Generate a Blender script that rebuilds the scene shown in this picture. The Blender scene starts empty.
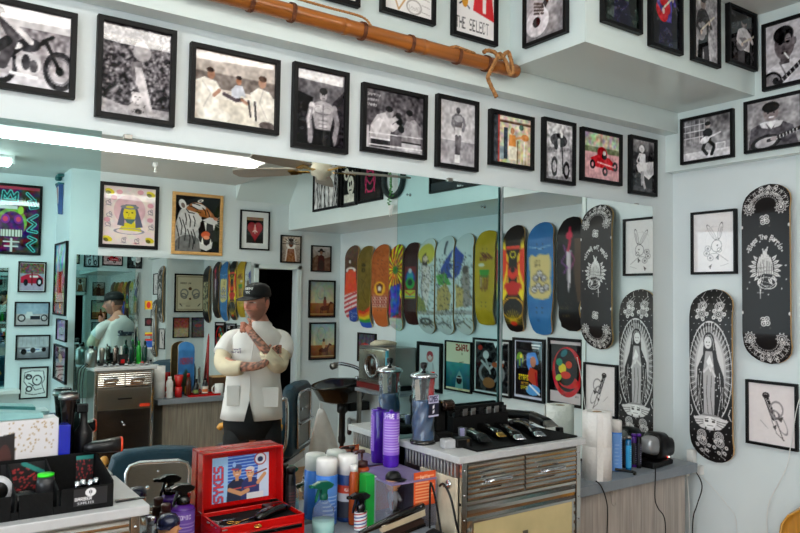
import bpy, math, random
import numpy as np
from mathutils import Vector, Matrix
random.seed(7); RNG = np.random.RandomState(7)
PI = math.pi
sc = bpy.context.scene
COL = sc.collection

# ------------------------------------------------------------------ camera
F, YAW, PITCH, ROLL, H = 716.98, math.radians(34.898), math.radians(2.4084), math.radians(0.7707), 1.68
_r0 = Vector((math.cos(YAW), -math.sin(YAW), 0)); _h = Vector((math.sin(YAW), math.cos(YAW), 0)); _z = Vector((0, 0, 1))
_f = _h*math.cos(PITCH) + _z*math.sin(PITCH); _u0 = -_h*math.sin(PITCH) + _z*math.cos(PITCH)
_r = _r0*math.cos(ROLL) + _u0*math.sin(ROLL); _u = _u0*math.cos(ROLL) - _r0*math.sin(ROLL)
cam = bpy.data.cameras.new('camera'); cam.sensor_width = 36; cam.lens = F/800*36; cam.clip_start = 0.05
co = bpy.data.objects.new('camera', cam); COL.objects.link(co)
co.matrix_world = Matrix(((_r.x, _u.x, -_f.x, 0), (_r.y, _u.y, -_f.y, 0), (_r.z, _u.z, -_f.z, H), (0, 0, 0, 1)))
sc.camera = co
def ray(px, py):
    return _r*((px-400)/F) - _u*((py-266.5)/F) + _f
def onY(px, py, y): w = ray(px, py); t = y/w.y; return Vector((w.x*t, y, H+w.z*t))
def onX(px, py, x): w = ray(px, py); t = x/w.x; return Vector((x, w.y*t, H+w.z*t))
def onZ(px, py, z): w = ray(px, py); t = (z-H)/w.z; return Vector((w.x*t, w.y*t, z))

# measurements of the shop, metres
YA = 2.152            # mirror wall
XB = 3.17             # right wall, short pier beside the mirror
XR = 3.70             # right wall, recessed part
XS = 3.11             # face of the soffit above the right wall
YC = -2.071           # opposite wall
YD = -2.72            # opposite wall, deeper part
ZC = 2.96             # ceiling
def vir(p): return Vector((p.x, 2*YA-p.y, p.z))   # a point seen in the mirror -> where it stands

# ------------------------------------------------------------------ world, lights, exposure
w = bpy.data.worlds.new('world'); sc.world = w; w.use_nodes = True
w.node_tree.nodes['Background'].inputs[0].default_value = (0.80, 0.90, 1.0, 1)
w.node_tree.nodes['Background'].inputs[1].default_value = 1.0
LAMP_A = 30.0
def area(name, loc, rot, sx, sy, e, col):
    l = bpy.data.lights.new(name, 'AREA'); l.shape = 'RECTANGLE'; l.size = sx; l.size_y = sy; l.energy = e; l.color = col
    o = bpy.data.objects.new(name, l); COL.objects.link(o); o.location = loc; o.rotation_euler = rot; return o
area('shop_window_daylight', (-2.42, -0.15, 1.55), (0, -PI/2, 0), 2.2, 3.2, 85, (0.86, 0.93, 1.0))
sc.view_settings.view_transform = 'Standard'; sc.view_settings.look = 'None'
sc.view_settings.gamma = 1; sc.view_settings.use_curve_mapping = False
sc.view_settings.exposure = 0.24
cy = sc.cycles
cy.use_denoising = True; cy.max_bounces = 14; cy.glossy_bounces = 8; cy.diffuse_bounces = 5; cy.transmission_bounces = 8; cy.transparent_max_bounces = 12
cy.sample_clamp_indirect = 4.0; cy.blur_glossy = 0.5

# ------------------------------------------------------------------ materials
def lin(c):
    c = np.asarray(c, dtype=float)
    return np.where(c <= 0.04045, c/12.92, ((c+0.055)/1.055)**2.4)
def hx(s): return tuple(int(s[i:i+2], 16)/255 for i in (0, 2, 4))
MATS = {}
def mat(name, col, rough=0.5, metal=0.0, var=0.06, scale=12.0, coat=0.0, bump=0.0, trans=0.0, ior=1.45, stretch=None, emit=0.0, alpha=1.0, col2=None, sheen=0, spec=0.5):
    if name in MATS: return MATS[name]
    m = bpy.data.materials.new(name); m.use_nodes = True; nt = m.node_tree; b = nt.nodes['Principled BSDF']
    if isinstance(col, str): col = hx(col)
    c = lin(col); b.inputs['Roughness'].default_value = rough; b.inputs['Metallic'].default_value = metal
    b.inputs['Coat Weight'].default_value = coat; b.inputs['Coat Roughness'].default_value = 0.04
    b.inputs['Transmission Weight'].default_value = trans; b.inputs['IOR'].default_value = ior
    b.inputs['Alpha'].default_value = alpha
    b.inputs['Specular IOR Level'].default_value = spec
    if sheen: b.inputs['Sheen Weight'].default_value = sheen
    if emit: b.inputs['Emission Color'].default_value = (*c, 1); b.inputs['Emission Strength'].default_value = emit
    tc = nt.nodes.new('ShaderNodeTexCoord'); mp = nt.nodes.new('ShaderNodeMapping'); n = nt.nodes.new('ShaderNodeTexNoise')
    nt.links.new(tc.outputs['Object'], mp.inputs[0]); nt.links.new(mp.outputs[0], n.inputs['Vector'])
    n.inputs['Scale'].default_value = scale; n.inputs['Detail'].default_value = 4
    if stretch: mp.inputs['Scale'].default_value = stretch
    r = nt.nodes.new('ShaderNodeValToRGB'); nt.links.new(n.outputs['Fac'], r.inputs[0])
    lo = c*(1-var*2); hi = np.clip(c*(1+var*2), 0, 1)
    if col2 is not None:
        lo = lin(hx(col2) if isinstance(col2, str) else col2); hi = c
    r.color_ramp.elements[0].position = 0.32; r.color_ramp.elements[1].position = 0.68
    r.color_ramp.elements[0].color = (*lo, 1); r.color_ramp.elements[1].color = (*hi, 1)
    nt.links.new(r.outputs[0], b.inputs['Base Color'])
    if bump:
        bp = nt.nodes.new('ShaderNodeBump'); bp.inputs['Strength'].default_value = bump; bp.inputs['Distance'].default_value = 0.01
        nt.links.new(n.outputs['Fac'], bp.inputs['Height']); nt.links.new(bp.outputs[0], b.inputs['Normal'])
    MATS[name] = m; return m
def attr_mat(name, rough=0.5, coat=0.0, metal=0.0):
    if name in MATS: return MATS[name]
    m = bpy.data.materials.new(name); m.use_nodes = True; nt = m.node_tree; b = nt.nodes['Principled BSDF']
    a = nt.nodes.new('ShaderNodeAttribute'); a.attribute_name = 'Col'
    nt.links.new(a.outputs['Color'], b.inputs['Base Color'])
    b.inputs['Roughness'].default_value = rough; b.inputs['Coat Weight'].default_value = coat; b.inputs['Coat Roughness'].default_value = 0.015
    b.inputs['Metallic'].default_value = metal
    if coat >= 1:
        n = nt.nodes.new('ShaderNodeTexNoise'); n.inputs['Scale'].default_value = 3.5; n.inputs['Detail'].default_value = 0
        bp = nt.nodes.new('ShaderNodeBump'); bp.inputs['Strength'].default_value = 0.09; bp.inputs['Distance'].default_value = 0.02
        g_ = nt.nodes.new('ShaderNodeNewGeometry'); nt.links.new(g_.outputs['Position'], n.inputs['Vector']); nt.links.new(n.outputs['Fac'], bp.inputs['Height']); nt.links.new(bp.outputs[0], b.inputs['Coat Normal'])
    MATS[name] = m; return m
def mirror_mat(name, col):
    m = bpy.data.materials.new(name); m.use_nodes = True; nt = m.node_tree; b = nt.nodes['Principled BSDF']
    b.inputs['Base Color'].default_value = (*col, 1); b.inputs['Metallic'].default_value = 1; b.inputs['Roughness'].default_value = 0.0
    n = nt.nodes.new('ShaderNodeTexNoise'); n.inputs['Scale'].default_value = 1.3; bp = nt.nodes.new('ShaderNodeBump')
    bp.inputs['Strength'].default_value = 0.0008; nt.links.new(n.outputs['Fac'], bp.inputs['Height'])
    MATS[name] = m; return m
M_WALL = mat('mint_paint', (0.85, 0.885, 0.89), 0.42, var=0.012, scale=3, bump=0.02)
M_CEIL = mat('ceiling_paint', (0.84, 0.87, 0.86), 0.5, var=0.012, scale=3)
M_TRIM = mat('gloss_trim_paint', (0.84, 0.89, 0.88), 0.22, var=0.01, scale=3)
M_FRAME = mat('black_frame_wood', (0.02, 0.018, 0.022), 0.5, spec=0.25, var=0.1, scale=40)
M_BLACK = mat('black_plastic', (0.025, 0.025, 0.028), 0.35, spec=0.35, var=0.1, scale=40)
M_BLACKM = mat('matt_black_rubber', (0.028, 0.028, 0.03), 0.75, spec=0.25, var=0.1, scale=60, bump=0.1)
M_BGLOSS = mat('gloss_black_plastic', (0.02, 0.02, 0.024), 0.12, var=0.05, coat=0.5)
M_CHROME = mat('chrome', (0.82, 0.83, 0.85), 0.08, 1.0, var=0.01)
M_STEEL = mat('brushed_steel', (0.60, 0.59, 0.57), 0.28, 1.0, var=0.05, scale=60, stretch=(1, 1, 14))
M_WHITE = mat('white_plastic', (0.88, 0.88, 0.87), 0.35, var=0.01)
M_PAPER = mat('paper_towel', (0.93, 0.92, 0.91), 0.9, var=0.01, scale=90, bump=0.3)
M_MAT = mat('mat_board', (0.88, 0.88, 0.87), 0.8, var=0.01)
M_RED = mat('red_enamel', (0.72, 0.03, 0.03), 0.22, var=0.04, coat=0.4)
M_GOLD = mat('gold_metal', (0.86, 0.66, 0.32), 0.2, 1.0, var=0.05)
M_VINYL = mat('dark_blue_vinyl', (0.10, 0.235, 0.30), 0.33, var=0.06, scale=30)
M_GREYTOP = mat('light_grey_laminate', (0.74, 0.745, 0.75), 0.4, var=0.02, scale=40)
M_COUNTER = mat('grey_laminate', (0.50, 0.53, 0.56), 0.42, var=0.02, scale=40)
M_PLY = mat('maple_ply', (0.78, 0.62, 0.42), 0.5, var=0.08, stretch=(1, 1, 12))

# ------------------------------------------------------------------ mesh building
class MB:
    def __init__(s): s.v = []; s.f = []; s.m = []; s.s = []
    def add(s, vs, fs, mi=0, sm=False):
        o = len(s.v); s.v += [tuple(v) for v in vs]
        for f in fs: s.f.append([i+o for i in f]); s.m.append(mi); s.s.append(sm)
        return s
    def box(s, x0, x1, y0, y1, z0, z1, mi=0, R=None):
        if x0 > x1: x0, x1 = x1, x0
        if y0 > y1: y0, y1 = y1, y0
        if z0 > z1: z0, z1 = z1, z0
        v = [Vector(p) for p in ((x0,y0,z0),(x1,y0,z0),(x1,y1,z0),(x0,y1,z0),(x0,y0,z1),(x1,y0,z1),(x1,y1,z1),(x0,y1,z1))]
        if R is not None: v = [R @ p for p in v]
        return s.add(v, [(3,2,1,0),(4,5,6,7),(0,1,5,4),(1,2,6,5),(2,3,7,6),(3,0,4,7)], mi)
    def lathe(s, prof, n=24, c=(0,0,0), mi=0, axis='z', sm=True, R=None):
        vs = []; fs = []
        for r, z in prof:
            for k in range(n):
                a = 2*PI*k/n; p = (r*math.cos(a), r*math.sin(a), z)
                if axis == 'x': p = (z, p[0], p[1])
                if axis == 'y': p = (p[0], -z, p[1])
                p = Vector(p)
                if R is not None: p = R @ p
                vs.append(p+Vector(c))
        for i in range(len(prof)-1):
            for k in range(n):
                a = i*n+k; b = i*n+(k+1) % n; fs.append((a, b, b+n, a+n))
        if prof[0][0] > 1e-5: fs.append(tuple(range(n))[::-1])
        if prof[-1][0] > 1e-5: fs.append(tuple(range((len(prof)-1)*n, len(prof)*n)))
        return s.add(vs, fs, mi, sm)
    def tube(s, pts, r, n=8, mi=0, sm=True, cap=True):
        pts = [Vector(p) for p in pts]; vs = []; fs = []; N = len(pts)
        rr = r if isinstance(r, (list, tuple)) else [r]*N
        t = (pts[1]-pts[0]).normalized(); up = Vector((0,0,1)) if abs(t.z) < 0.9 else Vector((1,0,0))
        a = t.cross(up).normalized()
        for i in range(N):
            t = ((pts[min(i+1, N-1)]-pts[max(i-1, 0)])).normalized()
            a = (a - t*a.dot(t)).normalized(); b = t.cross(a)
            for k in range(n):
                q = 2*PI*k/n; vs.append(pts[i]+(a*math.cos(q)+b*math.sin(q))*rr[i])
        for i in range(N-1):
            for k in range(n):
                p = i*n+k; q = i*n+(k+1) % n; fs.append((p, q, q+n, p+n))
        if cap: fs.append(tuple(range(n))[::-1]); fs.append(tuple(range((N-1)*n, N*n)))
        return s.add(vs, fs, mi, sm)
    def prism(s, poly, a, b, plane='xz', mi=0, sm=False):
        n = len(poly)
        def P(p, d):
            return {'xz': (p[0], d, p[1]), 'xy': (p[0], p[1], d), 'yz': (d, p[0], p[1])}[plane]
        vs = [P(p, a) for p in poly]+[P(p, b) for p in poly]
        fs = [tuple(range(n)), tuple(range(n, 2*n))[::-1]]
        s.add(vs, fs, mi, False); o = len(s.v)-2*n
        for k in range(n):
            s.f.append([o+(k+1) % n, o+k, o+k+n, o+(k+1) % n+n]); s.m.append(mi); s.s.append(sm)
        return s
    def loft(s, rings, mi=0, sm=True, cap=True):
        n = len(rings[0]); vs = [p for r in rings for p in r]; fs = []
        for i in range(len(rings)-1):
            for k in range(n):
                p = i*n+k; q = i*n+(k+1) % n; fs.append((p, q, q+n, p+n))
        if cap: fs.append(tuple(range(n))[::-1]); fs.append(tuple(range((len(rings)-1)*n, len(rings)*n)))
        return s.add(vs, fs, mi, sm)
    def build(s, name, mats, parent=None, bevel=0.0, loc=None, rot=None, seg=2):
        me = bpy.data.meshes.new(name); me.from_pydata([tuple(v) for v in s.v], [], s.f)
        mats = mats if isinstance(mats, (list, tuple)) else [mats]
        for m in mats: me.materials.append(m)
        for p, mi, sm in zip(me.polygons, s.m, s.s): p.material_index = mi; p.use_smooth = sm
        me.update()
        o = bpy.data.objects.new(name, me); COL.objects.link(o)
        if parent is not None: o.parent = parent
        if loc is not None: o.location = loc
        if rot is not None: o.rotation_euler = rot
        if bevel:
            b = o.modifiers.new('b', 'BEVEL'); b.width = bevel; b.segments = seg; b.limit_method = 'ANGLE'; b.angle_limit = math.radians(50)
        return o
def rbox(x0, x1, y0, y1, z0, z1): return MB().box(x0, x1, y0, y1, z0, z1)
def tag(o, label=None, cat=None, group=None, kind=None):
    if label: o['label'] = label
    if cat: o['category'] = cat
    if group: o['group'] = group
    if kind: o['kind'] = kind
    return o
def thing(name, label, cat, loc=(0,0,0), rz=0, group=None):
    o = bpy.data.objects.new(name, None); o.empty_display_size = 0.05; COL.objects.link(o)
    o.location = loc; o.rotation_euler = (0, 0, rz); return tag(o, label, cat, group)
KIDS = {}
def dup(root, loc, rz, label, group=None):
    def rec(o, par):
        c = o.copy(); COL.objects.link(c); c.parent = par
        for ch in [q for q in bpy.data.objects if q.parent == o]: rec(ch, c)
        return c
    r = rec(root, None); r.location = loc; r.rotation_euler = (0, 0, rz); r['label'] = label
    if group: r['group'] = group
    return r
def struct(name, mb, m, bevel=0): o = mb.build(name, m, bevel=bevel); o['kind'] = 'structure'; return o
def ring_mb(w, h, b, d0, d1):
    """rectangular frame in local XZ, centred, bars b wide, from y=d0 (front) to y=d1"""
    mb = MB(); W, Hh = w/2, h/2; w2, h2 = W-b, Hh-b
    o = [(-W,-Hh),(W,-Hh),(W,Hh),(-W,Hh)]; i = [(-w2,-h2),(w2,-h2),(w2,h2),(-w2,h2)]
    vs = [(x, d0, z) for x, z in o]+[(x, d0, z) for x, z in i]+[(x, d1, z) for x, z in o]+[(x, d1, z) for x, z in i]
    fs = []
    for k in range(4):
        j = (k+1) % 4
        fs += [(k, j, j+4, k+4), (k+8, k+12, j+12, j+8), (k, k+8, j+8, j), (k+4, j+4, j+12, k+12)]
    mb.add(vs, fs); return mb

# ------------------------------------------------------------------ painting pictures onto fine vertex grids
G57 = {}
for ch, rows in {
 'A':'0E11111F111111','B':'1E11111E11111E','C':'0E11101010110E','D':'1E11111111111E','E':'1F10101E10101F','F':'1F10101E101010',
 'G':'0E11101713110F','H':'1111111F111111','I':'0E04040404040E','J':'0702020202120C','K':'11121418141211','L':'1010101010101F',
 'M':'111B1515111111','N':'11191513111111','O':'0E11111111110E','P':'1E11111E101010','Q':'0E11111115120D','R':'1E11111E141211',
 'S':'0F10100E01011E','T':'1F040404040404','U':'1111111111110E','V':'11111111110A04','W':'11111115151B11','X':'11110A040A1111',
 'Y':'11110A04040404','Z':'1F01020408101F','&':'0C12140815120D','0':'0E11131519110E','1':'040C040404040E','3':'1F02040201110E','.':'00000000000C0C',
 'a':'00000E010F110F','b':'10101E1111111E','e':'00000E111F100E','h':'10101619111111','i':'04000C0404040E','l':'0C04040404040E',
 'o':'00000E1111110E','r':'00001619101010','s':'00000F100E011E','n':'00001619111111','t':'08081C0808090E','u':'0000111111130D','v':'000011110A0A04','c':'00000E1010110E','y':'000011110F010E','k':'10101214181412','g':'00000F110F010E','d':'01010F1111110F','m':'00001A15151515','p':'00001E111E1010','f':'0609081C080808','w':'0000111115150A',"'":'04040000000000','-':'0000001F000000'}.items():
    G57[ch] = [int(rows[i:i+2], 16) for i in range(0, 14, 2)]
class Cv:
    """a picture; x,y run 0..1 from the top left corner"""
    def __init__(s, w, h, bg='ffffff'):
        s.w, s.h = int(w), int(h); s.W, s.H = s.w*2, s.h*2
        s.a = np.ones((s.H, s.W, 3))*np.array(hx(bg) if isinstance(bg, str) else bg)
        s.Y, s.X = np.mgrid[0:s.H, 0:s.W]; s.X = (s.X+0.5)/s.W; s.Y = (s.Y+0.5)/s.H; s.mn = min(s.W, s.H)
    def put(s, m, c, al=1.0):
        c = np.array(hx(c) if isinstance(c, str) else c); m = (m*al)[..., None] if m.dtype != bool else (m.astype(float)*al)[..., None]
        s.a = s.a*(1-m)+c*m; return s
    def rect(s, x0, y0, x1, y1, c, al=1.0): return s.put((s.X >= x0) & (s.X < x1) & (s.Y >= y0) & (s.Y < y1), c, al)
    def ell(s, x, y, rx, ry, c, rot=0, al=1.0, ring=0):
        dx = (s.X-x)*s.W; dy = (s.Y-y)*s.H; q = math.radians(rot); u = dx*math.cos(q)+dy*math.sin(q); v = -dx*math.sin(q)+dy*math.cos(q)
        d = np.sqrt((u/(rx*s.W))**2+(v/(ry*s.H))**2)
        return s.put((d < 1) if not ring else (np.abs(d-1) < ring), c, al)
    def poly(s, pts, c, al=1.0):
        m = np.zeros((s.H, s.W), bool); n = len(pts)
        for i in range(n):
            x0, y0 = pts[i]; x1, y1 = pts[(i+1) % n]
            if y0 == y1: continue
            m ^= ((s.Y >= min(y0, y1)) & (s.Y < max(y0, y1)) & (s.X < (s.Y-y0)*(x1-x0)/(y1-y0)+x0))
        return s.put(m, c, al)
    def line(s, pts, wd, c, al=1.0):
        m = np.zeros((s.H, s.W), bool); r = max(wd*s.mn/2, 0.6)
        for (x0, y0), (x1, y1) in zip(pts[:-1], pts[1:]):
            ax, ay, bx, by = x0*s.W, y0*s.H, x1*s.W, y1*s.H; dx, dy = bx-ax, by-ay; L = dx*dx+dy*dy+1e-9
            i0 = max(0, int(min(ay, by)-r-1)); i1 = int(max(ay, by)+r+2); j0 = max(0, int(min(ax, bx)-r-1)); j1 = int(max(ax, bx)+r+2)
            if i1 <= 0 or j1 <= 0: continue
            px = s.X[i0:i1, j0:j1]*s.W-ax; py = s.Y[i0:i1, j0:j1]*s.H-ay
            t = np.clip((px*dx+py*dy)/L, 0, 1)
            m[i0:i1, j0:j1] |= ((px-t*dx)**2+(py-t*dy)**2 < r*r)
        return s.put(m, c, al)
    def grad(s, y0, y1, c0, c1):
        t = np.clip((s.Y-y0)/(y1-y0), 0, 1); m = (s.Y >= y0) & (s.Y < y1); c0 = np.array(hx(c0)); c1 = np.array(hx(c1))
        s.a[m] = (c0+(c1-c0)*t[..., None])[m]; return s
    def noise(s, amp, n=20, x0=0, y0=0, x1=1, y1=1, mono=True, seed=None):
        rg = np.random.RandomState(seed) if seed is not None else RNG
        ny = max(2, int(n*s.H/s.W)); g = rg.rand(ny+2, n+2, 1 if mono else 3)*2-1
        yy = s.Y*ny; xx = s.X*n; iy = yy.astype(int); ix = xx.astype(int); fy = (yy-iy)[..., None]; fx = (xx-ix)[..., None]
        v = (g[iy, ix]*(1-fx)+g[iy, ix+1]*fx)*(1-fy)+(g[iy+1, ix]*(1-fx)+g[iy+1, ix+1]*fx)*fy
        m = ((s.X >= x0) & (s.X <= x1) & (s.Y >= y0) & (s.Y <= y1))[..., None]
        s.a = np.clip(s.a+v*amp*m, 0, 1); return s
    def text(s, t, x, y, h, c, wf=0.72, bold=0.0, rot=0, al=1.0):
        """h = cap height in picture heights; x,y = top left; rot in degrees"""
        ph = h*s.H/7; pw = ph*wf; cx, cy_ = x*s.W, y*s.H; q = math.radians(rot); ca, sa = math.cos(q), math.sin(q); m = np.zeros((s.H, s.W), bool)
        XX = s.X*s.W-cx; YY = s.Y*s.H-cy_; u = (XX*ca+YY*sa)/pw; v = (-XX*sa+YY*ca)/ph
        k = 0
        for chh in t:
            g = G57.get(chh)
            if g:
                uu = u-k
                inside = (uu > -0.5) & (uu < 5.5) & (v > -0.5) & (v < 7.5)
                if inside.any():
                    for r_ in range(7):
                        for b_ in range(5):
                            if g[r_] >> (4-b_) & 1: m |= (uu > b_-bold) & (uu < b_+1+bold) & (v > r_-bold) & (v < r_+1+bold)
            k += 6
        return s.put(m, c, al)
    def arc_text(s, t, cx, cy_, r, a0, a1, h, c, bold=0.12):
        n = len(t)
        for i, chh in enumerate(t):
            a = math.radians(a0+(a1-a0)*i/(n-1)); R = r*s.W
            px = (cx*s.W+R*math.sin(a)); py = (cy_*s.H-R*math.cos(a)); hh = h*s.H; ww = hh/7*0.72*5
            q = a; px -= ww/2*math.cos(q); py -= ww/2*math.sin(q)
            s.text(chh, px/s.W, py/s.H, h, c, bold=bold, rot=math.degrees(q))
        return s
    def out(s): return s.a.reshape(s.h, 2, s.w, 2, 3).mean((1, 3))
    def samp(s, u, v):
        o = s.out(); x = np.clip(u*s.w-0.5, 0, s.w-1.001); y = np.clip(v*s.h-0.5, 0, s.h-1.001); i = y.astype(int); j = x.astype(int)
        i2 = np.minimum(i+1, s.h-1); j2 = np.minimum(j+1, s.w-1); fy = (y-i)[..., None]; fx = (x-j)[..., None]
        return (o[i, j]*(1-fx)+o[i, j2]*fx)*(1-fy)+(o[i2, j]*(1-fx)+o[i2, j2]*fx)*fy
def setcol(me, cols):
    a = me.color_attributes.new('Col', 'FLOAT_COLOR', 'POINT'); c = np.ones((len(me.vertices), 4), np.float32); c[:, :3] = lin(cols)
    a.data.foreach_set('color', c.ravel())
def grid_obj(name, P, cols, m, parent=None, smooth=True, extra=None):
    """P: (h,w,3) vertex positions, cols same shape"""
    h, w_ = P.shape[:2]; idx = np.arange(h*w_).reshape(h, w_)
    f = np.stack([idx[1:, :-1], idx[1:, 1:], idx[:-1, 1:], idx[:-1, :-1]], -1).reshape(-1, 4)
    me = bpy.data.meshes.new(name); me.from_pydata(P.reshape(-1, 3).tolist(), [], f.tolist()); me.materials.append(m)
    me.polygons.foreach_set('use_smooth', [smooth]*len(f)); setcol(me, cols.reshape(-1, 3)); me.update()
    o = bpy.data.objects.new(name, me); COL.objects.link(o)
    if parent is not None: o.parent = parent
    return o
M_PRINT = attr_mat('glazed_print', 0.5, 1.0); M_PRINT.node_tree.nodes['Principled BSDF'].inputs['Specular IOR Level'].default_value = 0.0; M_SHEET = attr_mat('printed_sheet', 0.55, 0.0); M_DECK = attr_mat('printed_deck', 0.38, 0.0); M_DECK.node_tree.nodes['Principled BSDF'].inputs['Specular IOR Level'].default_value = 0.3
def sheet(name, cv, w_, h_, m=None, parent=None, loc=(0,0,0), rot=None, thick=0.0):
    """flat picture w_ x h_ in local XZ facing -Y, centred"""
    x = (np.linspace(-0.5, 0.5, cv.w))*w_; z = (0.5-np.linspace(0, 1, cv.h))*h_
    X, Z = np.meshgrid(x, z); P = np.stack([X, np.zeros_like(X), Z], -1)
    o = grid_obj(name, P, cv.out(), m or M_PRINT, parent, False); o.location = loc
    if rot: o.rotation_euler = rot
    return o
def wrap(name, cv, r, z0, z1, a0, a1, m=None, parent=None, loc=(0,0,0)):
    """printed label wrapped round a cylinder, a in degrees, -90 faces -Y"""
    A = np.radians(np.linspace(a0, a1, cv.w)); Zs = np.linspace(z1, z0, cv.h); AA, ZZ = np.meshgrid(A, Zs)
    P = np.stack([r*np.cos(AA), r*np.sin(AA), ZZ], -1); o = grid_obj(name, P, cv.out(), m or M_SHEET, parent); o.location = loc; return o

# ------------------------------------------------------------------ the room
M_FLOOR = mat('oak_floor', (0.60, 0.42, 0.25), 0.35, var=0.14, scale=3, stretch=(1, 9, 1))
struct('floor', rbox(-2.5, 3.8, -4.2, 2.3, -0.1, 0), M_FLOOR)
struct('ceiling', rbox(-2.4, 3.8, -2.9, 2.3, ZC, ZC+0.1), M_CEIL)
struct('wall_back', rbox(-2.4, 3.8, YA+0.006, YA+0.12, 0, ZC), M_WALL)
struct('trim_1', rbox(-2.3, XS, 2.085, YA+0.006, 2.50, ZC), M_TRIM)                  # bulkhead over the mirror
struct('trim_2', rbox(1.98, XS, 1.70, 2.085, 2.60, ZC), M_TRIM)                      # boxed duct
struct('wall_right', rbox(XB, 3.8, 1.525, YA+0.006, 0, 2.315), M_WALL)
struct('wall_right_recess', rbox(XR, 3.8, -2.17, 1.525, 0, 2.315), M_WALL)
struct('trim_3', rbox(XS, 3.8, -2.9, YA+0.006, 2.315, ZC), M_TRIM)                   # soffit over the right wall
wc = MB(); wc.box(1.13, 2.80, YC-0.1, YC, 0, ZC).box(3.21, 3.8, YC-0.1, YC, 0, ZC).box(2.80, 3.21, YC-0.1, YC, 1.93, ZC)
struct('wall_front', wc, M_WALL)
struct('wall_front_recess', MB().box(-2.4, 1.13, YD-0.1, YD, 0, ZC).box(1.13, 1.23, YD-0.1, YC-0.1, 0, ZC), M_WALL)
wl = MB(); wl.box(-2.4, -2.3, YD, -1.75, 0, ZC).box(-2.4, -2.3, 1.45, 2.16, 0, ZC).box(-2.4, -2.3, -1.75, 1.45, 0, 0.45).box(-2.4, -2.3, -1.75, 1.45, 2.65, ZC)
struct('wall_left', wl, M_WALL)
wf = MB(); wf.box(-2.38, -2.32, -1.75, 1.45, 0.45, 0.52).box(-2.38, -2.32, -1.75, 1.45, 2.58, 2.65)
for y in (-1.75, -0.7, 0.34, 1.38): wf.box(-2.38, -2.32, y, y+0.07, 0.52, 2.58)
struct('window_1', wf, M_BLACK)
struct('trim_4', rbox(-2.3, 2.55, YD, -0.30, 2.70, ZC), M_CEIL)              # lower part of the ceiling at the back
sl = MB(); sl.prism([(YC, 2.565), (YC+0.33, ZC), (YC, ZC)], 2.56, XS, 'yz'); struct('trim_5', sl, M_TRIM)   # sloping boxing
dr = MB(); dr.box(2.755, 2.80, YC, YC+0.02, 0, 1.975).box(3.21, 3.255, YC, YC+0.02, 0, 1.975).box(2.755, 3.255, YC, YC+0.02, 1.93, 1.975)
struct('door_1', dr, M_TRIM, 0.003)
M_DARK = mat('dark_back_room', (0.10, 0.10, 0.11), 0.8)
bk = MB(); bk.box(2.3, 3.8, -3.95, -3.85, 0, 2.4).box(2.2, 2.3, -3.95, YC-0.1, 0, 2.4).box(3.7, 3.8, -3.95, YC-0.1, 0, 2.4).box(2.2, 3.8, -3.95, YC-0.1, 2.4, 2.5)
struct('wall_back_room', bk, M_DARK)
struct('baseboard_front', MB().box(1.13, 2.755, YC, YC+0.012, 0, 0.1), M_TRIM)
# thin edge casing at the pier corner and seams in the bulkhead
struct('trim_6', rbox(XB-0.008, XB, 1.525, 1.55, 0, 2.315), M_TRIM)

# mirrors
mirror_mat('mirror_clear', (0.80, 0.86, 0.835)); mirror_mat('mirror_teal', (0.52, 0.76, 0.755))
M_GEDGE = mat('mirror_edge', (0.20, 0.32, 0.31), 0.3)
def mirror(name, x0, x1, z0, z1, y, face, m, label, grp):
    mb = MB(); s = -1 if face < 0 else 1
    mb.box(x0, x1, y, y-s*0.005, z0, z1, 1)
    k = [i for i, f in enumerate(mb.f) if all(abs(mb.v[j][1]-y) < 1e-6 for j in f)][0]; mb.m[k] = 0
    o = mb.build(name, [MATS[m], M_GEDGE]); return tag(o, label, 'mirror', grp)
def lean(o, ax, az):
    c = Vector((1.95, YC+0.008, 0.82)); o.matrix_world = Matrix.Translation(c+Vector((0, 0.05, 0))) @ Matrix.Rotation(-az, 4, 'Z') @ Matrix.Rotation(ax, 4, 'X') @ Matrix.Translation(-c)
xs = [onY(px, 300, YA).x for px in (96.3, 396.5, 500, 649.5)]
ZM = 2.132
mirror('wall_mirror', -0.75, xs[0]-0.001, 0.89, ZM+0.006, YA-0.008, -1, 'mirror_teal', 'teal tinted wall mirror panel standing slightly proud, left of the others', 'mirrors over the counter')
mirror('wall_mirror', xs[0], xs[1]-0.001, 0.89, ZM, YA, -1, 'mirror_clear', 'widest clear wall mirror panel, the one reflecting the standing man', 'mirrors over the counter')
mirror('wall_mirror', xs[1], xs[2]-0.001, 0.89, ZM, YA, -1, 'mirror_teal', 'narrow teal tinted wall mirror panel between two clear ones', 'mirrors over the counter')
m4 = mirror('wall_mirror', xs[2], xs[3], 0.89, ZM, YA-0.016, -1, 'mirror_clear', 'clear wall mirror panel beside the right corner, above the paper towels', 'mirrors over the counter')
c4 = Vector((xs[2], YA, 0)); m4.matrix_world = Matrix.Translation(c4) @ Matrix.Rotation(-0.004, 4, 'Z') @ Matrix.Translation(-c4)
m1 = mirror('wall_mirror', 1.18, 1.655, 0.82, 1.99, YC+0.008, 1, 'mirror_teal', 'teal tinted mirror panel on the opposite wall above the steel cabinet', 'mirrors on the opposite wall')
m2 = mirror('wall_mirror', 1.656, 2.715, 0.82, 1.99, YC+0.008, 1, 'mirror_clear', 'clear mirror panel on the opposite wall beside the dark doorway', 'mirrors on the opposite wall')
m0 = onY(7, 300, 2*YA-YD-.01)
mirror('wall_mirror', m0.x-.6, m0.x, vir(onY(4, 388, 2*YA-YD)).z, vir(onY(4, 268, 2*YA-YD)).z, YD+.008, 1, 'mirror_teal', 'small mirror at the far left of the alcove above a white shelf', 'mirrors on the opposite wall')
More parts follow.
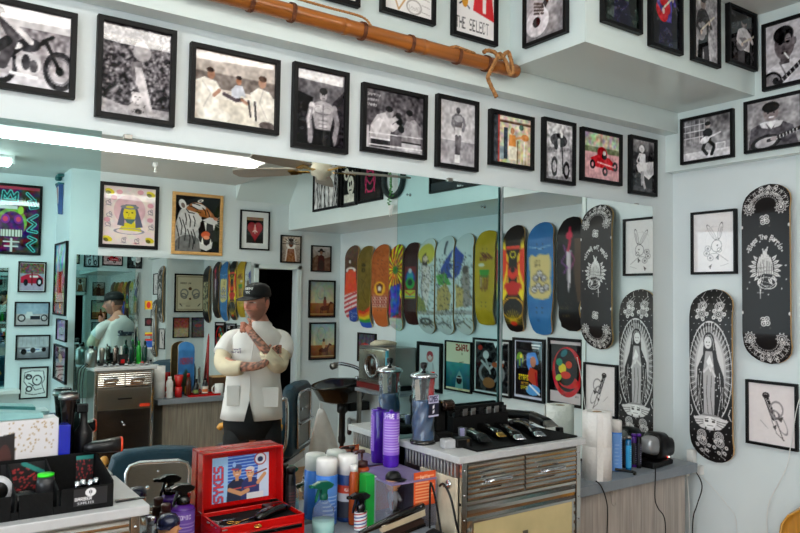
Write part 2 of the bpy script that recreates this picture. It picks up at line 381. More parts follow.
m0 = vir(onY(19, 389, 2*YA-YD-.1)); tag(MB().box(m0.x-.75, m0.x, YD, YD+.16, m0.z-.03, m0.z).build('wall_shelf', M_WHITE, bevel=.003), 'white wall shelf under the small alcove mirror', 'shelf')
lean(m1, 0.018, 0.02); lean(m2, 0.018, 0.02)
for px, py, t in ((450, 187.5, 'steel mirror clip at the top where the two right hand panels meet'), (637, 203.5, 'steel mirror clip near the top corner by the right wall'), (128, 136.6, 'steel mirror clip at the top left of the widest mirror')):
    p = onY(px, py, YA-0.004); tag(MB().box(p.x-0.012, p.x+0.012, YA-0.008, YA+0.005, ZM-0.006, ZM+0.008).build('mirror_clip', M_STEEL, bevel=0.002), t, 'clip')

# ------------------------------------------------------------------ ceiling lights and fan
M_TUBE = mat('lit_tube', (1.0, 0.985, 0.96), 0.5, var=0.0, emit=LAMP_A); M_TUBE2 = mat('dimmer_lit_tube', (1.0, 0.985, 0.96), 0.5, var=0.0, emit=LAMP_A*0.4)
def ceiling_lamp(x0, x1, y, z, label, wd=0.26, drop=0.07):
    t = thing('ceiling_light', label, 'ceiling light', ((x0+x1)/2, y, z), 0, 'fluorescent ceiling lights'); L = (x1-x0)/2
    MB().box(-L, L, -wd/2, wd/2, -0.02, 0).build('housing', M_WHITE, t)
    for yy in ((-.05, .05) if wd < .4 else (.06, .105)):
        MB().lathe([(.012, -L+0.02), (.019, -L+.03), (.019, L-.03), (.012, L-0.02)], 12, (0, yy, -0.02-drop/2), axis='x').build('tube', M_TUBE2 if y > 0 else M_TUBE, t)
    for s in (-1, 1): MB().box(s*L-s*0.02, s*L, -wd/2, wd/2, -drop-0.005, -0.02).build('end_cap', M_WHITE, t, bevel=0.004)
    return t
ceiling_lamp(-0.9, 2.20, -0.83, 2.70, 'long fluorescent ceiling light near the opposite wall, seen in the mirror', 0.50, 0.05)
ceiling_lamp(-1.2, 2.15, 0.72, ZC, 'long fluorescent ceiling light above the mirror counter')
ceiling_lamp(0.05, 0.68, -1.85, 2.70, 'short fluorescent light in the alcove beside the pier', 0.16, 0.06)
M_TAUPE = mat('taupe_fan_blade', (0.62, 0.585, 0.54), 0.45, var=0.03)
def fan():
    p = Vector((2.19, 2*YA-4.03, 2.51)); t = thing('ceiling_fan', 'taupe ceiling fan with drooping blades hanging near the long ceiling light', 'ceiling fan', (p.x, p.y, ZC))
    dz = 2.45-ZC
    MB().lathe([(0.0, 0), (0.07, 0), (0.06, -0.05), (0.012, -0.06), (0.012, dz+0.09)], 24).build('canopy', M_WHITE, t)
    MB().lathe([(0.012, dz+0.10), (0.06, dz+0.09), (0.07, dz+0.05), (0.065, dz+0.0), (0.035, dz-0.01), (0.03, dz-0.03), (0, dz-0.032)], 28).build('motor', mat('cream_metal', (0.85, 0.82, 0.74), 0.3), t)
    for k in range(5):
        a = -math.radians(59+72*k); R = Matrix.Rotation(a, 3, 'Z') @ Matrix.Rotation(math.radians(-14), 3, 'X')
        pl = [(0.15, -0.045), (0.3, -0.060), (0.55, -0.066), (0.60, -0.05), (0.62, 0), (0.60, 0.05), (0.55, 0.066), (0.3, 0.060), (0.15, 0.045)]
        mb = MB().prism(pl, -0.004, 0.004, 'xy'); mb.v = [tuple(R @ Vector(v)+Vector((0,0,dz+.03))) for v in mb.v]; mb.build('blade', M_TAUPE, t)
        ir = MB().box(0.08, 0.21, -0.012, 0.012, -0.012, -0.006).box(0.17, 0.22, -0.03, 0.03, -0.012, -0.006); ir.v = [tuple(R @ Vector(v)+Vector((0,0,dz+.03))) for v in ir.v]; ir.build('blade_iron', M_GOLD, t)
fan()

# ------------------------------------------------------------------ pictures: what is printed on them
def g(v): v = max(0, min(1, v)); return (v, v*0.985, v*0.99)
def a_moto(c):
    c.grad(0, 1, 'd8d4d4', 'a8a2a6'); c.grad(0.25, 0.8, '8a8488', 'b0a9ac'); c.noise(0.2, 26, y0=0.25, y1=0.8); c.rect(0, .86, 1, 1, 'd0ccd0')
    c.ell(.87, .73, .17, .22, '2c2a2e', ring=.16); c.ell(.87, .73, .05, .06, '202020'); c.ell(.87, .73, .13, .17, '6d6a6e', ring=.06); c.ell(.18, .74, .17, .22, '2c2a2e', ring=.16)
    c.line([(.18, .74), (.42, .5), (.6, .44), (.7, .38), (.87, .73)], .05, '1f1d20'); c.ell(.5, .46, .14, .09, '3a383c', -12); c.ell(.3, .5, .13, .05, 'e0dcdc', -8); c.ell(.5, .7, .15, .14, 'c8c4c6'); c.ell(.47, .68, .05, .1, '3a383c'); c.ell(.56, .72, .05, .08, '545155')
    c.line([(.3, .84), (.6, .86)], .04, 'efebed'); c.line([(.66, .38), (.78, .3)], .04, '151415'); c.line([(.15, .1), (.32, .4), (.2, .75)], .13, '4a464a'); c.line([(.2, .15), (.45, .35), (.52, .42)], .07, 'd0cacb'); c.line([(.25, .45), (.1, .6), (.05, .95)], .12, '252326')
def a_leopard(c):
    c.grad(0, 1, '6f6a6e', '464246'); c.noise(.28, 30, y1=.85); c.noise(.16, 14, y1=.85); c.noise(.15, 50, y1=.85); c.rect(0, .88, 1, 1, 'a29da0'); c.poly([(0, .82), (.4, .9), (.4, 1), (0, 1)], 'aaa5a8'); c.noise(.08, 40)
    for _ in range(40): c.ell(RNG.rand(), .3+RNG.rand()*.4, .016, .012, g(.62+.2*RNG.rand()), al=.6)
    c.ell(.57, .27, .13, .10, '9a9597', 15); c.ell(.56, .22, .10, .07, 'aaa5a7'); c.poly([(.42, .4), (.56, .36), (.6, .46), (.52, .52), (.46, .62), (.42, .52)], '6d686b')
    c.poly([(.47, .44), (.57, .44), (.64, .6), (.7, .78), (.76, .96), (.68, .97), (.6, .8), (.5, .62)], 'c9c3c5'); c.line([(.54, .48), (.62, .64), (.72, .94)], .03, 'd8d2d4'); c.line([(.72, .93), (.86, .97)], .05, 'c4bebf')
    c.poly([(.42, .97), (.4, .88), (.5, .8), (.6, .8), (.66, .9), (.66, .98)], 'b3adae'); c.ell(.52, .78, .085, .065, 'cbc5c6'); c.ell(.455, .735, .024, .02, 'b6b0b1'); c.ell(.595, .735, .024, .02, 'b6b0b1'); c.ell(.49, .77, .012, .008, '2a2729'); c.ell(.555, .77, .012, .008, '2a2729'); c.ell(.525, .805, .026, .018, 'e0dadb'); c.ell(.525, .798, .012, .007, '3a3436'); c.ell(.54, .93, .05, .03, '2a2628')
    for _ in range(26): c.ell(.42+.22*RNG.rand(), .82+.14*RNG.rand(), .008, .006, '6e696b')
def a_karate(c):
    c.grad(0, 1, 'b4a9a2', 'd9d1c6'); c.rect(0, .3, 1, .52, '7f7570'); c.noise(.05, 18); c.poly([(0, .6), (1, .56), (1, 1), (0, 1)], 'ddd5c8')
    W1, W2, SK = 'e6e0d6', 'c9c2ba', 'a8806c'
    c.poly([(0, .46), (.12, .38), (.26, .42), (.34, .56), (.46, .6), (.44, .66), (.3, .66), (.3, .86), (.02, .9), (0, .8)], W1); c.line([(.1, .45), (.2, .6), (.12, .8)], .02, W2); c.ell(.2, .33, .045, .075, SK); c.ell(.19, .27, .045, .035, '4b3a33'); c.line([(.24, .62), (.3, .54)], .05, SK)
    c.poly([(.44, .5), (.5, .42), (.58, .42), (.62, .54), (.6, .66), (.46, .64)], 'c4c6ce'); c.ell(.535, .36, .035, .055, 'a07058'); c.ell(.535, .31, .035, .03, '352a28')
    c.poly([(.68, .5), (.78, .4), (.92, .44), (1, .56), (1, .92), (.72, .9), (.7, .66)], W1); c.line([(.84, .44), (.8, .62), (.9, .85)], .02, W2); c.ell(.83, .32, .05, .08, 'b08a76'); c.ell(.835, .26, .052, .045, '5a463c'); c.line([(.7, .6), (.62, .64), (.58, .6)], .07, W1); c.line([(.36, .58), (.5, .64), (.58, .62)], .055, '4a3f44'); c.line([(.58, .62), (.64, .66)], .05, SK)
    c.line([(.74, .62), (.76, .88)], .03, '2c2528'); c.line([(.66, .62), (.69, .84)], .03, '3a3236'); c.ell(.24, .9, .2, .1, 'ece6dc'); c.ell(.9, .94, .1, .06, '6a605e'); c.noise(.035, 40)
def a_muscle(c):
    c.grad(0, 1, '7f7b7f', '2b292d'); c.poly([(0, .3), (.34, .36), (.3, 1), (0, 1)], '1d1b1f'); c.poly([(.74, .4), (1, .2), (1, 1), (.7, 1)], '332f34'); c.noise(.04, 14)
    sk, lt, dk = 'a39ea1', 'cbc7c9', '6a656a'; c.ell(.55, .31, .075, .085, 'a9a4a7'); c.ell(.55, .26, .08, .045, '1a181b'); c.rect(.505, .36, .595, .42, '8c878a'); c.ell(.53, .305, .012, .008, '222'+'222'); c.ell(.575, .305, .012, .008, '222222'); c.line([(.53, .35), (.575, .35)], .008, '3a3639')
    c.poly([(.3, .46), (.42, .41), (.5, .395), (.6, .395), (.68, .41), (.8, .46), (.75, .62), (.7, .78), (.4, .78), (.35, .62)], sk); c.ell(.32, .5, .065, .08, lt); c.ell(.78, .5, .065, .08, sk)
    c.line([(.3, .52), (.26, .66), (.29, .78), (.3, .93)], .10, '8f8a8e'); c.line([(.8, .52), (.85, .66), (.82, .78), (.78, .93)], .10, '8f8a8e'); c.line([(.285, .54), (.25, .66), (.27, .76)], .04, lt)
    for x, s_ in ((.46, lt), (.64, 'bdb8ba')): c.ell(x, .5, .09, .05, s_); c.ell(x, .52, .085, .05, sk, ring=.08)
    c.line([(.55, .43), (.55, .76)], .014, dk); c.line([(.4, .555), (.53, .565)], .012, dk); c.line([(.57, .565), (.7, .555)], .012, dk)
    for y in (.62, .67, .72):
        for x in (.505, .595): c.ell(x, y, .035, .02, 'bcb7ba')
        c.line([(.46, y+.024), (.64, y+.024)], .008, dk)
    c.poly([(.38, .765), (.72, .765), (.8, 1), (.32, 1)], '100f12'); c.noise(.03, 40)
def a_boxing(c):
    c.grad(0, 1, '4c484c', '6a656a'); c.noise(.13, 26, y1=.5); c.rect(0, .9, 1, 1, '9a969a'); c.noise(.04, 40)
    for i, t in enumerate(("Sparring", "session", "thanks")): c.text(t, .04, .07+.085*i, .05, 'e4e1e4', bold=.05)
    sk = 'b9b4b7'; c.poly([(.06, .95), (.1, .6), (.2, .42), (.34, .36), (.46, .44), (.44, .62), (.4, .95)], sk); c.poly([(.1, .62), (.24, .46), (.3, .5), (.2, .8)], 'd6d2d4'); c.ell(.41, .36, .065, .09, '8f8a8d'); c.ell(.4, .3, .065, .05, '1f1c1f'); c.line([(.34, .48), (.46, .62), (.56, .52)], .10, 'c9c4c7'); c.ell(.575, .47, .06, .07, '161417'); c.line([(.44, .5), (.56, .4)], .08, sk); c.ell(.56, .38, .05, .055, '201d21')
    c.poly([(.62, .95), (.62, .62), (.7, .44), (.84, .4), (.96, .52), (.96, .95)], '8d888c'); c.poly([(.74, .5), (.88, .46), (.92, .7), (.8, .74)], 'a5a0a4'); c.ell(.74, .36, .06, .09, '6f6a6e'); c.ell(.75, .3, .06, .05, '151316'); c.line([(.8, .5), (.7, .68), (.62, .6)], .09, 'a09b9f'); c.ell(.61, .6, .055, .065, '121013')
    c.rect(.1, .8, .42, .96, '3a373b'); c.rect(.1, .8, .42, .83, 'dedbde'); c.rect(.62, .8, .96, .96, 'c9c5c9'); c.rect(.62, .8, .96, .83, '2a272b'); c.line([(0, .74), (1, .70)], .014, 'e0dde0'); c.line([(0, .93), (1, .9)], .02, 'efecef'); c.rect(.03, .62, .07, 1, 'cfccd0')
def a_strongman(c):
    c.grad(0, 1, 'b9b6b9', 'd0cdd0'); c.rect(0, .62, 1, 1, 'a6a3a6'); c.grad(.62, 1, '98959a', 'b9b6ba'); c.noise(.04, 16)
    sk = '6f6b6f'; c.ell(.52, .14, .06, .05, '4c484c'); c.poly([(.38, .24), (.45, .19), (.6, .19), (.67, .24), (.61, .42), (.44, .42)], sk)
    c.line([(.39, .25), (.36, .36), (.44, .43)], .07, '858185'); c.line([(.66, .25), (.7, .35), (.66, .44)], .07, '77737a'); c.ell(.53, .27, .12, .05, 'a19da1'); c.poly([(.44, .4), (.61, .4), (.62, .56), (.43, .56)], 'dcdadc')
    c.line([(.48, .55), (.49, .72), (.48, .86)], .09, '5d595d'); c.line([(.57, .55), (.55, .72), (.53, .86)], .09, '6f6b6f'); c.rect(.43, .83, .58, .95, 'f4f3f4')
def a_locker(c):
    c.grad(0, 1, 'd8cdb8', 'cbbca0'); c.noise(.1, 20, mono=False)
    c.rect(0, 0, .16, 1, '35363e'); c.rect(.16, 0, .2, 1, 'a7352c'); c.rect(.3, .25, .4, .9, '2e3848'); c.rect(.2, .65, .3, .92, '91a0a8')
    c.ell(.52, .3, .05, .07, 'b77a50'); c.poly([(.44, .38), (.6, .38), (.62, .8), (.42, .8)], 'd28a3f'); c.rect(.42, .62, .64, .9, 'e9e2cf'); c.line([(.6, .45), (.78, .4)], .05, 'd49a63'); c.ell(.85, .4, .1, .07, 'd38a4a')
    for x in (.66, .74, .83, .91): c.line([(x, .5), (x-.01, .95)], .035, ('f0ece0', '7a6242', 'ded0b0', '8f8068')[int(x*20) % 4])
    c.rect(.2, .1, 1, .16, '6b4a34'); c.ell(.75, .2, .06, .06, '3c5a4a')
def a_lowrider(c):
    c.grad(0, 1, 'dedcde', '77747a'); c.noise(.2, 14, y1=.4); c.ell(.5, .3, .3, .12, '3b393d'); c.poly([(0, .45), (1, .4), (1, 1), (0, 1)], '8b888c')
    c.poly([(.1, .55), (.9, .45), (.95, .9), (.15, .95)], 'b9b6ba'); c.ell(.35, .76, .09, .14, '2d2b2f', ring=.25); c.ell(.78, .8, .09, .12, '2d2b2f', ring=.3)
    c.line([(.5, .3), (.5, .9)], .09, 'd2d0d3'); c.line([(.62, .42), (.66, .86)], .05, '39373b'); c.noise(.14, 20); c.ell(.4, .4, .07, .07, '232125'); c.ell(.6, .2, .05, .05, 'efeff0')
def a_racer(c):
    c.rect(0, 0, 1, .42, 'c6bfae'); c.noise(.16, 16, y1=.42, mono=False); c.rect(0, .3, 1, .42, '74805f'); c.rect(0, .42, 1, 1, 'd9a8ac'); c.noise(.03, 12)
    c.ell(.52, .42, .14, .14, 'a9262d'); c.poly([(.2, .55), (.42, .45), (.72, .5), (.95, .68), (.9, .76), (.3, .72)], 'c4202b'); c.ell(.58, .48, .07, .07, '1f1a1c'); c.ell(.58, .41, .045, .05, 'd9d3cc')
    for x, y in ((.26, .68), (.6, .8), (.88, .66)): c.ell(x, y, .075, .1, '2a2024'); c.ell(x, y, .03, .045, 'cf8f96')
    c.line([(.4, .62), (.85, .68)], .03, 'f0b3b6')
def a_dress(c):
    c.rect(0, 0, 1, 1, '2b2a2c'); c.grad(0, .3, '8d8b8e', '2b2a2c'); c.rect(0, .9, 1, 1, '4a484b'); c.noise(.06, 10)
    c.ell(.45, .17, .11, .07, 'f0eff0'); c.ell(.46, .2, .07, .055, 'c5c2c4'); c.poly([(.34, .26), (.6, .26), (.62, .46), (.36, .46)], 'e4e2e4')
    c.poly([(.36, .42), (.62, .42), (.95, .38), (.97, .62), (.75, .74), (.5, .66), (.3, .62), (.22, .5)], 'efedef'); c.ell(.8, .52, .14, .13, 'cfcdcf'); c.line([(.5, .62), (.52, .78), (.58, .9)], .09, 'c9c6c8'); c.line([(.44, .62), (.46, .85)], .07, 'b3b0b2')
    c.line([(.36, .28), (.24, .42), (.4, .5)], .05, 'd3d0d2')
def a_sketches(c):
    c.rect(0, 0, 1, 1, 'f3efec'); k = 'b4aca8'
    c.ell(.62, .86, .15, .1, k, ring=.1); c.text('loyal', .5, .84, .07, 'b0a8a4'); c.line([(.1, .55), (.3, .95), (.5, .7), (.1, .55)], .03, 'c9a070'); c.ell(.28, .75, .08, .06, 'd9b98a')
    for y in (.6, .7, .8, .9): c.line([(.78, y), (.95, y+.02)], .012, k)
    c.ell(.6, .4, .2, .15, k, ring=.06)
def a_select(c):
    c.rect(0, 0, 1, 1, 'f2eeec'); c.ell(.25, .3, .17, .25, 'd97b2e'); c.ell(.22, .3, .1, .1, 'c8321f'); c.rect(.08, .28, .4, .36, 'efe8e0'); c.line([(.12, .5), (.36, .65)], .03, '3a3c50'); c.line([(.36, .5), (.12, .62)], .03, '3a3c50'); c.ell(.25, .55, .08, .1, 'd8952e')
    c.poly([(.6, 0), (.85, 0), (1, .74), (.45, .66)], 'd2262c'); c.poly([(.68, .1), (.8, .1), (.78, .66), (.7, .66)], 'efe6e2'); c.ell(.72, .34, .2, .1, 'd86f2c'); c.rect(.63, .14, .83, .24, 'e8e8ee'); c.text('MOTO', .65, .16, .05, '3a4070')
    c.text('THE SELECT', .03, .78, .15, '2b2a2c', wf=.42, bold=-.05)
def a_guitar(seed, colour=False, lean=0, bg='2e2b2e', hat=False, body='d6d2d4', gt='8e898c', seated=False):
    def f(c):
        rg = np.random.RandomState(seed); c.rect(0, 0, 1, 1, bg); c.noise(.14, 9, seed=seed); c.noise(.08, 26, seed=seed+1)
        x = .5+lean*.1; c.ell(x, .22, .11, .1, '8b7f7c' if not colour else 'a86f4c'); c.ell(x, .16, .11, .06, '201d20')
        if hat: c.rect(x-.16, .14, x+.16, .17, '151315'); c.rect(x-.09, .05, x+.09, .15, '151315')
        c.poly([(x-.22, .36), (x-.08, .3), (x+.1, .3), (x+.24, .38), (x+.2, .74), (x-.2, .74)], body)
        c.poly([(x-.2, .72), (x+.2, .72), (x+.26, 1), (x+.04, 1), (x, .82), (x-.04, 1), (x-.24, 1)], g(.12) if not colour else hx('23203a'))
        c.ell(x-.12, .62, .2, .12, gt, -25); c.ell(x+.03, .56, .12, .09, gt, -25); c.ell(x-.08, .6, .05, .035, '141214'); c.line([(x-.05, .58), (x+.46, .36)], .045, 'cfc7b8'); c.line([(x-.2, .4), (x-.26, .55), (x-.1, .62)], .1, body); c.line([(x+.2, .4), (x+.32, .52), (x+.25, .47)], .09, body); c.ell(x+.25, .47, .04, .035, 'c7b4a8'); c.ell(x-.08, .62, .045, .035, 'c7b4a8')
    return f
def a_lute_close(c):
    c.grad(0, 1, 'cfcacd', '8b878a'); c.noise(.1, 12); c.poly([(0, .2), (.4, .05), (.55, .5), (.2, .75), (0, .7)], 'b4afb2'); c.line([(.3, .75), (.95, .25)], .12, '3a3739'); c.ell(.3, .78, .3, .17, 'ded9dc', -20); c.ell(.28, .78, .1, .06, '232123')
    for k in range(4): c.line([(.22, .55+.04*k), (.45, .6+.035*k)], .045, '59504e')
    for k in range(6): c.line([(.36+.1*k, .68-.075*k), (.42+.1*k, .76-.075*k)], .015, 'f0ecee')
def a_portrait(c):
    c.grad(0, 1, 'c3bec2', 'a9a4a8'); c.noise(.04, 8); c.poly([(0, 1), (.05, .72), (.3, .62), (.6, .62), (.85, .72), (1, .8), (1, 1)], 'c8c4c8'); c.line([(.28, .64), (.4, .85)], .03, '6d696c')
    c.rect(.3, .5, .48, .68, '554f52'); c.ell(.38, .36, .2, .24, '6a6265'); c.ell(.36, .2, .2, .14, '191719'); c.ell(.45, .3, .06, .1, '7d7578'); c.ell(.3, .34, .045, .02, '1b181a'); c.ell(.44, .33, .045, .02, '1b181a'); c.line([(.26, .29), (.34, .28)], .012, '151315'); c.line([(.41, .28), (.49, .28)], .012, '151315')
    c.ell(.36, .42, .035, .035, '4c4649'); c.ell(.37, .5, .06, .02, '33292c'); c.line([(.38, .5), (.46, .6)], .028, 'f2eff2'); c.ell(.585, .34, .03, .06, '5e575a')
    c.ell(.12, .96, .22, .2, '201d20'); c.ell(.12, .96, .18, .16, '8a8588'); c.ell(.2, .92, .06, .06, '151315'); c.line([(.25, .98), (1.02, .5)], .09, '2c282b')
    for k in range(9): c.line([(.33+.075*k, .9-.05*k), (.37+.075*k, .97-.05*k)], .012, 'e4e0e4')
    c.ell(.93, .6, .08, .08, '5f5759')
def a_stage(c):
    c.grad(0, 1, '6b686b', 'aeabae'); c.noise(.16, 14, y1=.6)
    for k in range(5): c.line([(.05+.1*k, .05), (.05+.1*k, .6)], .015, 'c8c5c8')
    for y in (.15, .3, .45): c.line([(.02, y), (.5, y)], .02, 'd5d2d5')
    c.rect(0, .8, 1, 1, 'd3d0d3'); c.ell(.52, .22, .055, .07, 'b5aaa8'); c.ell(.52, .17, .06, .05, '131113'); c.poly([(.42, .34), (.5, .28), (.58, .3), (.62, .38), (.58, .62), (.44, .62)], '232124'); c.line([(.47, .6), (.42, .75), (.5, .88)], .08, '1e1c1f'); c.line([(.56, .6), (.66, .72), (.6, .9)], .08, '1e1c1f'); c.ell(.46, .55, .1, .08, 'dedbde', -20); c.line([(.5, .52), (.78, .42)], .035, 'dedbde'); c.rect(.68, .66, .88, .84, 'e6e3e6'); c.rect(.7, .68, .86, .8, 'b9b6b9')
def a_grin(c):
    c.rect(0, 0, 1, 1, '9b979a'); c.noise(.12, 8); c.poly([(.02, 1), (.08, .55), (.3, .45), (.6, .45), (.85, .6), (.95, 1)], '58545a'); c.poly([(.34, .45), (.46, .62), (.58, .45)], 'e9e6e9'); c.ell(.45, .28, .14, .17, '8f8384'); c.ell(.45, .16, .16, .11, '131113'); c.ell(.4, .28, .02, .012, '0f0d0f'); c.ell(.51, .28, .02, .012, '0f0d0f'); c.ell(.46, .37, .05, .02, 'f0edf0')
    c.poly([(.24, .47), (.34, .44), (.4, .6), (.28, .56)], 'dad7da'); c.poly([(.55, .45), (.68, .48), (.62, .58), (.5, .6)], 'dad7da'); c.ell(.35, .88, .28, .16, '252225', -8); c.ell(.35, .88, .2, .1, 'bdb9bd', -8); c.line([(.4, .85), (1.0, .68)], .07, '2a272a')
    for k in range(7): c.line([(.55+.06*k, .79-.018*k), (.56+.06*k, .85-.018*k)], .015, 'efecef')
    c.ell(.5, .82, .06, .05, 'a39799')
def a_rabbit(c):
    c.rect(0, 0, 1, 1, 'e9e4e4'); k = '5b5759'; c.noise(.012, 20)
    c.ell(.57, .56, .12, .10, k, 15, ring=.05); c.ell(.45, .33, .045, .15, k, -32, ring=.07); c.ell(.66, .31, .045, .14, k, 12, ring=.08); c.ell(.665, .32, .022, .09, 'c3bdbf', 12); c.ell(.455, .34, .02, .1, 'cdc7c9', -32)
    c.ell(.59, .55, .016, .014, '2b282a'); c.ell(.64, .63, .05, .035, k, 20, ring=.12)
    for (x, y) in ((.33, .68), (.42, .76), (.36, .6)): c.ell(x, y, .07, .045, '9b9699', 20, ring=.14); c.ell(x, y, .03, .022, '7e797c')
    c.line([(.36, .7), (.58, .68), (.84, .82)], .009, k); c.poly([(.55, .76), (.62, .70), (.62, .8)], '3a3739'); c.poly([(.38, .9), (.46, .86), (.42, .95)], '4a4749'); c.line([(.66, .9), (.85, .86)], .006, '9d989b')
    c.ell(.55, .5, .25, .27, 'd5cfd1', 5, ring=.012); c.line([(.3, .3), (.5, .22)], .006, 'bdb8ba')
def a_hand(c):
    c.rect(0, 0, 1, 1, 'e9e0e0'); c.noise(.012, 20); k = '57514f'
    c.line([(.38, .22), (.54, .56)], .1, '242022'); c.line([(.37, .24), (.53, .56)], .012, 'e5dede'); c.ell(.38, .2, .06, .04, '2a2628', ring=.3)
    for k2 in range(4): c.line([(.41+.035*k2, .28+.075*k2), (.46+.035*k2, .27+.075*k2)], .012, 'd5cdcd')
    c.ell(.6, .42, .13, .13, '948d8f', 0, ring=.12); c.ell(.56, .5, .1, .06, '6d6669', 40, ring=.2); c.ell(.68, .62, .09, .2, '9b9496', -28, ring=.08); c.poly([(.62, .56), (.74, .52), (.7, .62)], '4a4547'); c.poly([(.52, .7), (.6, .66), (.58, .76)], '4a4547'); c.line([(.6, .6), (.74, .9)], .02, k); c.line([(.5, .6), (.6, .8), (.76, .9)], .012, k); c.line([(.26, .62), (.42, .74)], .008, '8d8587')
def a_bust(c):
    c.rect(0, 0, 1, 1, 'ead6d2'); c.noise(.03, 20, mono=False)
    c.ell(.5, .40, .30, .26, 'd39aa8', al=.6); c.noise(.06, 14, .15, .1, .85, .75)
    for x, y in ((.12, .1), (.9, .1), (.1, .9), (.9, .9)): c.ell(x, y, .09, .045, 'd8c42a', 20); c.ell(x-.03, y+.02, .05, .03, '6a6424', 20)
    for x, y in ((.12, .5), (.9, .42), (.1, .3), (.92, .68), (.4, .92), (.65, .93), (.1, .66)): q_ = RNG.rand()*90; c.ell(x, y, .05, .03, '857c88', q_, ring=.15); c.ell(x+.02, y-.03, .03, .018, '857c88', q_+60, ring=.25); c.line([(x-.05, y+.04), (x, y+.02), (x+.05, y+.045)], .008, '857c88')
    for x, y in ((.2, .2), (.9, .3), (.08, .58), (.9, .55), (.3, .1), (.7, .08)): c.ell(x, y, .06, .04, 'd58a9a', 0, al=.8)
    c.poly([(.3, .74), (.4, .62), (.66, .62), (.76, .76)], 'd9c92c'); c.poly([(.34, .38), (.42, .3), (.62, .3), (.7, .5), (.76, .68), (.62, .7), (.6, .4), (.42, .4), (.4, .68), (.27, .66)], '5c5f74')
    c.rect(.44, .55, .6, .68, 'd9c92c'); c.ell(.5, .46, .12, .15, 'dccb30'); c.ell(.5, .345, .13, .03, '7d7f8a', ring=.35); c.poly([(.4, .55), (.62, .55), (.54, .64), (.46, .62)], '4c6a68')
    for x in (.45, .55): c.ell(x, .44, .02, .01, '2c2a20')
    c.line([(.49, .45), (.48, .5)], .01, '8f8420'); c.line([(.46, .53), (.53, .53)], .01, '7a3a2a'); c.ell(.5, .76, .27, .05, '8b8a9a', ring=.1); c.text('PAZ Y', .6, .95, .03, 'b3344a')
def a_tiger(c):
    c.rect(0, 0, 1, 1, '0b0b0a'); c.ell(.9, .55, .2, .35, '1d2a12', al=.6); c.noise(.03, 12)
    c.poly([(.0, .55), (.1, .3), (.3, .2), (.5, .5), (.55, .8), (.5, 1), (.1, 1), (0, .85)], 'a9a7a6'); c.ell(.32, .42, .26, .26, 'c4c1bf', 10); c.ell(.3, .9, .3, .2, '6a6867'); c.noise(.06, 20, 0, .1, .6, 1)
    c.ell(.16, .16, .075, .09, 'dcd9d6', -25); c.ell(.17, .18, .04, .05, '6a5a54', -25)
    c.poly([(.24, .22), (.36, .12), (.55, .11), (.72, .2), (.84, .3), (.9, .38), (.84, .42), (.7, .37), (.58, .36), (.46, .34), (.34, .3)], '9c5c2c'); c.ell(.52, .18, .16, .05, 'e0dcd8', 12); c.poly([(.3, .26), (.5, .3), (.6, .42), (.5, .5), (.34, .42)], 'dbd7d4'); c.ell(.7, .28, .12, .045, 'b4703a', 28)
    c.poly([(.56, .46), (.66, .40), (.8, .44), (.9, .47), (.86, .6), (.84, .8), (.76, .9), (.6, .88), (.52, .74)], '120a09')
    c.poly([(.6, .42), (.76, .36), (.9, .38), (.95, .46), (.86, .5), (.72, .47)], 'dad6d3'); c.ell(.9, .385, .055, .03, 'b06a50', 15)
    c.ell(.68, .68, .10, .06, 'cf5a34', -10); c.ell(.7, .73, .07, .035, 'e59068'); c.poly([(.54, .8), (.7, .88), (.84, .8), (.82, .92), (.7, .97), (.56, .93)], 'd6d2cf')
    c.poly([(.64, .45), (.70, .46), (.685, .62)], 'f7f3ea'); c.poly([(.84, .48), (.89, .48), (.862, .6)], 'f7f3ea'); c.poly([(.58, .85), (.61, .72), (.645, .86)], 'f7f3ea'); c.poly([(.77, .86), (.795, .74), (.82, .84)], 'f7f3ea')
    for p in (((.24, .24), (.3, .3), (.42, .31)), ((.3, .18), (.4, .2), (.5, .24)), ((.36, .13), (.46, .14), (.54, .16)), ((.22, .32), (.25, .42), (.24, .52)), ((.3, .34), (.34, .44), (.33, .56)), ((.4, .36), (.44, .44), (.43, .54)), ((.1, .4), (.16, .55), (.14, .7)), ((.17, .44), (.24, .62), (.22, .8)), ((.04, .55), (.1, .75), (.1, .95)), ((.28, .6), (.34, .75), (.32, .92)), ((.4, .6), (.45, .72), (.44, .85)), ((.6, .2), (.66, .25), (.68, .33)), ((.7, .24), (.74, .29), (.76, .35)), ((.36, .64), (.42, .8), (.4, .95))): c.line(list(p), .022, '15110f')
    c.ell(.5, .285, .035, .02, 'd0a840', 15); c.ell(.51, .285, .013, .013, '0a0a0a'); c.line([(.45, .265), (.56, .29)], .018, '120e0c')
    for k in range(5): c.line([(.84, .43+.01*k), (1.0, .34+.05*k)], .005, 'd9d6d2')
    c.ell(.55, .08, .05, .018, 'e9e6e2', -20, ring=.35)
def a_heart(c):
    c.rect(0, 0, 1, 1, '15100f'); c.rect(0, 0, 1, .13, '8a6a52'); c.ell(.32, .4, .24, .2, '9a1f24'); c.ell(.68, .4, .24, .2, '9a1f24'); c.poly([(.1, .46), (.9, .46), (.5, .92)], '9a1f24'); c.noise(.05, 12, mono=False); c.ell(.5, .48, .1, .12, 'c4574e'); c.line([(.5, .3), (.5, .62)], .04, 'f1d9d2'); c.line([(.38, .56), (.5, .5), (.62, .56)], .05, 'f0cfc4')
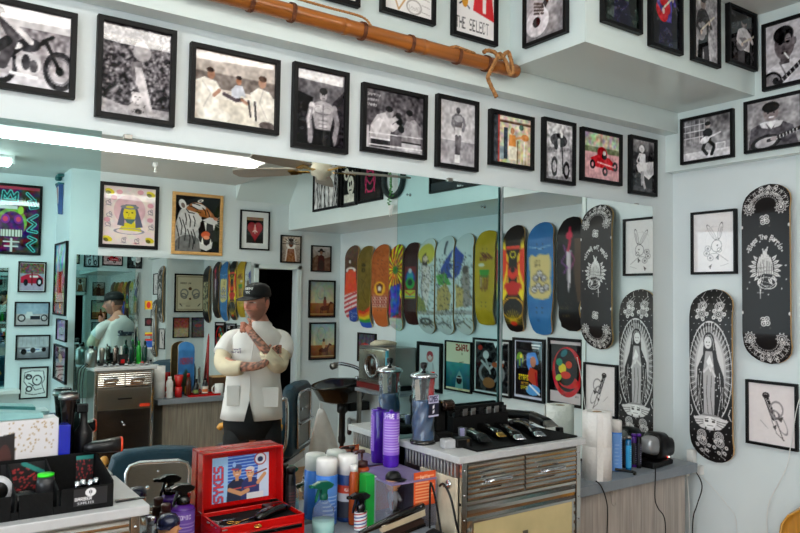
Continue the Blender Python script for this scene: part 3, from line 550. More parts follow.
def a_chief(c):
    c.grad(0, 1, 'cdb9a4', '8a7a70'); c.ell(.5, .3, .26, .24, 'e6ddd2'); c.ell(.5, .3, .12, .13, '6b3a26'); c.ell(.5, .15, .14, .07, '3a2c28')
    for k in range(9): c.line([(.5, .3), (.5+.42*math.cos(PI+k*PI/8), .3+.27*math.sin(PI+k*PI/8))], .03, '4a4038')
    c.poly([(.2, 1), (.34, .48), (.66, .48), (.82, 1)], '8f5a3c'); c.noise(.12, 22); c.line([(.3, .5), (.22, .95)], .06, 'dcd2c6'); c.line([(.7, .5), (.78, .95)], .06, 'dcd2c6')
def a_cowboy(c):
    c.grad(0, 1, 'b8b3ae', '6a4a3a'); c.poly([(0, .5), (.3, .35), (.6, .5), (1, .4), (1, 1), (0, 1)], '6d4f40'); c.noise(.08, 14); c.ell(.5, .2, .2, .04, '2a201c'); c.ell(.5, .15, .09, .07, '2a201c'); c.ell(.5, .26, .07, .07, '8a5f48'); c.poly([(.3, 1), (.34, .4), (.5, .33), (.66, .4), (.7, 1)], '4a2420'); c.ell(.5, .75, .16, .2, '3a2a26')
def a_rider(sky, k):
    def f(c):
        c.grad(0, .62, sky, 'd8c89a'); c.grad(.62, 1, 'a86a38', '6e3f22'); c.poly([(.2, .3), (.45, .1), (.7, .35), (.68, .62), (.22, .62)], '9fb39c', al=.6); c.ell(.45, .3, .16, .2, '88a29a', ring=.08); c.noise(.05, 12, mono=False)
        x = .62 if k == 0 else .55; c.ell(x, .76, .2, .07, '5a2c1c', -8); c.line([(x+.15, .72), (x+.24, .6), (x+.3, .62)], .07, '5a2c1c'); c.ell(x, .6, .07, .12, 'c9a06a' if k else '7a3a2c'); c.ell(x, .48, .05, .05, '4a2a1e')
        for d in (-.16, -.1, .1, .16): c.line([(x+d, .78), (x+d*1.15, .95)], .03, '42200f')
        c.rect(0, .92, 1, .95, 'b8975a')
    return f
def a_skullart(c):
    c.rect(0, 0, 1, 1, '3a1a2c'); c.noise(.25, 12, mono=False); c.rect(0, .0, 1, .05, 'a8384a')
    def scr(pts): c.line(pts, .07, '58c8c0'); c.line(pts, .035, '143a3c')
    scr([(.25, .22), (.27, .09), (.34, .17), (.41, .08), (.46, .17), (.54, .1), (.53, .22), (.25, .22)])
    scr([(.74, .1), (.86, .18), (.95, .3), (.82, .32), (.78, .22), (.9, .2)]); scr([(.95, .42), (.78, .5), (.92, .56), (.78, .66), (.95, .68)]); scr([(.8, .76), (.94, .8), (.78, .88), (.9, .97)])
    c.ell(.45, .55, .3, .22, '6a9a3a'); c.ell(.45, .6, .25, .22, '4a2050'); c.noise(.15, 18, .1, .3, .75, .9, mono=False)
    for x in (.32, .58): c.ell(x, .5, .09, .07, '7a2a86'); c.ell(x, .5, .05, .04, 'd03a5a')
    c.rect(.24, .66, .66, .76, 'cfd0c4')
    for k in range(7): c.line([(.27+.06*k, .66), (.27+.06*k, .76)], .014, '20301c')
    c.ell(.62, .36, .06, .06, '9ac83a'); c.line([(.45, .8), (.45, 1)], .05, 'c8c8c0'); c.line([(.3, .84), (.6, .84)], .03, 'c8c8c0'); c.line([(.32, .91), (.58, .91)], .03, 'c8c8c0'); c.rect(0, .3, .55, .35, 'd0d4d2')
def a_cart(body, sky, grd, kind):
    def f(c):
        c.rect(0, 0, 1, .5, sky); c.rect(0, .5, 1, 1, grd); c.noise(.05, 14)
        if kind == 0:
            c.rect(0, .0, 1, .38, '6b5a4e'); c.noise(.2, 20, y1=.38, mono=False); c.poly([(.05, .5), (.3, .4), (.75, .4), (.95, .55), (.95, .75), (.05, .72)], body); c.rect(.4, .45, .75, .52, 'e8e4e4'); c.ell(.8, .68, .13, .16, '1a1a22'); c.ell(.8, .68, .06, .08, 'd8d8e0'); c.ell(.25, .7, .09, .12, '1a1a22'); c.rect(.46, .34, .52, .8, '7a2024')
        elif kind == 1:
            c.poly([(.3, .55), (.34, .4), (.5, .4), (.52, .55), (.85, .58), (.85, .68), (.2, .7)], body); c.ell(.18, .68, .1, .14, '20262a', ring=.2); c.ell(.87, .68, .09, .13, '20262a', ring=.2); c.rect(.45, .58, .75, .74, '2a2c34')
        else:
            for k in range(8): c.line([(.05+.13*k, .05), (.05+.13*k, .4)], .012, '8a8c90')
            c.poly([(.1, .62), (.5, .5), (.9, .56), (.92, .66), (.5, .76), (.1, .7)], body); c.line([(.2, .68), (.7, .6)], .03, '3a5aa0'); c.ell(.22, .7, .09, .13, '16181c'); c.ell(.84, .62, .07, .1, '16181c'); c.ell(.5, .64, .08, .12, '282a30')
    return f
def a_cartoon(c):
    c.rect(0, 0, 1, 1, 'e8eae8'); k = '22242a'
    c.line([(.15, .15), (.4, .1), (.85, .12), (.9, .4), (.8, .55), (.92, .85), (.5, .9), (.2, .85), (.25, .6), (.12, .45), (.15, .15)], .025, k); c.ell(.62, .42, .17, .16, k, ring=.12); c.ell(.3, .3, .1, .07, k, ring=.3); c.ell(.32, .7, .1, .08, k, ring=.25); c.line([(.4, .55), (.55, .75), (.8, .7)], .025, k); c.ell(.6, .4, .03, .03, k); c.line([(.3, .5), (.5, .6)], .03, k); c.text('So', .22, .2, .1, k, bold=.1)
def a_shaven(c):
    c.rect(0, 0, 1, 1, 'cfd6d8'); c.ell(.52, .26, .13, .1, 'c4857f', ring=.3); c.ell(.52, .2, .14, .07, 'a8444c'); c.line([(.4, .4), (.3, .7)], .02, '8f8a8c'); c.line([(.66, .4), (.76, .7)], .02, '8f8a8c'); c.line([(.42, .42), (.4, .75), (.66, .75), (.64, .42)], .015, '9a9496'); c.ell(.52, .28, .07, .06, 'e0c4bc')
def a_shark(c):
    c.rect(0, 0, 1, 1, 'd5d3b4'); c.text('JAWS', .1, .045, .13, '8f1f1c', wf=.95, bold=.25); c.text('20 x 8', .3, .21, .05, '3a3a34', bold=.1); c.grad(.42, .95, '3f8f92', '0e4a56'); c.noise(.05, 10, y0=.42, mono=False); c.line([(.3, .4), (.46, .42)], .02, '6a6a58')
    c.poly([(.3, .95), (.33, .72), (.45, .58), (.57, .72), (.62, .95)], '6a9a98'); c.ell(.46, .78, .11, .09, '1a1416'); c.rect(0, .95, 1, 1, 'd8cfa8')
    for k in range(6): c.poly([(.37+.033*k, .72), (.4+.033*k, .72), (.385+.033*k, .76)], 'e9ece6')
    c.text('A THRILLER', .3, .96, .025, '8a6a3a')
def a_skeleton(c):
    c.rect(0, 0, 1, 1, 'd8dcdc'); c.rect(.05, .04, .95, .96, '181a1c'); c.noise(.16, 16, .05, .04, .95, .96)
    c.ell(.5, .62, .3, .18, '7a7e80', ring=.14); c.line([(.25, .4), (.5, .55), (.8, .38)], .06, 'a8acac'); c.ell(.4, .28, .1, .08, 'b9bdbd'); c.line([(.4, .36), (.55, .62)], .05, '9a9e9e'); c.ell(.5, .8, .2, .1, '8a5a34'); c.ell(.2, .15, .08, .05, 'a03028'); c.ell(.7, .45, .1, .05, 'a05030')
    c.poly([(.65, .04), (.8, .04), (.72, .14)], 'e8ecec')
def a_straz(c):
    c.rect(0, 0, 1, 1, 'c9cde2'); c.rect(.05, .03, .95, .95, '100d12'); c.rect(.1, .06, .4, .09, 'e8e6e8'); c.rect(.14, .11, .38, .135, 'e8e6e8')
    c.line([(.22, .36), (.3, .24), (.5, .26), (.5, .4), (.38, .55), (.3, .75)], .13, '4a8ad8'); c.ell(.34, .36, .1, .09, 'b5755c'); c.poly([(.2, .5), (.45, .45), (.55, .66), (.2, .8)], 'b8432c'); c.ell(.34, .84, .24, .09, '5aa0e0'); c.line([(.12, .9), (.45, .76)], .05, 'e8eef6'); c.line([(.25, .55), (.2, .75)], .06, 'a01820')
    c.ell(.8, .33, .12, .12, '6aa030'); c.rect(.72, .3, .78, .48, '1a3a5a'); c.rect(.84, .34, .9, .5, '1a3a5a'); c.ell(.76, .28, .04, .04, 'e8d040')
    c.text('ZARTS', .5, .6, .09, 'e6d21e', wf=.62, bold=.2); c.text('RACIN', .5, .72, .05, 'e6a81e', wf=.8, bold=.1); c.text('STARS', .52, .79, .05, 'e6d21e', wf=.8, bold=.1)
def a_redblack(c):
    c.rect(0, 0, 1, 1, 'c9bfc2'); c.rect(0, .06, 1, .82, '0e0b0d'); c.ell(.45, .5, .42, .36, 'b3181f', ring=.12); c.ell(.4, .66, .3, .1, 'c41a22'); c.ell(.5, .42, .34, .3, '161014')
    c.noise(.1, 10, .1, .1, .9, .8, mono=False)
    for x, y, rx, ry, k in ((.6, .45, .12, .08, 'd8c82a'), (.5, .55, .16, .06, 'c8301e'), (.7, .35, .1, .06, '2a8a6a'), (.72, .6, .1, .05, '9ac03a'), (.4, .38, .1, .06, 'c8401e'), (.55, .2, .12, .05, '1f6a72')): c.ell(x, y, rx, ry, k, RNG.rand()*60)
    c.text('LIVE', .1, .86, .03, '2a2628'); c.text('NOV 3', .5, .86, .03, '2a2628')
def a_bwink(c):
    c.rect(0, 0, 1, 1, 'dcdcda')
    for k in range(22): x = RNG.rand(); c.line([(x, 0), (x+.2*RNG.rand()-.1, .4), (x+.3*RNG.rand()-.15, 1)], .02, '1b1b1c')
    c.noise(.2, 16)
def a_steppet(c):
    c.rect(0, 0, 1, 1, '0c0c0d'); k = 'd9d8c8'; c.text('STEPPET', .06, .06, .14, k, wf=.62, bold=.15); c.ell(.4, .6, .22, .2, k); c.ell(.7, .35, .14, .1, k, ring=.3); c.rect(.15, .78, .85, .95, k); c.ell(.35, .55, .05, .05, '0c0c0d'); c.ell(.48, .57, .05, .05, '0c0c0d'); c.rect(.34, .68, .5, .71, '0c0c0d'); c.line([(.15, .4), (.3, .3)], .05, k); c.noise(.1, 14)
def a_pinkline(c):
    c.rect(0, 0, 1, 1, '0d0b0f'); k = 'b02858'; c.ell(.5, .3, .14, .12, k, ring=.2); c.line([(.35, .45), (.3, .8)], .04, k); c.line([(.65, .45), (.7, .8)], .04, k); c.line([(.35, .5), (.5, .62), (.65, .5)], .04, k); c.line([(.4, .8), (.6, .8)], .04, k); c.ell(.5, .55, .22, .25, k, ring=.08); c.noise(.05, 16)
def a_band(c):
    c.rect(0, 0, 1, 1, '0b0b0d'); c.ell(.75, .3, .1, .2, 'a02028'); c.rect(0, .8, 1, 1, '3a3c40'); c.text('BLACK SEVEN BOOKS', .04, .62, .12, '5aa8a8', wf=.8)
def a_cert(c):
    c.rect(0, 0, 1, 1, 'd8cdb0'); k = '6a5a40'; c.line([(.06, .05), (.94, .05), (.94, .95), (.06, .95), (.06, .05)], .012, k); c.text('BARBER LAW', .16, .2, .05, '3a3228'); c.ell(.5, .38, .06, .045, '5a3a20'); c.ell(.5, .66, .04, .03, '5a3a20')
    for s in (-1, 1): c.ell(.5+s*.2, .5, .12, .1, '8a8a80', 30*s, ring=.2); c.ell(.5+s*.22, .58, .1, .06, '7a7a78', -30*s, ring=.25); c.line([(.5+s*.35, .8), (.5+s*.28, .86)], .03, '3a3028')
    c.text('RULES', .36, .84, .04, '4a4030')
def a_sepia(c): c.rect(0, 0, 1, 1, 'a88468'); c.grad(0, .5, '8f3a30', 'a8604a'); c.rect(0, .55, 1, 1, 'b8a888'); c.noise(.1, 14, mono=False)
def a_dusk(c): c.grad(0, 1, '4a4a60', '6a5040'); c.ell(.4, .4, .25, .08, '9a4038'); c.noise(.1, 14, mono=False)
def a_tall(c): c.grad(0, 1, '7ab0c8', 'a8543c'); c.noise(.25, 8, mono=False); c.rect(.2, .4, .7, .8, 'c03a2c'); c.noise(.1, 20, mono=False)
def a_violet(c): c.grad(0, 1, '7a6a9a', 'c8b0c8'); c.ell(.5, .55, .3, .2, '4a4a6a'); c.noise(.1, 12, mono=False)
def a_people(c): c.grad(0, 1, '6a5a58', '3a4454'); c.noise(.2, 10, mono=False); c.ell(.5, .35, .15, .12, 'b89078'); c.rect(.3, .5, .7, 1, '9a2a2c')

# ------------------------------------------------------------------ framed pictures
PL = {'A': (lambda x, y: onY(x, y, YA-0.016)+Vector((0, 0.022, 0)), 0), 'U': (lambda x, y: onY(x, y, 2.063)+Vector((0, 0.022, 0)), 0), 'F': (lambda x, y: onY(x, y, 1.678)+Vector((0, 0.022, 0)), 0),
      'S': (lambda x, y: onX(x, y, 1.958)+Vector((0.022, 0, 0)), -PI/2), 'T': (lambda x, y: onX(x, y, XS-0.022)+Vector((0.022, 0, 0)), -PI/2), 'B': (lambda x, y: onX(x, y, XB-0.022)+Vector((0.022, 0, 0)), -PI/2),
      'R': (lambda x, y: vir(onX(x, y, XR)), -PI/2), 'Tm': (lambda x, y: vir(onX(x, y, XS)), -PI/2),
      'C': (lambda x, y: vir(onY(x, y, 2*YA-YC)), PI), 'D': (lambda x, y: vir(onY(x, y, 2*YA-YD)), PI),
      'P': (lambda x, y: vir(onX(x, y, 1.13)), -PI/2),
      'K': (lambda x, y: Vector((onY(x, y, 9.996).x+0.175, 1.525, onY(x, y, 9.996).z+0.13)), 0)}
WALLP = {'A': lambda x, y: onY(x, y, YA+0.006), 'U': lambda x, y: onY(x, y, 2.085), 'F': lambda x, y: onY(x, y, 1.70), 'B': lambda x, y: onX(x, y, XB), 'T': lambda x, y: onX(x, y, XS), 'S': lambda x, y: onX(x, y, 1.98)}
def frame(pl, L, R, art, label, group, b=0.016, d=0.022, fm=None, mount=0.0, tilt=0.0, res=None, cat='framed picture', name='framed_picture', ratio=None, lip=None, glaze=True):
    f, rz = PL[pl]
    if pl == 'R' and L[0] > 499: L = (L[0]-5,)+L[1:]; R = (R[0]-5,)+R[1:]
    q = [f(L[0], L[1]), f(L[0], L[2]), f(R[0], R[1]), f(R[0], R[2])]
    if pl in WALLP:   # the silhouette edge on the far side of the viewer is the frame's back edge
        fw = WALLP[pl]; k = 0 if pl in 'AUF' else 2; E_ = L if k == 0 else R
        q[k], q[k+1] = fw(E_[0], E_[1]), fw(E_[0], E_[2])
    ct = sum(q, Vector())/4; w_ = (((q[0]+q[1])-(q[2]+q[3]))/2); w_ = math.hypot(w_.x, w_.y); h_ = ((q[0].z-q[1].z)+(q[2].z-q[3].z))/2
    n = Vector((math.sin(rz), -math.cos(rz), 0)); t = math.radians(tilt)
    t0 = thing(name, label, cat, ct+n*(0.002+h_/2*math.sin(t)), rz, group); t0.rotation_euler = (t, 0, rz)
    ring_mb(w_, h_, b, -d, 0).build('frame', fm or M_FRAME, t0, bevel=0.0015)
    iw, ih = w_-2*b, h_-2*b
    if mount:
        ring_mb(iw, ih, mount, -d*0.55, -d*0.3).build('mount', M_MAT, t0); iw -= 2*mount; ih -= 2*mount
    res = res or (330 if ct.y > 0.9 else 220)
    c = Cv(max(16, min(140, iw*res)), max(16, min(170, ih*res))); art(c)
    if pl in ('C', 'D', 'P', 'R', 'Tm') and art not in (a_shark, a_steppet, a_band, a_straz, a_redblack): c.a = c.a[:, ::-1]
    if pl in 'AUFST' and art not in (a_sketches, a_select): c.noise(.10, c.w//3); c.noise(.07, c.w//7); c.a = np.clip((c.a-.5)*1.12+.5, 0, 1)
    sheet('picture', c, iw+0.002, ih+0.002, M_PRINT if glaze else M_SHEET, t0, (0, -d*0.5, 0))
    MB().box(-w_/2+b/2, w_/2-b/2, -0.002, 0.0, -h_/2+b/2, h_/2-b/2).build('backing', M_MAT, t0)
    return t0
GA = 'black framed photographs in a row above the mirror'; GU = 'black framed pictures high on the bulkhead'; GS = 'framed musicians around the upper corner'; TI = 3.4
frame('A', (-22, -7, 85), (76.6, 15, 100.5), a_moto, 'black framed photo of a parked vintage motorcycle above the mirror', GA, tilt=0.3)
frame('A', (95, 13.5, 116), (176, 32.5, 128.5), a_leopard, 'black framed photo of a woman reaching down to a big cat in a garden', GA, tilt=0.3)
frame('A', (188, 41, 122.5), (280, 62, 136.5), a_karate, 'black framed faded colour photo of men in white karate suits', GA, tilt=0.3)
frame('A', (290.5, 61, 147), (349, 74, 155), a_muscle, 'black framed black and white photo of a bare chested muscular man', GA, tilt=0.3)
frame('A', (359.5, 81.5, 153), (427.5, 96.5, 158.5), a_boxing, 'black framed photo of two sparring boxers with handwriting in its corner', GA, tilt=0.4)
frame('A', (434, 92.5, 166.5), (479, 103.5, 172.5), a_strongman, 'black framed photo of a full length athlete against pale grey backdrop', GA, tilt=0.2)
frame('A', (487, 107, 164.5), (534.5, 119.5, 171), a_locker, 'black framed warm coloured picture of people among hanging clothes', GA, tilt=0.2)
frame('A', (540, 117.5, 182), (576, 123, 185.5), a_lowrider, 'black framed black and white photo of people around a parked car', GA, tilt=0.4)
frame('A', (578.5, 126.5, 180), (622.5, 135.5, 186.5), a_racer, 'black framed colour photo of a red open wheel racing car', GA, tilt=0.4)
frame('A', (627, 134.5, 193.5), (657.5, 140.5, 197), a_dress, 'black framed photo of a woman in a billowing white dress', GA, tilt=0.2)
frame('U', (308, -60, -3), (361, -52, 6.5), a_sketches, 'black framed sheet at the top edge of the picture above the bamboo', GU)
frame('U', (379, -62, 11), (436.5, -52, 27), a_sketches, 'black framed pale sheet of tattoo sketches above the bamboo pole', GU)
frame('U', (450, -48, 34.5), (498.5, -40, 47.5), a_select, 'black framed red and orange flash poster above the rope end', GU)
frame('S', (522.5, -40, 49), (570, -62, 32), a_lute_close, 'black framed close up photo of hands on a resonator guitar', GS, b=.014)
frame('F', (599, -75, 23), (643, -66, 34), a_guitar(3, True, bg='1c2622', body='3a4a30', gt='8a6a3a'), 'black framed dark green photo of a guitarist, nearest the duct corner', GS, b=.014)
frame('F', (646.5, -55, 45), (683.5, -46, 56.5), a_guitar(5, True, bg='191a22', body='4a3f8a', gt='b8202c'), 'black framed colour photo of a player with a red guitar', GS, b=.014)
frame('F', (689, -20, 60), (721, -10, 68.5), a_guitar(9, False, -1, bg='a8a4a7', body='3a373a', hat=True), 'black framed photo of a guitarist in a hat, third along the duct', GS, b=.014)
frame('F', (724.5, 4.5, 64), (757.5, 13.5, 70), a_guitar(12, False, 1, bg='262426', body='d8d4d6'), 'black framed photo of a seated bluesman, last along the duct by the corner', GS, b=.014)
frame('T', (761.5, 29, 91), (822, 4, 80), a_portrait, 'black framed close portrait of a guitarist smoking, topmost on the right wall', GS)
frame('T', (680, 120.5, 165.5), (735.5, 107.5, 157), a_stage, 'black framed photo of a guitarist crouching on a stage', GS, b=.014)
frame('T', (743.5, 103.5, 154.8), (806, 88.5, 144.5), a_grin, 'black framed photo of a smiling guitarist in an open collar', GS, b=.014)
GB = 'framed pencil drawings on the right wall'
frame('B', (690.5, 213, 275.5), (738.3, 208.3, 273), a_rabbit, 'black framed pencil drawing of a rabbit head with roses', GB, b=.012, cat='framed drawing')
frame('B', (745.3, 378.3, 442.5), (800, 385, 451.8), a_hand, 'black framed drawing of a straight razor with a rose, below the praying hands deck', GB, b=.012, cat='framed drawing')
GC = 'framed pictures on the opposite wall'
M_LIVE = mat('live_edge_wood', (0.78, 0.60, 0.36), 0.5, var=0.12, scale=14, stretch=(1, 1, 5))
frame('C', (99, 180.5, 246.5), (158, 187.5, 250.5), a_bust, 'black framed pink bandana print of a crowned yellow face', GC, b=.03, res=260)
frame('C', (171.5, 191, 253.5), (222, 196.5, 256.5), a_tiger, 'roaring tiger picture in a rough natural wood frame', GC, b=.028, fm=M_LIVE, res=260)
frame('C', (239.5, 210, 249), (269, 211.5, 251), a_heart, 'black framed red heart print with a wide white mount', GC, b=.014, mount=.05)
frame('C', (280, 235, 262.5), (300.5, 236, 263.5), a_chief, 'small black framed print of a feathered headdress beside the doorway top', GC, b=.012)
frame('C', (310.5, 245.5, 271.5), (330.5, 246, 272.3), a_cowboy, 'small black framed dark print of a cowboy', GC, b=.012)
frame('C', (308, 280, 317), (334.5, 280.5, 318.2), a_rider('7f9a94', 0), 'black framed western print of a rider, the upper of two', GC, b=.016)
frame('C', (308.5, 322.5, 360), (335, 322, 359), a_rider('8aa8b0', 1), 'black framed western print of a rider on pale ground, the lower of two', GC, b=.016)
GD = 'framed pictures in the alcove'
frame('D', (-14, 180, 252), (41, 188.5, 257), a_skullart, 'black framed neon graffiti skull painting in the alcove', GD, b=.022, res=200)
frame('D', (17.5, 261, 291.5), (45.5, 262.5, 293), a_cart('b0203a', '9aa8b8', 'a8a0b4', 0), 'small black framed photo of a red and white drag car', GD, b=.012, mount=.004)
frame('D', (14, 301, 325.5), (49, 302.5, 326.5), a_cart('d0d4d4', '9ab0c0', 'b8b0b0', 1), 'black framed photo of a bare hot rod on a salt flat', GD, b=.012)
frame('D', (15, 334.5, 358.5), (49.5, 335, 359.5), a_cart('c8ccd2', 'b0b4b8', '7a7a80', 2), 'black framed photo of a long dragster, below the hot rod', GD, b=.012)
frame('D', (19, 366.5, 399), (47.5, 366.5, 397.5), a_cartoon, 'black framed line drawing cartoon, lowest in the alcove', GD, b=.012)
frame('P', (56, 243, 314), (67.5, 243, 317), a_tall, 'tall narrow framed colourful picture on the side of the pier', GD, b=.015)
frame('P', (58.3, 319, 340), (67.7, 319, 342), a_violet, 'small violet picture on the side of the pier', GD, b=.008)
frame('P', (55.5, 345, 380), (67.7, 345, 383), a_people, 'dark framed group photo low on the side of the pier', GD, b=.012)
GR = 'framed posters under the skateboards'
frame('R', (359, 333, 365), (377, 333, 360), a_dusk, 'small black framed dark picture behind the towel warmer', GR, b=.014)
frame('R', (418.5, 342, 390.5), (443.3, 342.5, 392), a_shaven, 'black framed line drawing of a figure with red hair', GR, b=.03)
frame('R', (446.5, 341, 390), (473, 341, 393), a_shark, 'black framed film poster with a red title over a teal sea', GR, b=.012)
frame('R', (474.5, 338.5, 393.5), (506.5, 338.5, 396.5), a_skeleton, 'black framed grey engraving of a skeleton on a motorcycle', GR, b=.016)
frame('R', (513.5, 337.5, 398.5), (545, 338.5, 402), a_straz, 'black framed comic poster with yellow lettering and a blue arm', GR, b=.018)
frame('R', (548.5, 337.5, 402), (584, 338.5, 408), a_redblack, 'black framed red and black concert poster beside the pier', GR, b=.02)
GT = 'posters on the soffit over the skateboards'
frame('Tm', (315, 158, 213), (341, 158, 206.5), a_bwink, 'black framed black and white ink poster on the soffit', GT, b=.02, res=180)
frame('Tm', (343, 156, 208), (358.5, 156, 204.5), a_steppet, 'black poster with cream cartoon lettering on the soffit', GT, b=.015, res=220)
frame('Tm', (359.5, 156, 204), (384, 157, 199.5), a_pinkline, 'black poster with a pink line figure on the soffit', GT, b=.02, res=180)
frame('Tm', (431.5, 140, 194.5), (490, 140, 183), a_band, 'wide black concert poster with teal lettering on the soffit', GT, b=.012, res=150)
GK = 'pictures on the inner side of the pier'
frame('K', (170.5, 274, 312.5), (202, 274, 312), a_cert, 'black framed cream barber certificate on the inner side of the pier', GK, b=.02, res=200)
frame('K', (168.5, 317.5, 338), (185, 317, 337.5), a_sepia, 'small framed sepia red picture under the certificate', GK, b=.012)
frame('K', (187.5, 317.5, 337.5), (204, 317, 337), a_dusk, 'small framed dusky picture under the certificate, beside the sepia one', GK, b=.012)

# ------------------------------------------------------------------ skateboard decks
POP = [(-1, .0), (-.985, .34), (-.96, .55), (-.92, .76), (-.87, .91), (-.80, .99), (-.7, 1), (0, 1), (.7, 1), (.80, .99), (.87, .91), (.92, .76), (.96, .55), (.985, .34), (1, .0)]
OLD = [(-1, .0), (-.985, .45), (-.96, .68), (-.9, .86), (-.75, .97), (-.3, 1), (.2, .98), (.5, .88), (.75, .84), (.88, .86), (.96, .8), (.99, .55), (1, 0)]
EGG = [(-1, .0), (-.985, .34), (-.95, .58), (-.88, .8), (-.78, .92), (-.5, .98), (0, 1), (.4, .94), (.6, .86), (.8, .78), (.92, .7), (.98, .5), (1, 0)]
SHARK = [(-1, .0), (-.98, .45), (-.93, .7), (-.8, .9), (-.62, 1), (-.5, .93), (-.3, 1), (.1, .95), (.45, .93), (.6, .78), (.78, .86), (.86, .78), (.93, .84), (.97, .55), (1, .3)]
def deck(center, L, W, rz, art, label, grp, prof=POP, nu=27, nv=110, cw=40, ch=150, edge='c9a26a', off=0.045, tilt=0, name='skateboard_deck', flip=False):
    pt, pw = zip(*prof)
    a = np.linspace(-1, 1, nv); t = 0.6*a+0.4*np.sin(a*PI/2); t[0], t[-1] = -0.999, 0.999
    hw = np.interp(t, pt, pw)*W/2; hw = np.maximum(hw, 0.004)
    s = np.linspace(-1, 1, nu); S, T = np.meshgrid(s, t); HW = np.repeat(hw[:, None], nu, 1)
    X = S*HW; Z = -T*L/2; k = np.clip((np.abs(T)-.66)/.34, 0, 1)**1.5
    Yf = -off-0.011 + k*(off-0.001) - 0.004*(S**2)*0 + 0.003*(S*HW/(W/2))**2
    cv = Cv(cw, ch); art(cv)
    for yy in (.2, .24, .76, .8):
        for xx in (.4, .6): cv.ell(xx, yy, .022, .006, '3a3530')
    if flip: cv.a = cv.a[:, ::-1]
    cf = cv.samp(X/W+0.5, T/2+0.5)
    P = np.stack([X, Yf, Z], -1); B = np.stack([X, Yf+0.011, Z], -1)
    vs = np.concatenate([P.reshape(-1, 3), B.reshape(-1, 3)]); n0 = nu*nv
    e = np.array(hx(edge)); cols = np.concatenate([cf.reshape(-1, 3), np.tile(e*0.5, (n0, 1))])
    idx = np.arange(n0).reshape(nv, nu)
    f1 = np.stack([idx[1:, :-1], idx[1:, 1:], idx[:-1, 1:], idx[:-1, :-1]], -1).reshape(-1, 4); f2 = f1[:, ::-1]+n0
    loop = list(idx[0, :])+list(idx[1:, -1])+list(idx[-1, :-1][::-1])+list(idx[1:-1, 0][::-1]); m = len(loop)
    o1 = len(vs); vs = np.concatenate([vs, vs[loop], vs[[i+n0 for i in loop]]]); cols = np.concatenate([cols, np.tile(e, (2*m, 1))])
    f3 = [[o1+i, o1+(i+1) % m, o1+m+(i+1) % m, o1+m+i] for i in range(m)]
    me = bpy.data.meshes.new(name); me.from_pydata(vs.tolist(), [], f1.tolist()+f2.tolist()+f3); me.materials.append(M_DECK); setcol(me, cols)
    me.polygons.foreach_set('use_smooth', [True]*len(me.polygons)); me.update()
    o = bpy.data.objects.new(name, me); COL.objects.link(o); o.location = center; o.rotation_euler = (0, math.radians(tilt), rz)
    return tag(o, label, 'skateboard deck', grp)
def bandana(c, y0, y1, flip):
    W_ = 'dedbda'; f = lambda y: (y0+(y1-y0)*y) if not flip else (y1-(y1-y0)*y); A = .27
    P = lambda r, a, b=0: (.5+r*math.cos(a), f(1.02-r*math.sin(a)*1.85+b))
    for r, n_, sz in ((.47, 30, .010), (.26, 18, .009), (.245, 30, .006)):
        for k in range(n_+1): x, y = P(r, PI*k/n_); c.ell(x, y, sz, sz*A, W_)
    for k in range(11):
        a = PI*(k+.5)/11; x, y = P(.33, a); c.ell(x, y, .034, .034*A, W_, ring=.22); c.ell(x, y, .014, .014*A, W_)
    for k in range(9):
        a = PI*(k+.5)/9; x, y = P(.405, a); q = -math.degrees(a)*(1 if not flip else -1); c.ell(x, y, .05, .016*A*1.6, W_, q, ring=.2)
        for d in (-.05, .05): x, y = P(.43, a+d); c.ell(x, y, .012, .012*A, W_)
    for s_ in (-1, 1):
        c.ell(.5+s_*.33, f(1.05), .095, .095*A, W_, ring=.07); c.ell(.5+s_*.33, f(1.05), .06, .06*A, W_, ring=.14); c.ell(.5+s_*.33, f(1.05), .028, .028*A, W_)
        for k in range(10): a = 2*PI*k/10; c.ell(.5+s_*.33+.118*math.cos(a), f(1.05)+.118*A*math.sin(a), .013, .013*A, W_)
        c.line([(.5+s_*.1, f(.2)), (.5+s_*.2, f(.3)), (.5+s_*.12, f(.42)), (.5+s_*.22, f(.5))], .014, W_); c.ell(.5+s_*.16, f(.16), .03, .03*A, W_, ring=.3)
    for k in range(5): c.line([(.5, f(.05)), (.5+.06*(k-2), f(.34))], .012, W_)
    c.ell(.5, f(.42), .03, .03*A, W_, ring=.3)
    for _ in range(50):
        x, y = RNG.rand(), RNG.rand()*.5; c.ell(x, f(y), .007, .007*A, W_)
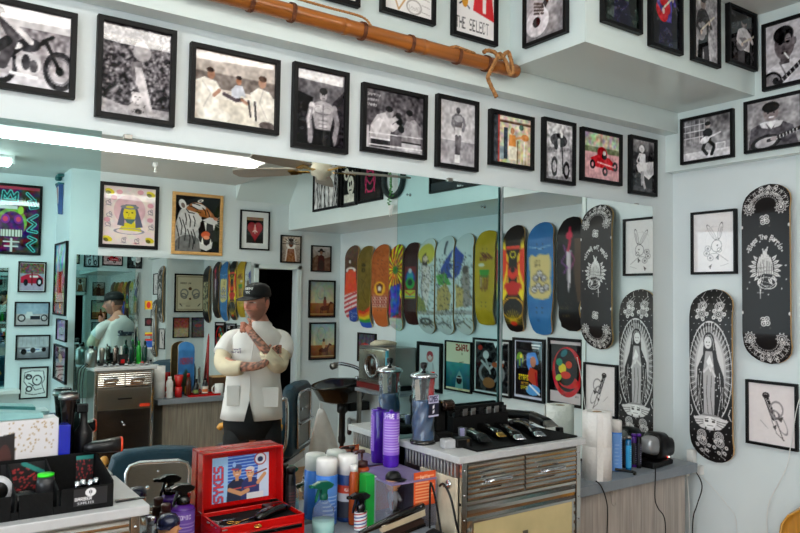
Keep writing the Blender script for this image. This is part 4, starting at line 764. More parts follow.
def d_barrio(c):
    c.rect(0, 0, 1, 1, '171213'); W_ = 'e2dfde'; B_ = '171213'; bandana(c, .0, .135, False); bandana(c, .865, 1, True)
    for y in (.205, .765):
        for k in range(4): a = k*PI/2+.6; c.ell(.5+.06*math.cos(a), y+.016*math.sin(a), .045, .0125, W_, math.degrees(a), ring=.22); c.ell(.5+.06*math.cos(a), y+.016*math.sin(a), .018, .005, W_)
        c.ell(.5, y, .02, .0055, W_)
    c.arc_text('Bless The Barrio', .5, .392, .40, -72, 72, .0275, W_, bold=.25)
    for s_ in (-1, 1):
        for k in range(7):
            a = math.radians(-48+19*k); r0, r1 = .19, .37-.03*(k % 2); X = lambda r, b: (.5+s_*r*math.cos(b), .475+r*.27*math.sin(b))
            c.poly([X(r0, a-.12), X((r0+r1)/2, a-.13), X(r1, a), X((r0+r1)/2, a+.13), X(r0, a+.12)], W_); c.line([X(r0, a), X(r1*.8, a)], .010, B_)
    c.poly([(.33, .52), (.31, .45), (.35, .405), (.42, .375), (.47, .352), (.5, .345), (.55, .36), (.63, .4), (.68, .45), (.67, .51), (.62, .53), (.4, .535)], B_)
    for k in range(5):
        x0 = .345+.036*k; c.line([(x0, .515-.004*k), (x0+.012, .45-.008*k), (x0+.05+.004*k, .41-.013*k)], .026, W_)
        x1 = .655-.034*k; c.line([(x1, .505-.001*k), (x1-.006, .45-.006*k), (x1-.045-.004*k, .415-.012*k)], .024, W_)
        for t_ in (.3, .62): c.line([(x0-.012, .515-.07*t_), (x0+.03, .512-.07*t_)], .006, B_); c.line([(x1+.012, .51-.07*t_), (x1-.03, .507-.07*t_)], .006, B_)
    c.ell(.54, .555, .19, .032, W_, 6, ring=.06); c.line([(.36, .53), (.42, .56), (.58, .585), (.72, .555), (.74, .535), (.66, .515)], .011, W_); c.line([(.46, .545), (.66, .56)], .008, W_); c.line([(.5, .57), (.62, .572)], .008, W_)
    c.line([(.43, .5), (.39, .56), (.40, .615)], .011, W_); c.line([(.335, .607), (.47, .607)], .014, W_); c.line([(.402, .588), (.402, .64)], .014, W_); c.line([(.48, .51), (.43, .57), (.41, .6)], .009, W_)
    for x, y in ((.15, .38), (.29, .345), (.4, .325), (.6, .325), (.72, .345), (.85, .38), (.92, .46), (.12, .585), (.84, .585), (.57, .618), (.93, .535), (.17, .55)): c.poly([(x-.028, y), (x, y-.0022), (x+.028, y), (x, y+.0022)], W_); c.poly([(x, y-.008), (x-.009, y), (x, y+.008), (x+.009, y)], W_)
    for y in (.24, .72): c.ell(.0, y, .035, .01, W_); c.ell(1, y, .035, .01, W_)
def d_lady(c):
    c.rect(0, 0, 1, 1, '141112'); W_ = 'd9d6d6'
    for i in range(26):
        for k in range(8):
            c.ell(.06+.125*k+.06*(i % 2), .01+.0385*i, .011, .003, W_)
    for x in (.3, .7):
        for y in (.1, .145): c.ell(x, y, .1, .024, W_, ring=.09); c.ell(x, y, .07, .017, W_, ring=.12); c.ell(x, y, .03, .008, W_, ring=.3)
        c.line([(x, .02), (x-.05, .05), (x+.04, .075)], .012, W_); c.line([(x-.1, .06), (x-.02, .09)], .01, W_); c.line([(x+.1, .06), (x+.02, .09)], .01, W_)
        for k in range(5): c.ell(x+.13*math.cos(k*1.25), .145+.032*math.sin(k*1.25), .03, .008, W_, ring=.5)
        for y in (.84, .875): c.ell(x, y, .1, .026, W_, ring=.09); c.ell(x, y, .07, .018, W_, ring=.12); c.ell(x, y, .03, .009, W_, ring=.3)
        c.line([(x-.05, .89), (x+.05, .92), (x-.03, .955), (x+.06, .97)], .012, W_); c.line([(x+.08, .9), (x, .93), (x+.09, .95)], .01, W_)
        for k in range(6): c.ell(x+.14*math.cos(k), .9+.04*math.sin(k), .028, .008, W_, ring=.5)
    # mandorla rays
    c.ell(.5, .48, .5, .29, W_, ring=.018); c.ell(.5, .48, .45, .265, '8b8888')
    for k in range(90):
        a = 2*PI*k/90; c.line([(.5+.3*math.cos(a), .48+.18*math.sin(a)), (.5+.49*math.cos(a), .48+.285*math.sin(a))], .011, 'f2f0f0' if k % 2 else '1c1819')
    c.ell(.5, .47, .37, .22, 'b9b5b6'); c.ell(.5, .47, .33, .2, 'd6d3d3')
    # robed figure
    c.poly([(.36, .3), (.42, .26), (.54, .26), (.62, .31), (.68, .4), (.82, .5), (.84, .62), (.76, .74), (.3, .74), (.18, .6), (.2, .46), (.34, .38)], '1d191a')
    c.ell(.48, .3, .13, .05, '1d191a'); c.ell(.46, .31, .09, .036, 'e4e1e1'); c.line([(.37, .3), (.42, .27), (.52, .265), (.58, .3), (.6, .35)], .012, W_); c.ell(.43, .308, .012, .004, '1d191a'); c.ell(.49, .308, .012, .004, '1d191a'); c.line([(.44, .328), (.49, .328)], .01, '5a5556')
    c.poly([(.4, .36), (.56, .36), (.62, .5), (.6, .72), (.36, .72), (.34, .48)], 'b4b0b1'); c.poly([(.42, .42), (.5, .38), (.58, .44), (.52, .48)], 'f0eeee'); c.line([(.36, .48), (.5, .44), (.62, .5)], .05, W_); c.line([(.44, .5), (.42, .6), (.46, .72)], .012, '2a2627'); c.line([(.54, .5), (.52, .62), (.56, .72)], .012, '2a2627')
    c.line([(.3, .48), (.26, .6), (.34, .73)], .012, W_); c.line([(.72, .48), (.76, .6), (.68, .73)], .012, W_); c.line([(.22, .5), (.24, .66)], .012, W_); c.line([(.8, .56), (.78, .68)], .012, W_)
    for _ in range(34):
        x, y = .24+RNG.rand()*.54, .4+RNG.rand()*.3
        if not .36 < x < .62: c.ell(x, y, .014, .004, W_)
    c.ell(.5, .735, .25, .016, '8f8b8c')
    # cherub at the feet
    c.poly([(.1, .745), (.32, .73), (.68, .73), (.92, .745), (.84, .775), (.74, .8), (.5, .812), (.28, .8), (.16, .775)], W_); c.ell(.5, .765, .14, .035, 'efecec'); c.ell(.44, .76, .025, .006, '1d191a'); c.ell(.57, .76, .025, .006, '1d191a'); c.line([(.44, .784), (.57, .784)], .014, '1d191a'); c.line([(.38, .75), (.46, .745)], .014, '1d191a'); c.line([(.54, .745), (.62, .75)], .014, '1d191a')
    for s in (-1, 1):
        for k in range(3): c.line([(.5+s*.16, .755+.01*k), (.5+s*(.38-.05*k), .76+.014*k)], .012, '3a3536')
        c.line([(.5+s*.46, .68), (.5+s*.42, .71), (.5+s*.47, .74)], .02, W_)
def d_bison(c):
    c.rect(0, 0, 1, 1, '5a4230'); c.noise(.04, 6); c.rect(.35, .2, .5, .24, 'd8d0c8'); c.ell(.5, .33, .3, .03, 'efe9df', ring=.3); c.poly([(.1, .36), (.9, .35), (1, .62), (0, .66)], 'd8482c'); c.ell(.5, .42, .4, .1, 'd8502e'); c.noise(.06, 10, mono=False)
    c.poly([(0, .66), (1, .6), (1, 1), (0, 1)], 'e9e6e6')
    for k in range(5): c.line([(0, .7+.06*k), (1, .62+.06*k)], .12, 'b8282c')
    c.poly([(.4, .86), (1, .8), (1, 1), (.2, 1)], '2c4a9a')
    for _ in range(14): c.ell(.45+.5*RNG.rand(), .86+.12*RNG.rand(), .03, .006, 'f0f0f4')
def d_olive(c):
    c.rect(0, 0, 1, 1, '6d5c22'); c.noise(.04, 8); c.text('BIG', .3, .22, .04, '1a1812', bold=.2); c.text('BOX', .3, .28, .04, '1a1812', bold=.2)
    c.line([(.2, .4), (.6, .45), (.4, .6), (.7, .7)], .03, '4a3c14'); c.line([(.7, .35), (.3, .5), (.6, .62)], .03, '4a3c14')
    for i, k in enumerate(('c8301e', 'd87a1e', 'd8c02a', '3a9a3a', '2a5ac0')): c.poly([(-.1, .78+.035*i), (.5, .8+.035*i), (1.1, .72+.05*i), (1.1, 1.1), (-.1, 1.1)], k)
def d_brick(c):
    c.rect(0, 0, 1, 1, 'a85a28'); c.noise(.05, 8)
    for _ in range(70): x, y = RNG.rand(), .06+.5*RNG.rand(); c.line([(x, y), (x+.08, y+.015)], .02, '7a3c18')
    c.ell(.5, .54, .32, .085, 'e8b02a'); c.poly([(.3, .5), (.5, .47), (.7, .5), (.62, .6), (.38, .6)], '5a2a1c'); c.ell(.5, .54, .1, .03, 'e8e0d0'); c.rect(.05, .62, .95, .76, 'e8dcd4')
    for r in range(6):
        for k in range(6): c.rect(.05+.16*k+.08*(r % 2)-.04, .625+.0225*r, .05+.16*k+.08*(r % 2)+.09, .64+.0225*r, '8a3020')
    c.rect(0, .78, 1, 1, 'b8602c')
def d_rays(c):
    c.rect(0, 0, 1, 1, '8a1c2a'); 
    for k in range(18): a = 2*PI*k/18; c.poly([(.5, .3), (.5+1.2*math.cos(a), .3+.35*math.sin(a)), (.5+1.2*math.cos(a+.17), .3+.35*math.sin(a+.17))], 'e0d020')
    c.ell(.5, .3, .2, .05, '2a6a3a'); c.poly([(.1, .5), (.9, .45), (.8, .8), (.2, .85)], '2a4aa0'); c.noise(.22, 8, mono=False); c.rect(0, .85, 1, 1, 'b8c0b0'); c.noise(.1, 12, y0=.8, mono=False)
def d_mex(c):
    c.rect(0, 0, 1, 1, '3a1614'); c.noise(.03, 6); c.rect(.12, .3, .88, .68, '7a1c1c'); c.ell(.5, .45, .34, .11, '2a2a8a'); c.ell(.5, .42, .24, .06, '2a8a9a'); c.ell(.5, .5, .3, .07, '2a9a3a'); c.ell(.5, .49, .16, .04, '101a14'); c.ell(.5, .35, .12, .03, 'c8d0d8'); c.rect(.15, .58, .85, .68, 'b8c02a'); c.line([(.2, .6), (.5, .64), (.8, .6)], .06, 'c8302a'); c.line([(.2, .66), (.8, .66)], .04, '2a6ac0')
def d_tri(k):
    def f(c):
        c.rect(0, 0, 1, 1, 'ccd2d0')
        if k == 0:
            c.ell(.5, .17, .5, .11, 'c8b84a'); c.poly([(.25, .2), (.5, .15), (.6, .3), (.5, .5), (.3, .4)], '3c2c28'); c.ell(.45, .22, .15, .035, 'd8b8a8'); c.poly([(.2, .28), (.75, .3), (.8, .45), (.6, .72), (.4, .72), (.25, .5)], 'dccbc4'); c.line([(.3, .35), (.2, .5), (.35, .7)], .05, '5a4a58')
            c.poly([(.0, .6), (.4, .65), (.6, .78), (0, .76)], '8a8a4a'); c.ell(.5, .87, .3, .03, '4a4444', ring=.3)
        elif k == 1:
            c.line([(.55, .07), (.52, .18)], .12, '4a4c54'); c.poly([(.3, .34), (.6, .24), (1, .14), (.8, .28), (1, .3), (.8, .36), (1, .44), (.6, .42), (.3, .4)], '3a4a9a'); c.poly([(0, .4), (.6, .38), (.9, .5), (.2, .5)], '5aa04a'); c.line([(.5, .35), (.55, .7)], .05, '8a8078'); c.poly([(.1, .55), (.6, .48), (.9, .6), (.8, .75), (.1, .76)], 'b89a5a')
        else:
            c.poly([(0, .12), (.3, .18), (.55, .22), (.3, .4), (0, .45)], '3a4a9a'); c.poly([(.5, .34), (.8, .34), (.95, .7), (.6, .74), (.3, .66)], '9a8a84'); c.ell(.6, .36, .16, .04, '5a4a44'); c.poly([(.05, .5), (.5, .55), (.5, .72), (.1, .74)], 'c0a05a')
        c.rect(0, .76, 1, .8, '8f7f7a', .6); c.line([(.1, .9), (.5, .87), (.8, .93)], .05, '5a5450')
        for _ in range(190): x, y = RNG.rand(), .22+.7*RNG.rand(); c.line([(x, y), (x+.16*RNG.rand()-.03, y+.03*RNG.rand())], .02, ('2c2624', '6a5a30', '4a4a52')[int(RNG.rand()*3)])
    return f
def d_yellow(c):
    c.rect(0, 0, 1, 1, 'b8961a'); c.noise(.03, 5); k = '5a1a14'
    for a in range(9): c.line([(.3+.05*a, .24+.008*(a % 3)), (.5+.05*a, .3+.01*(a % 2))], .035, k)
    c.text('WILD', .28, .29, .035, k, bold=.3); c.ell(.35, .37, .16, .018, 'd8d4cc'); c.poly([(.25, .42), (.75, .42), (.7, .5), (.3, .5)], '3a8a2a')
    for a in range(5): c.line([(.3+.1*a, .48), (.34+.075*a, .62+.02*(a % 2))], .06, '7a4a1c')
    c.line([(.35, .5), (.36, .6)], .04, 'e8e0d0')
def d_flame(c):
    c.rect(0, 0, 1, 1, '141011')
    for s in (0, 1):
        f = (lambda x: x) if s == 0 else (lambda x: 1-x)
        c.poly([(f(0), .12), (f(.06), .2), (f(.1), .12), (f(.18), .24), (f(.3), .3), (f(.3), .62), (f(.1), .7), (f(0), .72)], 'e8d020'); c.poly([(f(0), .22), (f(.2), .24), (f(.22), .4), (f(.1), .5), (f(0), .56)], 'd83a1c'); c.line([(f(.1), .3), (f(.3), .38), (f(.25), .5), (f(.1), .6)], .04, 'c82018')
    c.rect(.2, .2, .8, .23, 'd8402c'); c.ell(.5, .28, .12, .03, 'd8d020', ring=.2); c.ell(.5, .45, .2, .06, 'd83020'); c.poly([(.1, .56), (.5, .52), (.9, .56), (.7, .66), (.3, .66)], 'b81c18'); c.ell(.5, .42, .1, .03, '1a1010')
    c.ell(.5, .78, .48, .1, 'e8b020', ring=.06)
    for a in range(15): q = PI+PI*a/14; c.line([(.5, .92), (.5+.45*math.cos(q), .92+.13*math.sin(q))], .03, 'b8a020')
    c.ell(.5, .92, .14, .02, 'c02a1a')
def d_blue(c):
    c.rect(0, 0, 1, 1, '2f6ea8'); c.noise(.03, 5); c.line([(.05, .22), (.5, .24), (.9, .21)], .03, '9fc4e0'); c.line([(.1, .31), (.9, .34)], .02, '7fb0d8')
    c.poly([(.08, .32), (.2, .29), (.35, .31), (.5, .285), (.7, .3), (.85, .29), (.92, .38), (.88, .5), (.93, .62), (.85, .67), (.6, .69), (.3, .675), (.1, .64), (.14, .5)], 'd0c07e')
    c.text('SURF', .3, .335, .025, '4a4430'); c.text('GANG', .3, .37, .025, '4a4430')
    for x, y in ((.35, .5), (.5, .46), (.65, .5), (.45, .57), (.6, .6), (.3, .6), (.75, .58)): c.ell(x, y, .09, .026, 'd8d8d8'); c.ell(x, y, .1, .028, '3a3a40', ring=.15); c.line([(x-.04, y), (x+.05, y+.006)], .03, '3a3a40')
    c.ell(.45, .87, .06, .015, '26588a')
def d_knife(c):
    c.rect(0, 0, 1, 1, '131113'); c.poly([(.72, .2), (1, .2), (1, .75), (.85, .75), (.7, .5)], '4a3626'); c.poly([(.42, .3), (.6, .3), (.56, .6), (.5, .68), (.46, .6)], 'd6d0d6'); c.line([(.55, .3), (.52, .6)], .03, 'a89aa8')
    c.line([(.5, .1), (.56, .2), (.48, .3)], .1, 'b82040'); c.line([(.3, .25), (.4, .33), (.2, .4), (.45, .45), (.3, .5)], .05, '7a3a8a'); c.line([(.6, .32), (.72, .38), (.6, .46)], .05, '8a2a6a'); c.ell(.52, .17, .14, .035, 'c02a4a'); c.text('Wild', .2, .78, .03, '7a6a3a'); c.text('dark', .25, .85, .03, '7a6a3a')
def d_camo(c):
    c.rect(0, 0, 1, 1, '17171a'); c.rect(.05, .28, .95, .82, '2a2f28')
    for _ in range(120): c.ell(.1+.8*RNG.rand(), .3+.5*RNG.rand(), .07, .012, ('c0bd98', '8f9278', 'a8a47e')[int(RNG.rand()*3)], RNG.rand()*180)
    c.noise(.1, 10)
GSK = 'skateboard decks hanging on the recessed right wall'; GSP = 'black and white decks on the right pier'
def place_deck(xl, xr, yt, yb, art, label, prof=POP, edge='c9a26a', tilt=0):
    if xl > 499: xl, xr = xl-5, xr-5
    X0 = XR-0.05; xm = (xl+xr)/2; a, b = vir(onX(xl, (yt+yb)/2, X0)), vir(onX(xr, (yt+yb)/2, X0)); t, q = onX(xm, yt, X0-.0), onX(xm, yb, X0)
    c = (a+b)/2; deck((XR-0.002, c.y, (t.z+q.z)/2), t.z-q.z, abs(b.y-a.y), -PI/2, art, label, GSK, prof, nu=19, nv=90, cw=28, ch=110, edge=edge, tilt=tilt, flip=True)
place_deck(345, 357.5, 245, 322, d_bison, 'brown skateboard deck with an orange bison above a flag, furthest from the pier')
place_deck(358.2, 371.2, 245.5, 328, d_olive, 'olive skateboard deck with a rainbow corner at its tail', OLD)
place_deck(371.8, 389, 244, 327, d_brick, 'orange skateboard deck with a small figure above a brick band', EGG)
place_deck(389.5, 402, 244, 331, d_rays, 'skateboard deck with yellow sun rays over red and blue', POP)
place_deck(403.5, 418, 242, 325, d_mex, 'dark red skateboard deck with a green and blue emblem', OLD)
place_deck(418.5, 434.5, 238, 334, d_tri(0), 'white skateboard deck with a woman under a yellow sun, first of the white trio')
place_deck(436, 453.5, 235.5, 335, d_tri(1), 'white skateboard deck with a blue winged dragon, middle of the white trio')
place_deck(455, 473, 233, 335, d_tri(2), 'white skateboard deck with a crouching robed man, last of the white trio')
place_deck(475, 495, 230, 325.5, d_yellow, 'mustard yellow skateboard deck with dark red scrawl and green shape', OLD, tilt=-1)
place_deck(502, 524, 225, 332, d_flame, 'black skateboard deck with yellow flames and red figures', EGG)
place_deck(526.5, 553, 222, 335, d_blue, 'blue skateboard deck with a cream panel of cartoon faces', EGG)
place_deck(556, 581, 216.5, 331, d_knife, 'black shaped skateboard deck with a purple dagger', SHARK)
deck((XR-0.002, 1.33, 1.80), .80, .2, -PI/2, d_camo, 'black skateboard deck with a cream camouflage panel, close to the pier', GSK, nu=19, nv=90, cw=28, ch=110)
def near_deck(xm, yt, yb, xl, xr, ym, art, label):
    X0 = XB-0.05; t, q = onX(xm, yt, X0+.02), onX(xm, yb, X0+.02); a, b = onX(xl, ym, X0), onX(xr, ym, X0)
    deck((XB-0.002, (a.y+b.y)/2, (t.z+q.z)/2), t.z-q.z, abs(b.y-a.y)*1.0, -PI/2, art, label, GSP, nu=81, nv=320, cw=150, ch=560)
near_deck(767, 183.5, 364, 742.5, 790.5, 272, d_barrio, 'black skateboard deck reading Bless The Barrio over praying skeleton hands')
near_deck(711.5, 289, 462.5, 690, 732.5, 375, d_lady, 'black and white skateboard deck of a robed lady in a rayed oval')
def blue_deck():
    p = vir(onZ(188, 400, .84)); c = vir(onY(188, 360, 2*YA-YC-0.1))
    def f(c):
        c.rect(0, 0, 1, 1, '2f6aa0'); c.noise(.05, 6); c.text('THRASH', .1, .3, .12, 'a82a3a', wf=.6, bold=.2); c.poly([(.2, .7), (.5, .5), (.8, .7), (.7, .95), (.3, .95)], '24402c')
    deck((2.08, YC+0.10, 1.03), .46, .145, PI, f, 'small blue skateboard deck with red lettering propped on the opposite shelf', 'loose skateboard deck', nu=15, nv=50, cw=24, ch=50, off=.04)
blue_deck()

# ------------------------------------------------------------------ bamboo pole tied along the bulkhead
M_BAM = mat('golden_bamboo', (0.60, 0.35, 0.13), 0.32, var=0.16, scale=5, stretch=(0.6, 9, 9), coat=0.3)
M_LASH = mat('dark_lashing', (0.38, 0.20, 0.09), 0.7, var=0.2, scale=60)
M_ROPE = mat('hemp_rope', (0.64, 0.45, 0.26), 0.85, var=0.2, scale=90)
def rope_mb(pts, r=0.006, n=8, strands=3, pitch=0.03):
    mb = MB(); P = [Vector(p) for p in pts]; Q = []
    for i in range(len(P)-1):
        p0, p1, p2, p3 = P[max(i-1, 0)], P[i], P[i+1], P[min(i+2, len(P)-1)]; m = max(3, int((p2-p1).length/0.006))
        for k in range(m): t = k/m; Q.append(0.5*((2*p1)+(p2-p0)*t+(2*p0-5*p1+4*p2-p3)*t*t+(-p0+3*p1-3*p2+p3)*t**3))
    Q.append(P[-1]); acc = 0; out = [[] for _ in range(strands)]; a = None
    for i, q in enumerate(Q):
        t = (Q[min(i+1, len(Q)-1)]-Q[max(i-1, 0)]).normalized()
        if a is None: a = t.cross(Vector((0.3, 1, 0.2))).normalized()
        a = (a-t*a.dot(t)).normalized(); b = t.cross(a)
        if i: acc += (q-Q[i-1]).length
        for s in range(strands):
            w_ = 2*PI*(acc/pitch+s/strands); out[s].append(q+(a*math.cos(w_)+b*math.sin(w_))*r*0.55)
    for o in out: mb.tube(o, r*0.62, 6)
    return mb
def smooth(P, m=6):
    P = [Vector(p) for p in P]; Q = []
    for i in range(len(P)-1):
        p0, p1, p2, p3 = P[max(i-1, 0)], P[i], P[i+1], P[min(i+2, len(P)-1)]
        for k in range(m): t = k/m; Q.append(0.5*((2*p1)+(p2-p0)*t+(2*p0-5*p1+4*p2-p3)*t*t+(-p0+3*p1-3*p2+p3)*t**3))
    Q.append(P[-1]); return Q
def bamboo():
    x1, x0, z, y = onY(517, 71.5, 2.045).x, -0.6, 2.578, 2.045
    t = thing('bamboo_pole', 'long golden bamboo pole lashed along the bulkhead above the mirror', 'bamboo pole', ((x0+x1)/2, y, z)); L = (x1-x0)/2
    prof = []; nodes = [-L+0.13+0.33*k for k in range(20) if -L+0.13+0.33*k < L-0.05]
    s = -L
    prof.append((0.026, -L))
    for n_ in nodes: prof += [(0.0265, n_-0.02), (0.0285, n_-0.004), (0.025, n_), (0.0288, n_+0.004), (0.0265, n_+0.02)]
    prof += [(0.0268, L-0.012), (0.024, L-0.002), (0.012, L)]
    MB().lathe(prof, 28, axis='x').build('pole', M_BAM, t)
    for px in (150, 198, 249.5, 291, 362, 410, 457, 486):
        X = onY(px, 30, y).x-(x0+x1)/2; mb = MB()
        for k in range(4): mb.tube([(X+0.0035*(k-1.5)+0.001*math.sin(j), 0.0295*math.cos(j*PI/10), 0.0295*math.sin(j*PI/10)) for j in range(21)], 0.0022, 6)
        mb.build('binding', M_LASH, t)
    P = lambda px, py, dy=0.0: onY(px, py, y-0.032+dy)
    tag(rope_mb([P(484, 52, .03), P(487, 50.5, .0), P(494, 52), P(500, 58, -.005), P(503, 56), P(508, 52), P(511, 60, -.004), P(513, 72, -.006), P(510, 74, -.004), P(506, 62), P(500, 54), P(496, 60, -.004), P(489, 74, -.004), P(488, 78), P(491, 86), P(496.5, 97)], 0.0078).build('rope', M_ROPE), 'frayed hemp rope knotted round the bamboo pole end with a hanging tail', 'rope', 'ropes on the bamboo')
    tag(rope_mb([P(291, -3, .0), P(305, 1, .0), P(330, 8, .0), P(362, 17, .0), P(371, 26, -.002)], 0.0042).build('rope', M_ROPE), 'thin twisted rope running along the top of the bamboo pole', 'rope', 'ropes on the bamboo')
    tag(rope_mb([P(449, 48, .02), P(455, 46.5, .01), P(463, 49, .01), P(475, 53.5, .01)], 0.0052).build('rope', M_ROPE), 'short rope end lying on the bamboo pole beside the knot', 'rope', 'ropes on the bamboo')
bamboo()

# ------------------------------------------------------------------ counters and cabinets
ZS, ZT = 0.925, 1.165
M_PANEL = mat('pale_oak_panel', (0.66, 0.63, 0.60), 0.5, var=0.10, scale=5, stretch=(14, 14, 0.8))
M_OAKD = mat('grey_oak_panel', (0.52, 0.49, 0.44), 0.5, var=0.14, scale=5, stretch=(14, 14, 0.8))
M_ALU = mat('polished_aluminium', (0.78, 0.77, 0.75), 0.13, 1.0, var=0.03)
M_CREAM = mat('cream_board', (0.78, 0.74, 0.65), 0.6, var=0.05, scale=30)
M_YEL = mat('aged_cream_panel', (0.72, 0.66, 0.48), 0.3, var=0.09, scale=6, coat=0.3)
def counter(x0, x1, y0, y1, z, label, panel=True, front=-1, pm=None, th=0.042, px1=None):
    cx, cy_ = (x0+x1)/2, (y0+y1)/2; t = thing('counter', label, 'counter', (cx, cy_, 0), 0 if front < 0 else PI); w2, d2 = (x1-x0)/2, (y1-y0)/2
    MB().box(-w2, w2, -d2, d2, z-th, z).build('worktop', M_COUNTER, t, bevel=0.003)
    mb = MB(); n = int(2*w2/0.085); e = w2-0.05 if px1 is None else px1-cx
    xs_ = np.linspace(-w2+0.01, e, n+1)
    for a, b in zip(xs_[:-1], xs_[1:]): mb.box(a+0.0008, b-0.0008, -d2+0.03, -d2+0.045, 0.05, z-th)
    mb.box(-w2+0.01, e, -d2+0.036, -d2+0.05, 0.05, z-th); mb.box(-w2+0.01, -w2+0.03, -d2+0.05, d2, 0, z-th); mb.box(e-0.02, e, -d2+0.05, d2, 0, z-th)
    mb.build('front_panel', pm or M_PANEL, t)
    return t
counter(2.125, 3.075, 1.965, YA-0.002, ZS, 'narrow grey topped counter with pale oak front under the clear mirror by the corner', px1=3.02)
counter(0.535, 1.485, 1.90, YA-0.012, ZS, 'grey topped counter between the two steel cabinets, crowded with bottles')
counter(1.80, 2.53, YC+0.012, YC+0.30, 0.79, 'grey topped counter with grey oak front on the opposite wall', front=1, pm=M_OAKD)
def cabinet(loc, rz, w_, d, h, label, side_panel=False, plain=False):
    """polished workshop cabinet: local front faces -Y, origin at floor centre"""
    t = thing('tool_cabinet', label, 'cabinet', loc, rz, 'polished steel tool cabinets'); X = w_/2-0.02; D = d/2
    MB().box(-w_/2, w_/2, -D-0.005, D, h-0.024, h).build('worktop', M_GREYTOP, t, bevel=0.003)
    c = MB(); c.box(-X, X, -D+0.015, D-0.01, 0.03, h-0.024); c.build('body', M_STEEL, t)
    fr = MB()
    for x in (-X, X-0.022): fr.box(x, x+0.022, -D+0.003, -D+0.02, 0.02, h-0.024)
    fr.box(-X, X, -D+0.005, -D+0.02, h-0.165, h-0.152)
    mb2 = fr; mb2.build('corner_post', M_ALU, t, bevel=0.002)
    bl = MB()
    for x in (-X+0.011, X-0.011):
        for k in range(14): bl.lathe([(0.0035, 0), (0.003, 0.002), (0, 0.003)], 8, (x, -D+0.003, h-0.05-k*0.08), axis='y')
    bl.build('rivets', M_CHROME, t)
    iw = (2*X-0.044)/2
    for s in (0, 1):
        x0 = -X+0.022+s*iw+0.004; x1 = x0+iw-0.008; z0, z1 = h-0.15, h-0.032; mb = MB(); n = 7; zz = np.linspace(z0, z1, n*4+1)
        prof = [(-D+0.006-0.004*abs(math.sin(PI*(z-z0)/(z1-z0)*n)), z) for z in zz]+[(-D+0.02, z1), (-D+0.02, z0)]
        mb.prism(prof, x0, x1, 'yz'); dr_ = mb.build('drawer', M_ALU, t)
        hm = MB(); cx = (x0+x1)/2; hm.tube(smooth([(cx-0.05, -D+0.0, (z0+z1)/2-0.006), (cx-0.045, -D-0.016, (z0+z1)/2), (cx, -D-0.022, (z0+z1)/2+0.003), (cx+0.045, -D-0.016, (z0+z1)/2), (cx+0.05, -D, (z0+z1)/2-0.006)]), [0.004]*6+[0.0085]*13+[0.004]*6, 10)
        hm.box(cx-0.055, cx+0.055, -D-0.001, -D+0.004, (z0+z1)/2-0.012, (z0+z1)/2+0.004); hm.build('handle', M_CHROME, dr_)
    if plain:
        wd = MB().box(-X+.026, X-.026, -D+.004, -D+.02, h-.33, h-.175).build('wide_drawer', M_STEEL, t, bevel=.002); MB().tube([(-.05, -D, h-.25), (-.05, -D-.02, h-.25), (.05, -D-.02, h-.25), (.05, -D, h-.25)], .006, 8).build('handle', M_BLACK, wd); MB().box(-X+.03, -X+.11, -D+.001, -D+.004, h-.325, h-.30).build('red_tag', mat('orange_tag', (.85, .25, .12), .5), wd)
        pd = MB().box(-X+.026, X-.026, -D+.004, -D+.02, .1, h-.34).build('door', mat('dark_steel', (.36, .34, .33), .22, .95, var=.15, scale=4, stretch=(1, 1, 6)), t, bevel=.002); MB().lathe([(.008, 0), (.012, .02), (0, .024)], 12, (.0, -D+.004, h-.46), axis='y').tube([(-.0, -D-.012, h-.46), (.02, -D-.014, h-.43)], .004, 6).build('door_latch', M_CHROME, pd)
    z1 = h-0.17; z0 = 0.1; x0, x1 = -X+0.026, X-0.026; n = 26; zz = np.linspace(z0, z1, n*3+1)
    if plain: return t
    prof = [(-D+0.009-0.003*abs(math.sin(PI*k/3*0.999)), z) for k, z in enumerate(zz)]+[(-D+0.02, z1), (-D+0.02, z0)]
    dd = MB().prism(prof, x0, x1, 'yz').build('door', M_ALU, t)
    ring = ring_mb(x1-x0-0.03, 0.42, 0.008, -0.006, 0); ring.build('panel_frame', M_ALU, dd, loc=(0, -D+0.006, z1-0.045-0.21))
    MB().box(x0+0.02, x1-0.02, -D+0.0015, -D+0.006, z1-0.045-0.415, z1-0.05).build('door_panel', M_YEL, dd)
    cr = MB(); a, b = 0.012, 0.034; cz = z1-0.15
    cr.prism([(-a,-b),(a,-b),(a,-a),(b,-a),(b,a),(a,a),(a,b),(-a,b),(-a,a),(-b,a),(-b,-a),(-a,-a)], -D-0.0005, -D+0.003, 'xz'); cr.v = [(v[0], v[1], v[2]+cz) for v in cr.v]; cr.build('cross_cutout', mat('dull_grey_cross', (0.36, 0.34, 0.29), 0.4, 0.3), dd)
    if side_panel:
        MB().box(-X-0.014, -X-0.002, -D+0.02, D-0.12, 0.5, h-0.075).build('side_board', M_CREAM, t, bevel=0.002)
        rg = MB(); gm = mat('clear_rod', (0.6, 0.6, 0.6), 0.1)
        for k in range(16): rg.lathe([(0.0025, h-0.075), (0.0025, h-0.026)], 8, (-X-0.008, -D+0.03+k*0.018, 0))
        rg.build('rod_rail', gm, t)
        for yy in (-D+0.055, D-0.145):
            hk = MB(); hk.lathe([(0.016, 0), (0.014, 0.004), (0, 0.005)], 14, (0, 0, 0), axis='x'); hk.v = [(-X-0.014-v[0], v[1]+yy, v[2]+h-0.10) for v in hk.v]
            hk.tube([(-X-0.018, yy, h-0.10), (-X-0.034, yy, h-0.105), (-X-0.038, yy, h-0.093)], 0.0035, 8); hk.build('hook', M_CHROME, t)
    return t
cabinet((1.805, 1.975, 0), 0, 0.61, 0.335, ZT, 'polished steel tool cabinet carrying the row of clippers', True)
cabinet((0.21, 1.97, 0), 0, 0.62, 0.335, ZT, 'polished steel tool cabinet under the black organiser tray')
